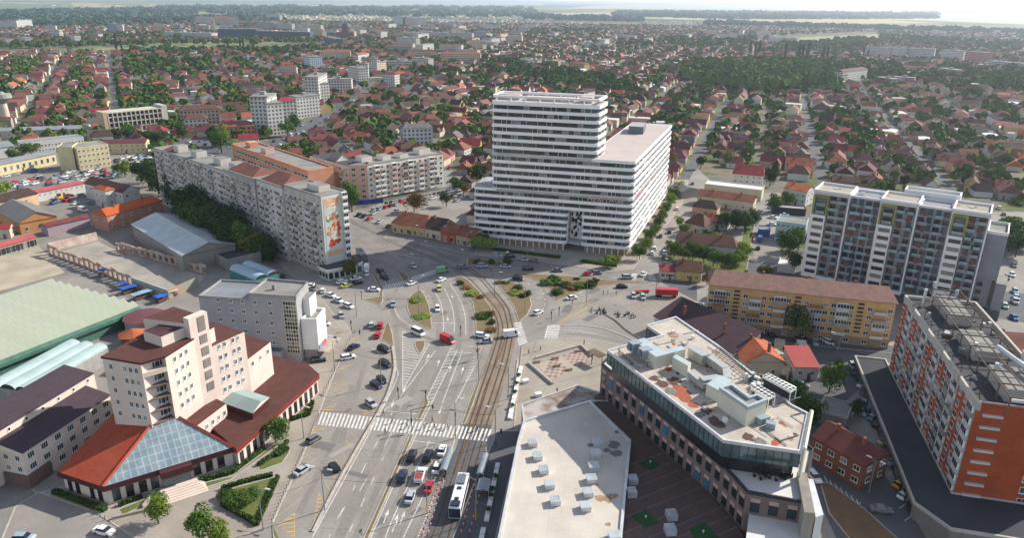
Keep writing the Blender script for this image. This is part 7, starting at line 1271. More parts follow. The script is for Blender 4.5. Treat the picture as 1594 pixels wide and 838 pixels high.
CL = [(489, 687, 40, -24, Hb, 'grey'), (471, 736, 40, -25, S, 'silver'), (520.5, 731, -20, -26, Hb, 'black'), (641, 714, 8, -24, SU, 'black'), (666, 714, 8, -24, SU, 'black'), (688, 705, 8, -24, S, 'white'), (680, 732, 8, -24, S, 'white'), (626, 746, 8, -24, SU, 'dark blue'), (667, 762, 7, -24, S, 'red'), (638.5, 778, 9, -26, S, 'silver'), (578, 632, 20, 16, Hb, 'silver'), (163, 831, 25, 6, S, 'white'), (38, 842, 20, 0, Hb, 'pale blue'),
      (541.8, 559, 25, -5, ES, 'white'), (550.6, 543, 20, -10, S, 'dark blue'), (518, 531, 25, 4, ES, 'silver'), (507, 543, 25, 2, SU, 'white'), (496, 564, 25, -3, ES, 'black'), (505, 507, 20, 0, Hb, 'white'), (531, 494, 8, 16, Hb, 'silver'), (579, 508, 6, -20, ES, 'pale green'), (591.5, 510, 5, -20, SU, 'red'), (588, 524, 7, -20, ES, 'red'), (598, 547, 22, 9, SU, 'black'), (600, 570, 22, 11, SU, 'black'), (594.5, 594, 16, 16, S, 'black'), (586, 602, 20, 12, S, 'dark blue'),
      (651, 521, 22, 10, 'minibus', 'white'), (697, 533, 22, 9, 'van', 'red'), (750, 525, 24, 3, ES, 'white'), (756, 534, -24, 2, S, 'silver'), (796, 524, 24, -3, 'van', 'white'), (612, 476, 1, 20, S, 'pale blue'), (641, 443, 20, -7, S, 'white'), (681, 483, 1, 20, Hb, 'white'), (683.6, 452, 2, 20, Hb, 'yellow green'), (687, 438, 20, -9, S, 'white'), (689, 424, 20, -4, 'van', 'green'), (582.4, 453, 22, 1, S, 'white'), (571.6, 428, 4, -16, S, 'white'), (571, 420, 4, -16, 'van', 'white'), (593, 425, 12, 8, SU, 'black'), (598.5, 434, 12, 8, SU, 'black'), (642.8, 416, 14, 10, S, 'silver'),
      (533, 441, 20, -6, ES, 'white'), (554, 436, 20, -4, S, 'white'), (557, 442, 20, -4, S, 'black'), (539.7, 447, 20, -5, S, 'yellow green'), (484.4, 447, 12, -14, S, 'white'), (488.5, 451, 12, -14, S, 'grey'), (502.5, 455, 2, -18, Hb, 'white'), (515, 462, 18, 6, S, 'white'), (527.3, 470, 16, 8, S, 'white'), (543, 479, 20, 8, ES, 'white'), (720, 418, 22, -1, ES, 'grey'), (750.7, 416.5, 22, 0, SU, 'pale blue'), (787, 417, 22, 1, S, 'silver'), (822, 421, 22, 0, SU, 'black'), (868, 423, 22, 1, S, 'grey'), (773.6, 399, 20, 3, ES, 'silver'), (792.7, 402, -20, 2, SU, 'black'), (814.7, 406, 20, 3, S, 'silver'), (832, 408, 20, 3, S, 'grey'), (807, 436, 22, 5, SU, 'black'),
      (837.6, 489, 18, -8, Hb, 'white'), (915.5, 429, 22, -2, S, 'red'), (929, 427, 20, 0, Hb, 'grey'), (889.7, 466, 22, -4, S, 'white'), (968, 448.5, 22, 0, S, 'black'), (976.6, 434, 22, 0, SU, 'silver'), (1001.4, 429, 14, -12, S, 'white'), (986, 463, 3, 14, Hb, 'silver'), (1000.4, 465, 6, 16, Hb, 'pale green'), (1054, 327, 4, -12, Hb, 'white'), (1042, 363, 4, -12, Hb, 'black'), (1028, 369, 4, -12, Hb, 'grey'), (1018.8, 389, 5, -14, Hb, 'white'), (1015, 396, 5, -14, Hb, 'white'), (1034.6, 395, 4, -14, Hb, 'white'), (1033, 403, 4, -14, S, 'black'), (1072, 295, 4, -10, Hb, 'black'), (1067, 303, 4, -10, S, 'dark blue'), (1078, 287, 4, -10, Hb, 'grey'),
      (1182.7, 375, 2, -12, 'van', 'blue'), (1180, 388, 2, -12, Hb, 'black'), (1203, 340, 14, 2, S, 'white'), (1202, 351, 14, 2, S, 'white'), (1221, 336, 14, 1, S, 'white'), (1184, 332, 12, 6, Hb, 'silver'),
      (1378.4, 692, 20, -4, S, 'yellow green'), (1383.5, 708, 20, -6, Hb, 'black'), (1390, 723, 20, -8, S, 'silver'), (1402, 758, 22, -9, Hb, 'yellow'), (1408.5, 775, 20, -10, Hb, 'white'), (1371, 797, 24, 3, S, 'grey'), (1267, 746, 14, 16, ES, 'white'), (1367, 664, 18, -8, Hb, 'dark red'), (1359.6, 653, 16, -8, Hb, 'pale blue'), (1354.6, 640, 16, -8, Hb, 'blue'), (1339.5, 644, 5, 16, Hb, 'white'), (1327, 573, 9, 14, Hb, 'silver'), (1314.5, 579, 4, 14, Hb, 'black'), (1334.5, 584, 12, -7, S, 'black'), (1342, 593, 14, -5, Hb, 'black'), (1344.6, 603, 16, -4, S, 'white'), (1352.6, 625, 16, -6, S, 'pale blue'), (1303, 542, 4, 10, Hb, 'grey'), (1290.6, 536, 10, 4, Hb, 'white'), (1268, 536, 4, 10, S, 'pale blue'), (1254, 535, 4, 10, S, 'black'), (1243, 532, 4, 10, S, 'black'), (1201.5, 526, 10, 6, S, 'dark blue'), (1220, 554, 6, -14, S, 'silver'), (1214.5, 570, 6, -14, Hb, 'silver'), (1247, 602, 18, 4, S, 'grey'), (1349, 614, 16, -5, Hb, 'grey'),
      (1541.6, 477, 5, 12, Hb, 'silver'), (1551.6, 478, 5, 12, Hb, 'red'), (1564, 479, 5, 12, Hb, 'pale green'), (1519, 492, 6, 12, S, 'silver'), (1542.8, 495, 12, 8, Hb, 'red'), (1578, 497, 8, 8, S, 'blue'), (1510, 473, 5, 10, Hb, 'dark blue'), (1500, 470, 5, 10, S, 'black'), (1581, 384, 8, 4, S, 'white'), (1570, 350, -4, -10, S, 'silver'), (1562, 335, -4, -10, Hb, 'grey'), (1575, 430, 4, 8, Hb, 'white'), (1555, 325, -4, -10, Hb, 'white'), (1578, 415, 4, 8, S, 'grey'),
      (559, 336, 14, -9, S, 'black'), (567, 338, 14, -9, S, 'dark blue'), (580.7, 334, 14, -8, S, 'silver'), (575.7, 342, 14, -6, S, 'red'), (591, 347, 14, -7, S, 'silver'), (583, 328, 13, -6, Hb, 'silver'), (590.7, 326.5, 13, -6, Hb, 'pale blue'), (601, 324, 13, -6, Hb, 'red'), (608.3, 322, 13, -6, Hb, 'dark red'), (617, 320, 13, -6, Hb, 'silver'), (624.6, 316, 13, -6, S, 'red'), (618.3, 330, 14, -3, S, 'white'), (605.8, 354, 12, -6, S, 'black'), (673.5, 310, 12, -3, S, 'white'), (671, 304, 12, -3, S, 'black'), (678.5, 302, 12, -3, Hb, 'silver'), (690, 298, 10, -3, Hb, 'black'), (698.6, 297, 10, -3, Hb, 'grey'), (713.7, 297, 10, -3, Hb, 'white'), (711, 314, 10, -3, Hb, 'silver'), (662, 312, 4, 10, S, 'grey'), (651, 300, 10, -4, Hb, 'white'), (640, 304, 10, -4, Hb, 'silver'), (632, 311, 10, -4, Hb, 'grey'), (664, 318, 4, 10, S, 'silver'),
      (402.5, 418, 8, -8, Hb, 'red'), (411, 422, 8, -8, Hb, 'white'), (418, 426, 8, -8, Hb, 'dark red'), (426, 430, 8, -8, Hb, 'silver'), (440, 432, 3, -10, S, 'dark blue'),
      (10, 276, 14, -2, S, 'white'), (24, 273, 14, -2, S, 'silver'), (52, 268, 14, -3, 'van', 'blue'), (60, 275, 14, -3, S, 'silver'), (80, 264, 12, -2, S, 'pale blue'), (98, 272, 12, -3, S, 'dark blue'), (106, 270, 12, -3, S, 'white'), (114, 268, 12, -3, S, 'silver'), (70, 281, 12, -3, S, 'grey'), (84, 279, 12, -3, Hb, 'silver'), (40, 284, 12, -3, Hb, 'white'), (100, 282, 12, -3, Hb, 'black'), (128, 306, 12, -2, SU, 'pale blue'), (118, 318, 12, -4, S, 'white'), (130, 329, 12, 2, 'van', 'white'), (108, 306, 12, -2, S, 'black'), (140, 318, 8, 6, S, 'grey'), (188, 262, 10, -3, S, 'white'), (198, 257, 10, -3, Hb, 'silver'), (210, 262, 10, -3, S, 'silver'), (182, 270, 10, -3, Hb, 'pale blue'), (171, 256, 10, -3, Hb, 'grey'), (222, 256, 10, -3, Hb, 'white'), (205, 250, 10, -3, Hb, 'black'), (190, 248, 10, -3, Hb, 'white'),
      (268.5, 332, 10, -6, S, 'silver'), (251, 306, 8, 4, S, 'silver'), (287, 352, 6, 8, Hb, 'grey'), (236, 296, 8, 4, Hb, 'black'), (296, 362, 6, 8, S, 'dark blue'),
      (183, 505, 22, -10, 'van', 'white'), (108, 536, 18, -8, S, 'white'), (30, 590, 10, -4, Hb, 'dark blue')]
for a in CL: car(*a)
# cars along the avenue, a few pixels each
av = [(295, 222, 0), (303, 216, 0), (290, 214, 1), (312, 221, 0), (320, 226, 1), (330, 244, 1), (452, 218, 0), (462, 213, 0), (472, 208, 1), (482, 203, 0), (492, 197, 0), (500, 191, 1), (436, 226, 0), (445, 215, 1), (510, 184, 0), (520, 177, 0), (530, 171, 1), (540, 165, 0), (550, 157, 0), (560, 150, 1), (470, 196, 0), (486, 189, 0), (500, 181, 0), (425, 232, 0), (415, 238, 1), (700, 262, 0), (690, 268, 1)]
for k, (x, y, t) in enumerate(av): car(x, y, 10, -6, [S, Hb][t], ['white', 'silver', 'black', 'grey', 'pale blue', 'red'][(k*5) % 6], None, False)
rp_ = random.Random(31)
for pts, n, dx, dy in (([(5, 287), (125, 268), (190, 258), (220, 262), (215, 272), (130, 282), (20, 296)], 42, 12, -3), ([(165, 250), (230, 238), (236, 262), (190, 268)], 18, 10, -3), ([(372, 233), (420, 224), (470, 200), (476, 206), (425, 234), (380, 243)], 14, 10, -5), ([(130, 190), (160, 188), (160, 200), (60, 208)], 8, 8, -2), ([(280, 300), (255, 280), (262, 276), (300, 312)], 4, 7, 7), ([(1565, 410), (1590, 470), (1580, 475), (1556, 420)], 4, 5, 12), ([(1340, 600), (1352, 600), (1372, 668), (1358, 668)], 5, 16, -6), ([(640, 298), (720, 292), (722, 308), (650, 316)], 8, 12, -3)):
    pl_ = []; tries = 0
    while len(pl_) < n and tries < 900:
        tries += 1; x, y = rp_.uniform(min(q[0] for q in pts), max(q[0] for q in pts)), rp_.uniform(min(q[1] for q in pts), max(q[1] for q in pts)); w_ = Vector(g2(x, y))
        if inpoly(x, y, pts) and all((w_-Vector(c[1:3])).length > 4.6 for c in CARS) and not any(inpoly(w_.x, w_.y, f[4]) for f in FB): pl_.append(1); car(x, y, dx, dy, rp_.choice((S, S, Hb, ES, SU)), rp_.choice(('white', 'white', 'silver', 'silver', 'grey', 'black', 'dark blue', 'red', 'pale blue')), None, y > 500)
def vehicle_parts(name, label, cat, x, y, dx, dy, fn, grp='vehicles around the junction'):
    p = Vector(g2(x, y)); q = Vector(g2(x+dx*.3, y+dy*.3)); r = thing(name, label, cat, (p.x, p.y, .03), grp, math.atan2((q-p).y, (q-p).x))
    def add(n, m): me_o = m.build('t', link=False); me = me_o.data; D.objects.remove(me_o); return child(n, r, me)
    fn(add); return r
def rb(m, x0, x1, w, z0, z1, mt, ch=.15, top=None):
    "box with chamfered upper edges"
    v = [(x0, -w, z0), (x1, -w, z0), (x1, w, z0), (x0, w, z0)]; u = [(x0, -w, z1-ch), (x1, -w, z1-ch), (x1, w, z1-ch), (x0, w, z1-ch)]; t = [(x0+ch, -w+ch, z1), (x1-ch, -w+ch, z1), (x1-ch, w-ch, z1), (x0+ch, w-ch, z1)]
    for k in range(4): j = (k+1) % 4; m.face([v[k], v[j], u[j], u[k]], mt); m.face([u[k], u[j], t[j], t[k]], mt)
    m.face(t, top or mt)
def wheels(add, xs, w, r_=.5):
    for x in xs:
        for s_ in (-1, 1): m = MB(); m.bar((x, s_*(w-.28), r_), (x, s_*(w+.02), r_), r_, tyre, 12); add('wheel', m)
def bus(L_, body, roofm, skirt):
    def fn(add):
        m = MB(); rb(m, -L_/2, L_/2, 1.25, .35, 3.0, body, .18, roofm); add('body', m)
        for s_ in (-1, 1): m = MB(); m.prism([(-L_/2+.5, s_*1.26-.01), (L_/2-.6, s_*1.26-.01), (L_/2-.6, s_*1.26+.01), (-L_/2+.5, s_*1.26+.01)], 1.3, 2.5, cgl, None, True); add('side_windows', m)
        m = MB(); m.box((L_/2+.01, 0, 1.1), (.03, 2.3, 1.6), cgl); add('windscreen', m); m = MB(); m.box((-L_/2-.01, 0, .5), (.04, 2.4, 2.2), skirt); add('rear_panel', m)
        for x, l, w, h_, mt in ((L_*.28, 3.2, 1.7, .35, CP['grey']), (.4, .9, .9, .12, cgl), (-L_*.26, .9, .9, .12, cgl), (-L_*.4, 1.6, 1.9, .3, skirt)): m = MB(); m.box((x, 0, 3.0), (l, w, h_), mt); add('roof_unit', m)
        wheels(add, (-L_*.3, L_*.32), 1.22)
    return fn
vehicle_parts('city_bus', 'white city bus with dark blue rear on the shaded tram lane', 'bus', 715, 781, 10, -40, bus(12., CP['white'], CP['white'], CP['dark blue']))
vehicle_parts('city_bus', 'dusty grey bus standing beside the slab block corner', 'bus', 563, 402, -14, -20, bus(11., CP['grey'], mat('bus_roof', '96918d', .6), CP['grey']))
def pickup(add):
    m = MB(); rb(m, -2.6, 2.5, .92, .4, 1.0, CP['white'], .08); add('body', m); m = MB(); rb(m, .2, 1.4, .82, 1.0, 1.75, CP['white'], .2); add('cab', m); m = MB(); m.box((.8, 0, 1.12), (1.3, 1.7, .42), cgl); add('windows', m)
    m = MB(); m.box((-1.3, 0, 1.0), (2.2, 1.6, .45), mat('red_cargo', '8e4038', .8)); add('cargo', m); m = MB(); ring(m, [(-2.55, -.9), (0, -.9), (0, .9), (-2.55, .9)], .07, 1.0, 1.4, CP['white']); add('bed_side', m); wheels(add, (-1.6, 1.6), .85, .36)
vehicle_parts('pickup_truck', 'white pickup truck with reddish load, queuing at the crossing', 'pickup truck', 654, 744, 8, -26, pickup)
def box_truck(L_, boxm, cabm):
    def fn(add):
        m = MB(); rb(m, -L_/2, L_/2-2, 1.2, .8, 3.3, boxm, .06); add('cargo_box', m); m = MB(); rb(m, L_/2-1.9, L_/2, 1.1, .5, 2.4, cabm, .3); add('cab', m); m = MB(); m.box((L_/2-.35, 0, 1.4), (.75, 2.1, .6), cgl); add('windscreen', m); wheels(add, (-L_*.3, L_*.34), 1.1, .45)
    return fn
vehicle_parts('box_truck', 'long white box truck by the green market hall fascia', 'truck', 140, 523, 24, -10, box_truck(7.5, CP['white'], CP['white']))
def trailer(add):
    m = MB(); m.prism([(-3.9, -1.25), (3.9, -1.25), (3.9, 1.25), (-3.9, 1.25)], .9, 3.1, CP['red'], None, True); add('container', m)
    for k in range(12): m = MB(); m.box((-3.63+k*.66, 0, 1.0), (.12, 2.56, 2.05), mat('red_rib', '9c2a30', .6)); add('rib', m)
    wheels(add, (-3.2, -2.2, 3), 1.1, .45)
vehicle_parts('red_container', 'bright red container trailer at the edge of the junction car park', 'container', 1037, 462, 27, 1, trailer)
vehicle_parts('red_trailer', 'low flat red trailer left of the red container', 'trailer', 999, 456, 22, -2, lambda add: (lambda m: (m.prism([(-2.8, -.6), (2.8, -.6), (2.8, .6), (-2.8, .6)], .6, 1.0, CP['red'], None, True), add('bed', m), wheels(add, (-2, 2), .9, .35)))(MB()))
def excav(c):
    def fn(add): m = MB(); m.box((0, 0, .4), (3.2, 2.2, 1.2), c); add('body', m); m = MB(); m.box((.3, 0, 1.6), (1.4, 1.4, 1.2), cgl); add('cab', m); m = MB(); m.bar((.8, .3, 1.6), (3.4, .3, 3.2), .22, c, 4); m.bar((3.4, .3, 3.2), (5, .3, 1.2), .18, c, 4); add('arm', m); wheels(add, (-1.1, 1.1), 1, .5)
    return fn
for x, y, c, lb in ((92, 310, CP['yellow'], 'orange yellow excavator in the depot yard'), (84, 318, CP['blue'], 'blue tractor in the depot yard beside the yellow excavator'), (104, 314, CP['red'], 'red digger in the depot yard right of the yellow excavator')): vehicle_parts('excavator', lb, 'excavator', x, y, 10, -3, excav(c))
for k, (x, y) in enumerate(((930, 486), (974, 492))):
    q = g2(x, y); r = thing('motorcycle_rack', ['cluster of grey bins and bicycles in the middle of the yellow striped car park', 'cluster of dark bicycles beside the dark purple tiled roof'][k], 'bicycle rack', (*q, 0)); rr_ = random.Random(k)
    for i in range(18):
        m = MB(); dx, dy = rr_.uniform(-3.6, 3.6), rr_.uniform(-1.8, 1.8); an0 = rr_.random()*3; mt = [metal_g, white_metal, dark_m][i % 3]; m.bar((q[0]+dx-.5*math.cos(an0), q[1]+dy-.5*math.sin(an0), .35), (q[0]+dx+.5*math.cos(an0), q[1]+dy+.5*math.sin(an0), .35), .3, mt, 8, .05); m.bar((q[0]+dx, q[1]+dy, .3), (q[0]+dx, q[1]+dy, 1.2), .12, mt, 5); m.build('bicycle', r)
# ================================================================ STREET FURNITURE
pole_m = mat('pole_steel', '8c9094', .5, .2, 1, metal=.4); yelpole = mat('pole_yellow', 'c9a832', .6)
def lamp(x, y, dx, dy, h_, label, arm=2.2, col=None, heads=1, name='street_lamp', cat='street lamp'):
    p = Vector(g2(x, y)); q = Vector(g2(x+dx, y+dy)); d = (q-p).normalized(); r = thing(name, label, cat, (*p, 0), 'lamp posts around the junction'); m = MB(); m.bar((*p, 0), (*p, h_), .13, pole_m, 8, .08); m.build('pole', r)
    if col: m = MB(); m.bar((*p, 0), (*p, 2.6), .16, col, 8); m.build('pole_base', r)
    for s_ in ((1,) if heads == 1 else (1, -1)):
        e = p+d*arm*s_; m = MB(); m.bar((*p, h_-.1), (*e, h_+.35), .06, pole_m, 6); m.build('arm', r); m = MB(); m.box((*e, h_+.28), (1.1, .38, .16), white_metal, math.atan2(d.y, d.x)); m.build('lamp_head', r)
for a in ((505.5, 794.8, -20, -4, 10, 'lamp post with two white heads on the left parking divider', 2, None, 2), (410, 826, 8, 2, 10, 'lamp post on the pavement at the bottom left hedge'), (473, 683.7, 6, 2, 9, 'lamp post on the pavement near the grey hatchback'), (741, 812, -12, -6, 10, 'yellow footed lamp post beside the bus, arm towards the tracks', 2.5, yelpole), (665, 800, 2, -8, 9.5, 'yellow footed lamp post by the red car in the queue', 1.5, yelpole), (709, 683, 6, -2, 10, 'lamp post on the yellow tipped tram island at the long crossing', 2, yelpole), (771, 690, -6, -2, 9, 'lamp post right of the tracks at the long crossing'), (745, 592, -6, -1, 9.5, 'lamp post between the road and the tram tracks, mid picture'), (791, 622, -8, -3, 9.5, 'lamp post at the left end of the planter row'), (521, 577, 8, -2, 9, 'lamp post by the left car park bollards'), (594, 600, -8, -3, 10, 'lamp post on the curved divider beside the black cars'), (555, 493, 6, 0, 9, 'lamp post in the car park left of the taxis'), (652, 500, 6, -2, 9.5, 'lamp post on the first round island, near end'), (652, 472, 6, -2, 9.5, 'lamp post on the first round island, far end'), (770, 462, 4, 0, 9, 'lamp post between the tram curve and the small island'), (817, 486, 4, -3, 9, 'lamp post on the island right of the tram curve'), (913, 470.6, 4, 0, 10, 'tall lamp post with dark signal at the striped car park tip', 1.2), (1020, 466, -6, -2, 10, 'lamp post beside the red container'), (1025, 442, 6, 1, 10, 'lamp post by the yellow corner cottage'),
          (645, 385, 3, -1, 9, 'lamp post in front of the long yellow shop house', 2, None, 2), (687, 386, 4, -1, 9, 'lamp post in front of the orange shop house'), (727, 396, 4, -1, 9, 'lamp post left of the banded tower shrubs'), (636, 430, 4, 1, 9, 'lamp post at the far zebra crossing'), (781, 428, 4, 0, 9, 'lamp post beyond the tram curve'), (820, 424, 4, 0, 9, 'lamp post on the road in front of the tower entrance'), (655, 410, 4, 0, 9, 'lamp post on the wide dark avenue'), (1302, 560, -4, -1, 8, 'lamp post by the red roofed small house'), (1352, 770, -8, -4, 8.5, 'lamp post with twin heads at the dark brick house', 1.5, None, 2), (714, 422, 3, 1, 9, 'lamp post at the left start of the tram curve')): lamp(*a)
def signal(x, y, dx, dy, label, arm=0):
    p = Vector(g2(x, y)); q = Vector(g2(x+dx, y+dy)); d = (q-p).normalized(); r = thing('traffic_light', label, 'traffic light', (*p, 0), 'traffic lights of the junction'); m = MB(); m.bar((*p, 0), (*p, 3.4 if not arm else 6), .09, dark_m, 6); m.build('pole', r)
    if arm: m = MB(); m.bar((*p, 6), (*(p+d*arm), 6.1), .08, dark_m, 5); m.build('arm', r); m = MB(); m.box((*(p+d*arm), 5.3), (.35, .35, 1.0), dark_m); m.build('signal_head', r)
    m = MB(); m.box((*p, 2.5), (.35, .35, 1.0), dark_m); m.build('signal_head', r)
for k, (x, y, a, lb) in enumerate(((641, 672, 5.5, 'traffic light with arm on the grass median at the long crossing'), (709, 662, 0, 'traffic light on the tram island at the long crossing'), (620, 622, 0, 'small traffic light post on the lower lanes, left'), (663, 626, 0, 'small traffic light at the tip of the grass median'), (858, 500, 0, 'traffic light at the left corner of the small right crossing'), (870, 493, 0, 'traffic light at the right corner of the small right crossing'), (717, 523, 0, 'lone traffic light in the lanes near the red van'), (547, 515, 0, 'traffic light by the bollards left of the red cars'), (743, 560, 4, 'traffic light with arm beside the tracks below the junction'), (563, 466, 0, 'reddish signal at the triangular island by the taxis'))): signal(x, y, 10, -2, lb, a)
# overhead wires of the tram, hung between poles
wire = mat('wire', '202124', .6); r = thing('tram_wires', 'thin dark overhead tram wires strung along and across the tracks', 'overhead wires', (*g2(760, 600), 0))
def cable(a, c, sag=.5, rad=.035):
    A, B_ = Vector(a), Vector(c); m = MB(); pr = A
    for k in range(1, 9): t = k/8; q = A.lerp(B_, t)-Vector((0, 0, sag*4*t*(1-t))); m.bar(pr, q, rad, wire, 4); pr = q
    m.build('wire', r)
for T in (TL, TR):
    p = [(*g2(*q), 6.) for q in T]
    for a, c in zip(p[:-1], p[1:]): cable(a, c, .1, .025)
for a, c in (((473, 684), (709, 683)), ((709, 683), (771, 690)), ((505, 795), (665, 800)), ((665, 800), (741, 812)), ((594, 600), (745, 592)), ((745, 592), (791, 622)), ((521, 577), (594, 600)), ((555, 493), (652, 500)), ((652, 500), (817, 486)), ((817, 486), (913, 470)), ((717, 523), (792, 500)), ((410, 826), (505, 795)), ((645, 385), (655, 410)), ((687, 386), (714, 422)), ((727, 396), (770, 462)), ((652, 472), (770, 462))): cable((*g2(*a), 8), (*g2(*c), 8), .7)
# bollards along the left pavement
bmat = mat('bollard_brown', '5b4a40', .7); BO = []
for pts, n, lb in (([(422, 818), (497, 646)], 34, 'brown bollard below the long crossing'), ([(500, 622), (549, 522)], 22, 'brown bollard above the long crossing'), ([(112, 776), (175, 818)], 9, 'brown bollard on the shaded hotel forecourt'), ([(549, 520), (585, 505)], 5, 'brown bollard left of the red cars')):
    p = [Vector(q) for q in px(pts)]
    for k in range(n): q = p[0].lerp(p[1], (k+.5)/n); BO.append((q, lb+', '+nth(k+1)+' from the lower end of its row' if n < 30 or 1 else lb))
m = MB(); m.bar((0, 0, 0), (0, 0, .9), .07, bmat, 6); m.bar((0, 0, .9), (0, 0, 1.0), .1, bmat, 6); o_ = m.build('t', link=False); bme = o_.data; D.objects.remove(o_)
for q, lb in BO: o = D.objects.new('bollard', bme); C.objects.link(o); o.location = (*q, .1); tag(o, None, 'bollard', 'bollards along the pavement edge'); o['label'] = lb
# red and white tram lane barrier posts
rw = [mat('post_red', 'b0382f', .6), mat('post_white', 'd5d2cc', .6)]; gm_ = []
for c_ in rw: m = MB(); m.bar((0, 0, 0), (0, 0, .55), .12, c_, 6); o_ = m.build('t', link=False); gm_.append(o_.data); D.objects.remove(o_)
for pts, n, lb in (([(656, 838), (686, 745)], 22, ('red lane post in the row beside the queueing cars', 'white lane post in the row beside the queueing cars')), ([(665, 838), (700, 712)], 26, ('red post along the left edge of the tram bed', 'white post along the left edge of the tram bed')), ([(716, 838), (748, 720)], 24, ('red post along the right edge of the tram bed', 'white post along the right edge of the tram bed')), ([(729, 838), (759, 725)], 22, ('red post between the tram stop and the pavement', 'white post between the tram stop and the pavement'))):
    p = [Vector(q) for q in px(pts)]
    for k in range(n): o = D.objects.new('lane_post', gm_[k % 2]); C.objects.link(o); o.location = (*p[0].lerp(p[1], (k+.5)/n), .02); tag(o, lb[k % 2].replace('in the row ', '')+', '+nth(k//2+1)+' from the bottom', 'lane post', 'posts along the tram lane')
# tram stop shelters
def shelter(label, a, c, w):
    A, B_ = Vector(g2(*a)), Vector(g2(*c)); d = (B_-A).normalized(); n = Vector((-d.y, d.x)); r = thing('tram_shelter', label, 'tram shelter', (*((A+B_)/2), 0), 'tram stop shelters'); L_ = (B_-A).length; k = max(2, int(L_/2.2)); m = MB()
    pr = [(w*(-.5+t/6), 2.3+.35*math.sin(math.pi*t/6)) for t in range(7)]
    for (v0, z0), (v1, z1) in zip(pr[:-1], pr[1:]): m.quad((*(A+n*v0), z0), (*(B_+n*v0), z0), (*(B_+n*v1), z1), (*(A+n*v1), z1), mat('shelter_glass', '8c9498', .2, .15, .4))
    m.build('roof', r); m = MB()
    for i in range(k+1): q = A+d*L_*i/k; m.bar((*(q-n*w/2), 0), (*(q-n*w/2), 2.3), .05, white_metal, 5); m.bar((*(q-n*w/2), 2.35), (*(q+n*w/2), 2.35), .06, white_metal, 4); m.bar((*q, 2.7), (*(q+n*w/2), 2.35), .05, white_metal, 4)
    m.build('frame', r); m = MB(); m.quad((*(A-n*w/2), .3), (*(B_-n*w/2), .3), (*(B_-n*w/2), 2.1), (*(A-n*w/2), 2.1), glass('shelter_pane', '5d6a70', .1)); m.build('back_pane', r); m = MB(); m.wall(A-n*w*.3+d, B_-n*w*.3-d, .4, .5, .4, brn); m.build('bench', r)
shelter('long glass tram shelter beside the white cars at the stop', (690, 746), (702, 712), 1.6); shelter('dark framed tram shelter right of the bus', (747, 752), (756, 720), 1.6); shelter('small pale tram kiosk shelter right of the bus', (751, 778), (755, 760), 2.6)
# planter rows and tram edge of the plaza
def planters(label, a, c, n, plant):
    A, B_ = Vector(g2(*a)), Vector(g2(*c)); d = (B_-A).normalized(); L_ = (B_-A).length/n
    for k in range(n):
        q = A+d*L_*(k+.5); r = thing('planter', label+(', '+nth(k+1)+' from the bottom' if n > 2 else [', left one', ', right one'][k]), 'planter', (*q, .12), label+' row'); m = MB(); m.box((*q, .12), (L_*.86, 1.0, .55), whitew, math.atan2(d.y, d.x)); m.build('box', r)
        if k in plant: c_ = child('plant', r, crown_mesh('bush', False, k % 4), (0, 0, .5), sc=(1.3, 1.3, 1.1)); c_.material_slots[0].link = 'OBJECT'; c_.material_slots[0].material = LF['mid green']
planters('white planter in the sunny row right of the tracks', (793, 655), (811, 573), 12, (2, 5, 7, 9)); planters('pale planter in the shaded row beside the mall', (757, 815), (775, 724), 9, (1, 3, 4, 6)); planters('pale planter in the shaded row at the bottom edge', (748, 848), (753, 825), 2, ())
# plaza: benches, low walls, patterned paving
b = MB()
for a, c in (((822, 567), (860, 600)), ((905, 541), (921, 556)), ((833, 560), (905, 540))): b.wall(g2(*a), g2(*c), .12, .85, .55, kerb_m)
structure('plaza_wall', b)
chk = mat('plaza_tiles_red', '94796c', .9, .2, .3); b = MB(); q4 = px([(836, 568), (903, 545), (925, 562), (858, 592)])
flat(b, q4, .13, mat('plaza_tiles', 'ab9e8e', .9, .12, .3))
for i in range(14):
    for j in range(8):
        if (i+j) % 2 == 0 and 2 < i+j < 19 and not (5 < i < 8): 
            def bl(u, v): return lerp(lerp(q4[0], q4[1], u), lerp(q4[3], q4[2], u), v)
            flat(b, [bl(i/14, j/8), bl((i+1)/14, j/8), bl((i+1)/14, (j+1)/8), bl(i/14, (j+1)/8)], .134, chk)
structure('plaza_tiles', b)
b = MB(); 
for a, c in (((800, 628), (940, 598)), ((803, 612), (935, 580)), ((805, 645), (850, 636)), ((812, 540), (800, 655)), ((835, 531), (822, 567)), ((870, 528), (905, 541)), ((925, 562), (960, 560))): ribbon(b, px([a, c]), .25, .13, mat('plaza_joint', '8d8376', .9))
structure('plaza_joint', b)
for k, (x, y, lb) in enumerate(((866, 572, 'dark bench on the patterned plaza, nearest the bottom'), (835, 566, 'bench at the left corner of the patterned plaza'), (864, 560, 'bench at the upper edge of the patterned plaza'), (899, 549, 'bench at the right corner of the patterned plaza'), (885, 578, 'bench at the right hand side of the patterned plaza'))):
    q = g2(x, y); r = thing('bench', lb, 'bench', (*q, .13), 'benches on the plaza'); m = MB(); m.box((*q, .5), (2.4, .6, .12), brn, .3); m.build('seat', r)
    for s_ in (-1, 1): m = MB(); m.box((q[0]+s_*.9*math.cos(.3), q[1]+s_*.9*math.sin(.3), .13), (.15, .5, .38), conc, .3); m.build('leg', r)
for k, (x, y, lb) in enumerate(((818, 597, 'white block by the planters, upper of two on the plaza'), (838, 618, 'white block on the lower plaza edge'))): q = g2(x, y); m = MB(); m.box((*q, .12), (1.6, 1.2, .9), whitew, .4); m.box((*q, 1.02), (1.8, 1.4, .12), whitew, .4); tag(m.build('plaza_block'), lb, 'stone block')
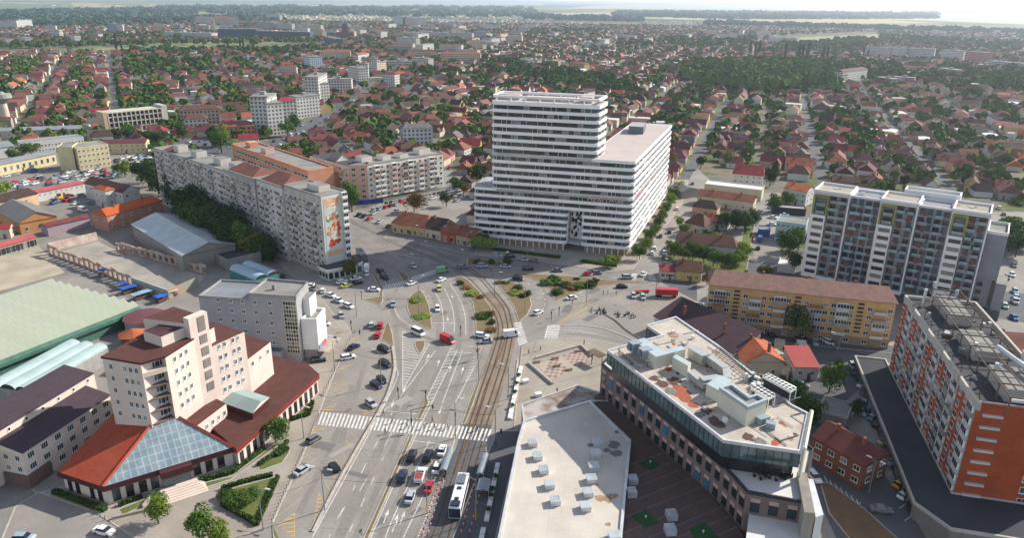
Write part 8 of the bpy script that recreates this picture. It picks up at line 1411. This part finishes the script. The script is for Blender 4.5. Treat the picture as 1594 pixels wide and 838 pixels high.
q = g2(928, 566); r = thing('entrance_canopy', 'small dark entrance canopy at the left end of the glazed office', 'canopy', (*q, 0)); m = MB(); m.box((*q, 3.2), (5, 3, .25), rusty, -.9); m.build('canopy_roof', r); m = MB()
for dx, dy in ((-1.5, -1), (1.5, -1), (-1, 1.5)): m.bar((q[0]+dx, q[1]+dy, 0), (q[0]+dx, q[1]+dy, 3.2), .1, dark_m)
m.build('frame', r)
# terrace furniture on the glazed office
ZO = 6.
for k, (x, y, lb) in enumerate(((1181, 741, 'dark cafe table on the white terrace, left'), (1191, 746, 'dark cafe table on the white terrace, middle'), (1215, 748, 'potted green plant table on the white terrace'), (1225, 744, 'dark cafe table on the white terrace, right'))):
    q = g2(x, y, 8.5); r = thing('cafe_table', lb, 'table', (*q, 14.4), 'tables on the office terrace'); m = MB(); m.bar((*q, 8.4), (*q, 9.1), .05, dark_m, 6); m.build('leg', r); m = MB(); m.bar((*q, 9.1), (*q, 9.15), .5, tm, 10); m.build('tabletop', r)
    for s_ in (-1, 1): m = MB(); m.box((q[0]+s_*.9, q[1]+.2*s_, 8.4), (.45, .45, .45), tm); m.box((q[0]+s_*1.1, q[1]+.2*s_, 8.85), (.06, .45, .45), tm); ch = m.build('chair', None); tag(ch, ('left' if s_ < 0 else 'right')+' dark chair at the '+lb.replace(' on the white terrace', ' of the terrace'), 'chair', 'chairs on the office terrace')
ZO = 0.
for k, (x, y, c, lb) in enumerate(((1279, 651, 'a8c4cf', 'round pale blue parasol in the garden behind the glazed office'), (1242, 570, 'b5cfd8', 'pale blue covered tank beside the red roofed small house'))):
    q = g2(x, y); r = thing('parasol', lb, 'parasol', (*q, 0)); m = MB(); m.bar((*q, 0), (*q, 2.4), .05, white_metal); m.build('pole', r); m = MB(); m.bar((*q, 2.2), (*q, 2.8), 1.6, mat('parasol_%d' % k, c), 10, .1); m.build('canopy', r)
for k, (x, y, l, w, h_, c, lb) in enumerate(((1198, 563, 7, 3.5, 2.8, 'b3aca0', 'grey ribbed shed roof among the junk behind the orange tiled house'), (1207, 575, 5, 3, 1.6, 'a58f6c', 'tan covered junk heap behind the chillers'), (1192, 575, 4, 3, 1.4, '7d5c44', 'brown scrap heap behind the chillers'), (1222, 585, 5, 2.4, 1.8, 'c9bfae', 'white tarpaulin stack beside the silver cars'), (1212, 545, 6, 3, 2.4, 'c2b49a', 'cream awning between the orange house and the silver cars'), (1247, 548, 4.5, 2.6, 3, 'd0cbc0', 'white tank with blue top beside the red roofed small house'))):
    q = g2(x, y); m = MB(); rr_ = random.Random(k); r = thing('storage_heap', lb, 'heap', (*q, 0)); 
    m.box((*q, 0), (l, w, h_), mat('heap_%d' % k, c, .9, .35, 1.), .4+k*.2); m.build('stack', r)
    for i in range(5): m = MB(); m.box((q[0]+rr_.uniform(-l, l)*.6, q[1]+rr_.uniform(-w, w)*.8, 0), (rr_.uniform(.6, 2), rr_.uniform(.6, 1.4), rr_.uniform(.4, 1.6)), rnd(rusty, white_metal, brn, metal_g, MC['heap_%d' % k]), rr_.random()*3); m.build('junk_piece', r)
# ================================================================ PEOPLE
skin = mat('skin', 'b98b72', .7); hair = mat('hair', '2f2620', .8)
def person_mesh(pose, shirt, pants):
    me = D.meshes.new('body'); s_ = .28 if pose == 'walk' else .06; a_ = .25 if pose == 'walk' else .05
    V = [((0, 0, .95), .15), ((0, 0, 1.2), .15), ((0, 0, 1.42), .17), ((0, 0, 1.53), .06), ((.02, 0, 1.66), .1), ((.02, 0, 1.75), .07),
         ((0, .1, .9), .1), ((s_*.5, .1, .5), .075), ((s_, .1, .08), .05), ((s_+.17, .1, .04), .045), ((0, -.1, .9), .1), ((-s_*.3, -.1, .5), .075), ((-s_, -.1, .1), .05), ((-s_+.16, -.1, .05), .045),
         ((0, .2, 1.4), .065), ((-a_*.5, .25, 1.14), .05), ((-a_*.2, .25, .9), .038), ((-a_*.1, .25, .8), .04), ((0, -.2, 1.4), .065), ((a_*.4, -.25, 1.14), .05), ((a_*1.1, -.25, .92), .038), ((a_*1.3, -.25, .83), .04)]
    E_ = [(0, 1), (1, 2), (2, 3), (3, 4), (4, 5), (0, 6), (6, 7), (7, 8), (8, 9), (0, 10), (10, 11), (11, 12), (12, 13), (2, 14), (14, 15), (15, 16), (16, 17), (2, 18), (18, 19), (19, 20), (20, 21)]
    me.from_pydata([v[0] for v in V], E_, []); o = D.objects.new('t', me); C.objects.link(o); md = o.modifiers.new('s', 'SKIN')
    if not me.skin_vertices: return None
    for k, v in enumerate(V): me.skin_vertices[0].data[k].radius = (v[1], v[1])
    me.skin_vertices[0].data[0].use_root = True; o.modifiers.new('u', 'SUBSURF').levels = 1; bpy.context.view_layer.update(); r = D.meshes.new_from_object(o.evaluated_get(bpy.context.evaluated_depsgraph_get())); D.objects.remove(o)
    for m in (shirt, pants, skin, hair, tyre): r.materials.append(m)
    for p in r.polygons:
        c = p.center; p.material_index = 3 if c.z > 1.72 or (c.z > 1.6 and c.x < -.02) else 2 if c.z > 1.52 or (abs(c.y) > .2 and c.z < .9) else 0 if c.z > .95 else 4 if c.z < .1 else 1
    return r
CC = {n: mat('cloth_'+n, c, .9) for n, c in (('black', '1f2023'), ('red', 'b32f2c'), ('white', 'd0d0cc'), ('blue', '3b4f7c'), ('grey', '6b6c70'), ('brown', '6b4f3a'))}
PM = {}
def person(x, y, dx, dy, shirt, pants, label, pose='walk'):
    k = (pose, shirt, pants)
    if k not in PM: PM[k] = person_mesh(pose, CC[shirt], CC[pants])
    p = Vector(g2(x, y)); q = Vector(g2(x+dx, y+dy)); o = D.objects.new('person', PM[k]); C.objects.link(o); o.location = (p.x, p.y, .03 if not (800 < x < 960 and y > 525) else .13); o.rotation_euler = (0, 0, math.atan2((q-p).y, (q-p).x)); tag(o, label, 'person', 'pedestrians')
for a in ((600, 676, 10, 2, 'black', 'black', 'person in black stepping off the lower edge of the long crossing'), (611, 659, 10, 1, 'grey', 'black', 'person in grey walking on the long crossing, left of the median'), (597, 647, -10, -1, 'black', 'grey', 'person in black just above the long crossing, left'), (635, 658, 10, 1, 'white', 'blue', 'person in white at the median on the long crossing'), (634, 667, -10, -1, 'black', 'blue', 'person at the lower side of the median on the long crossing'), (660, 668, 10, 1, 'grey', 'blue', 'person in grey right of the median on the long crossing'), (677, 669, -10, -1, 'blue', 'black', 'person in blue in the middle of the long crossing'), (697, 669, 10, 1, 'red', 'grey', 'person in a red top on the long crossing'), (740, 672, 10, 1, 'white', 'black', 'person in white near the right end of the long crossing'), (743, 671, 10, 1, 'brown', 'blue', 'person in brown beside the one in white on the crossing'), (673, 658, 10, 1, 'black', 'black', 'person waiting at the upper edge of the long crossing'), (780, 677, 2, 8, 'black', 'black', 'person in black in the shade right of the long crossing'), (772, 696, 8, 2, 'black', 'grey', 'person standing at the shaded tram stop bench', 'stand'), (755, 712, 2, 6, 'black', 'black', 'person waiting at the dark framed tram shelter', 'stand'),
          (823, 552, 10, 1, 'black', 'black', 'person in black on the plaza, leftmost of the two walkers'), (841, 547, 10, 1, 'black', 'brown', 'person in black on the plaza, right of the two walkers'), (909, 537, 4, 1, 'black', 'black', 'person standing alone on the upper plaza', 'stand'), (939, 459, 4, 1, 'black', 'grey', 'person in black at the car park edge, leftmost of three', 'stand'), (946, 458, 4, 1, 'grey', 'black', 'person in grey at the car park edge, middle of three', 'stand'), (959, 460, 4, 1, 'black', 'blue', 'person at the car park edge, rightmost of three', 'stand'), (891, 474, 4, 1, 'red', 'grey', 'person in red near the white car by the car park'), (867, 613, 6, -2, 'red', 'black', 'person in red near the cycle stand on the lower plaza', 'stand'), (560, 522, 3, 4, 'black', 'black', 'person beside the yellow hatched island near the red cars', 'stand'), (546, 546, 2, 5, 'black', 'grey', 'person standing behind the blue sedan', 'stand'), (765, 424, 5, 1, 'black', 'grey', 'person crossing near the tram curve'), (755, 436, 5, 2, 'black', 'black', 'person on the tram track curve')): person(*a)
# ================================================================ LABELS OF THE REPEATED THINGS
ANCH = {n: g2(*p) for n, p in {'the banded tower': (860, 380), 'the pale grey shed': (270, 390), 'the banner block': (500, 420), 'the blue sign block': (625, 305), 'the orange office block': (420, 265), 'the yellow factory': (145, 262), 'the concrete frame': (210, 205), 'the water tower': (12, 198), 'the white apartment block': (1400, 430), 'the yellow block': (1250, 530), 'the orange end wall': (1480, 770), 'the dark brick house': (1310, 740), 'the glazed office': (1040, 620), 'the pink hotel': (280, 700), 'the grey office': (400, 540), 'the red container': (1037, 458), 'the long zebra crossing': (640, 665), 'the tram curve': (775, 470), 'the market hall': (120, 520), 'the city bus': (715, 781), 'the wood': (1180, 150), 'the cyan office': (1232, 372), 'the yellow corner cottage': (1060, 434), 'the crimson roofed villa': (1163, 290), 'the white avenue block': (485, 182), 'the orange shop house': (698, 375), 'the avenue bend': (590, 120), 'the school building': (315, 195), 'the red capped block': (606, 138), 'the slim avenue block': (568, 125), 'the white gable block': (650, 225), 'the long crimson roof': (722, 195), 'the depot': (160, 320), 'the round island': (652, 483), 'the striped car park': (912, 471), 'the small red house': (1256, 580), 'the hotel garden': (380, 770), 'the white van': (796, 524), 'the red van': (697, 533), 'the taxis by the banner': (545, 440)}.items()}
def scr(x, y): v = Vector((x, y, -H)); q = _f[1]*v.y+_f[2]*v.z; return CX+F*(v.x*RR[0]+v.y*RR[1]+v.z*RR[2])/q, CY-F*(v.x*UU[0]+v.y*UU[1]+v.z*UU[2])/q
ORD = ['nearest']+[nth(k)+' nearest' for k in range(2, 40)]
def autolabel(items, desc, maxn=3):
    "items: (object, x, y, ...) -> describe each by look, side and rank from the landmark it stands closest to"
    G_ = {}
    for it in items:
        o, x, y = it[:3]; sx, sy = scr(x, y); best = sorted(ANCH.items(), key=lambda a: math.hypot(scr(*a[1])[0]-sx, (scr(*a[1])[1]-sy)*2.0))[0]; ax, ay = scr(*best[1]); dx, dy = sx-ax, (sy-ay)*2
        side = ('right of' if dx > 0 else 'left of') if abs(dx) > abs(dy) else ('behind' if dy < 0 else 'in front of'); G_.setdefault((desc(it), side, best[0]), []).append((math.hypot(dx, dy), it))
    for (d_, side, an), l in G_.items():
        l.sort(key=lambda e: e[0])
        for k, (_, it) in enumerate(l):
            it[0]['label'] = f"{d_}, {ORD[k]} {side} {an}" if len(l) > 1 else f"{d_}, {side} {an}"
KN = {'gable': 'gabled', 'hipped': 'hipped', 'long': 'long', 'tall': 'two storey', 'winged': 'winged', 'cottage': 'small'}
autolabel(HOUSES, lambda t: f"{KN[t[3]]} {t[5]} house, {t[4]} roof")
TK = {'round': 'round', 'wide': 'spreading', 'column': 'tall poplar', 'cone': 'pointed conifer', 'bush': 'low'}
def tdesc(t):
    h_, w, kind, col = t[3:7]; sz = '' if kind in ('column', 'cone', 'bush') else ('large ' if h_ > 9.5 else 'small ' if h_ < 6.5 else '')
    return f"{sz}{TK[kind]} {col} {'bush' if kind == 'bush' else 'tree'}"
autolabel([t for t in TREES if not t[0].get('label')], tdesc)
autolabel(FARBL, lambda t: t[3])
autolabel([c for c in CARS if not c[5]], lambda t: f"{t[4]} {t[3] if t[3] != 'suv' else 'off road car'}")
# ================================================================ HAZE
b = MB(); hm = D.materials.new('haze'); hm.use_nodes = True; n = hm.node_tree; n.nodes.clear(); out = n.nodes.new('ShaderNodeOutputMaterial'); pv = n.nodes.new('ShaderNodeVolumePrincipled'); pv.inputs['Density'].default_value = HAZE; pv.inputs['Color'].default_value = (.82, .91, 1, 1); pv.inputs['Anisotropy'].default_value = .55; n.links.new(pv.outputs[0], out.inputs['Volume'])
b.prism([(-61000, -3100), (61000, -3100), (61000, 91000), (-61000, 91000)], -1, 104, hm, None, True); o = b.build('haze'); tag(o, kind='stuff', label='thin pale haze over the whole town')
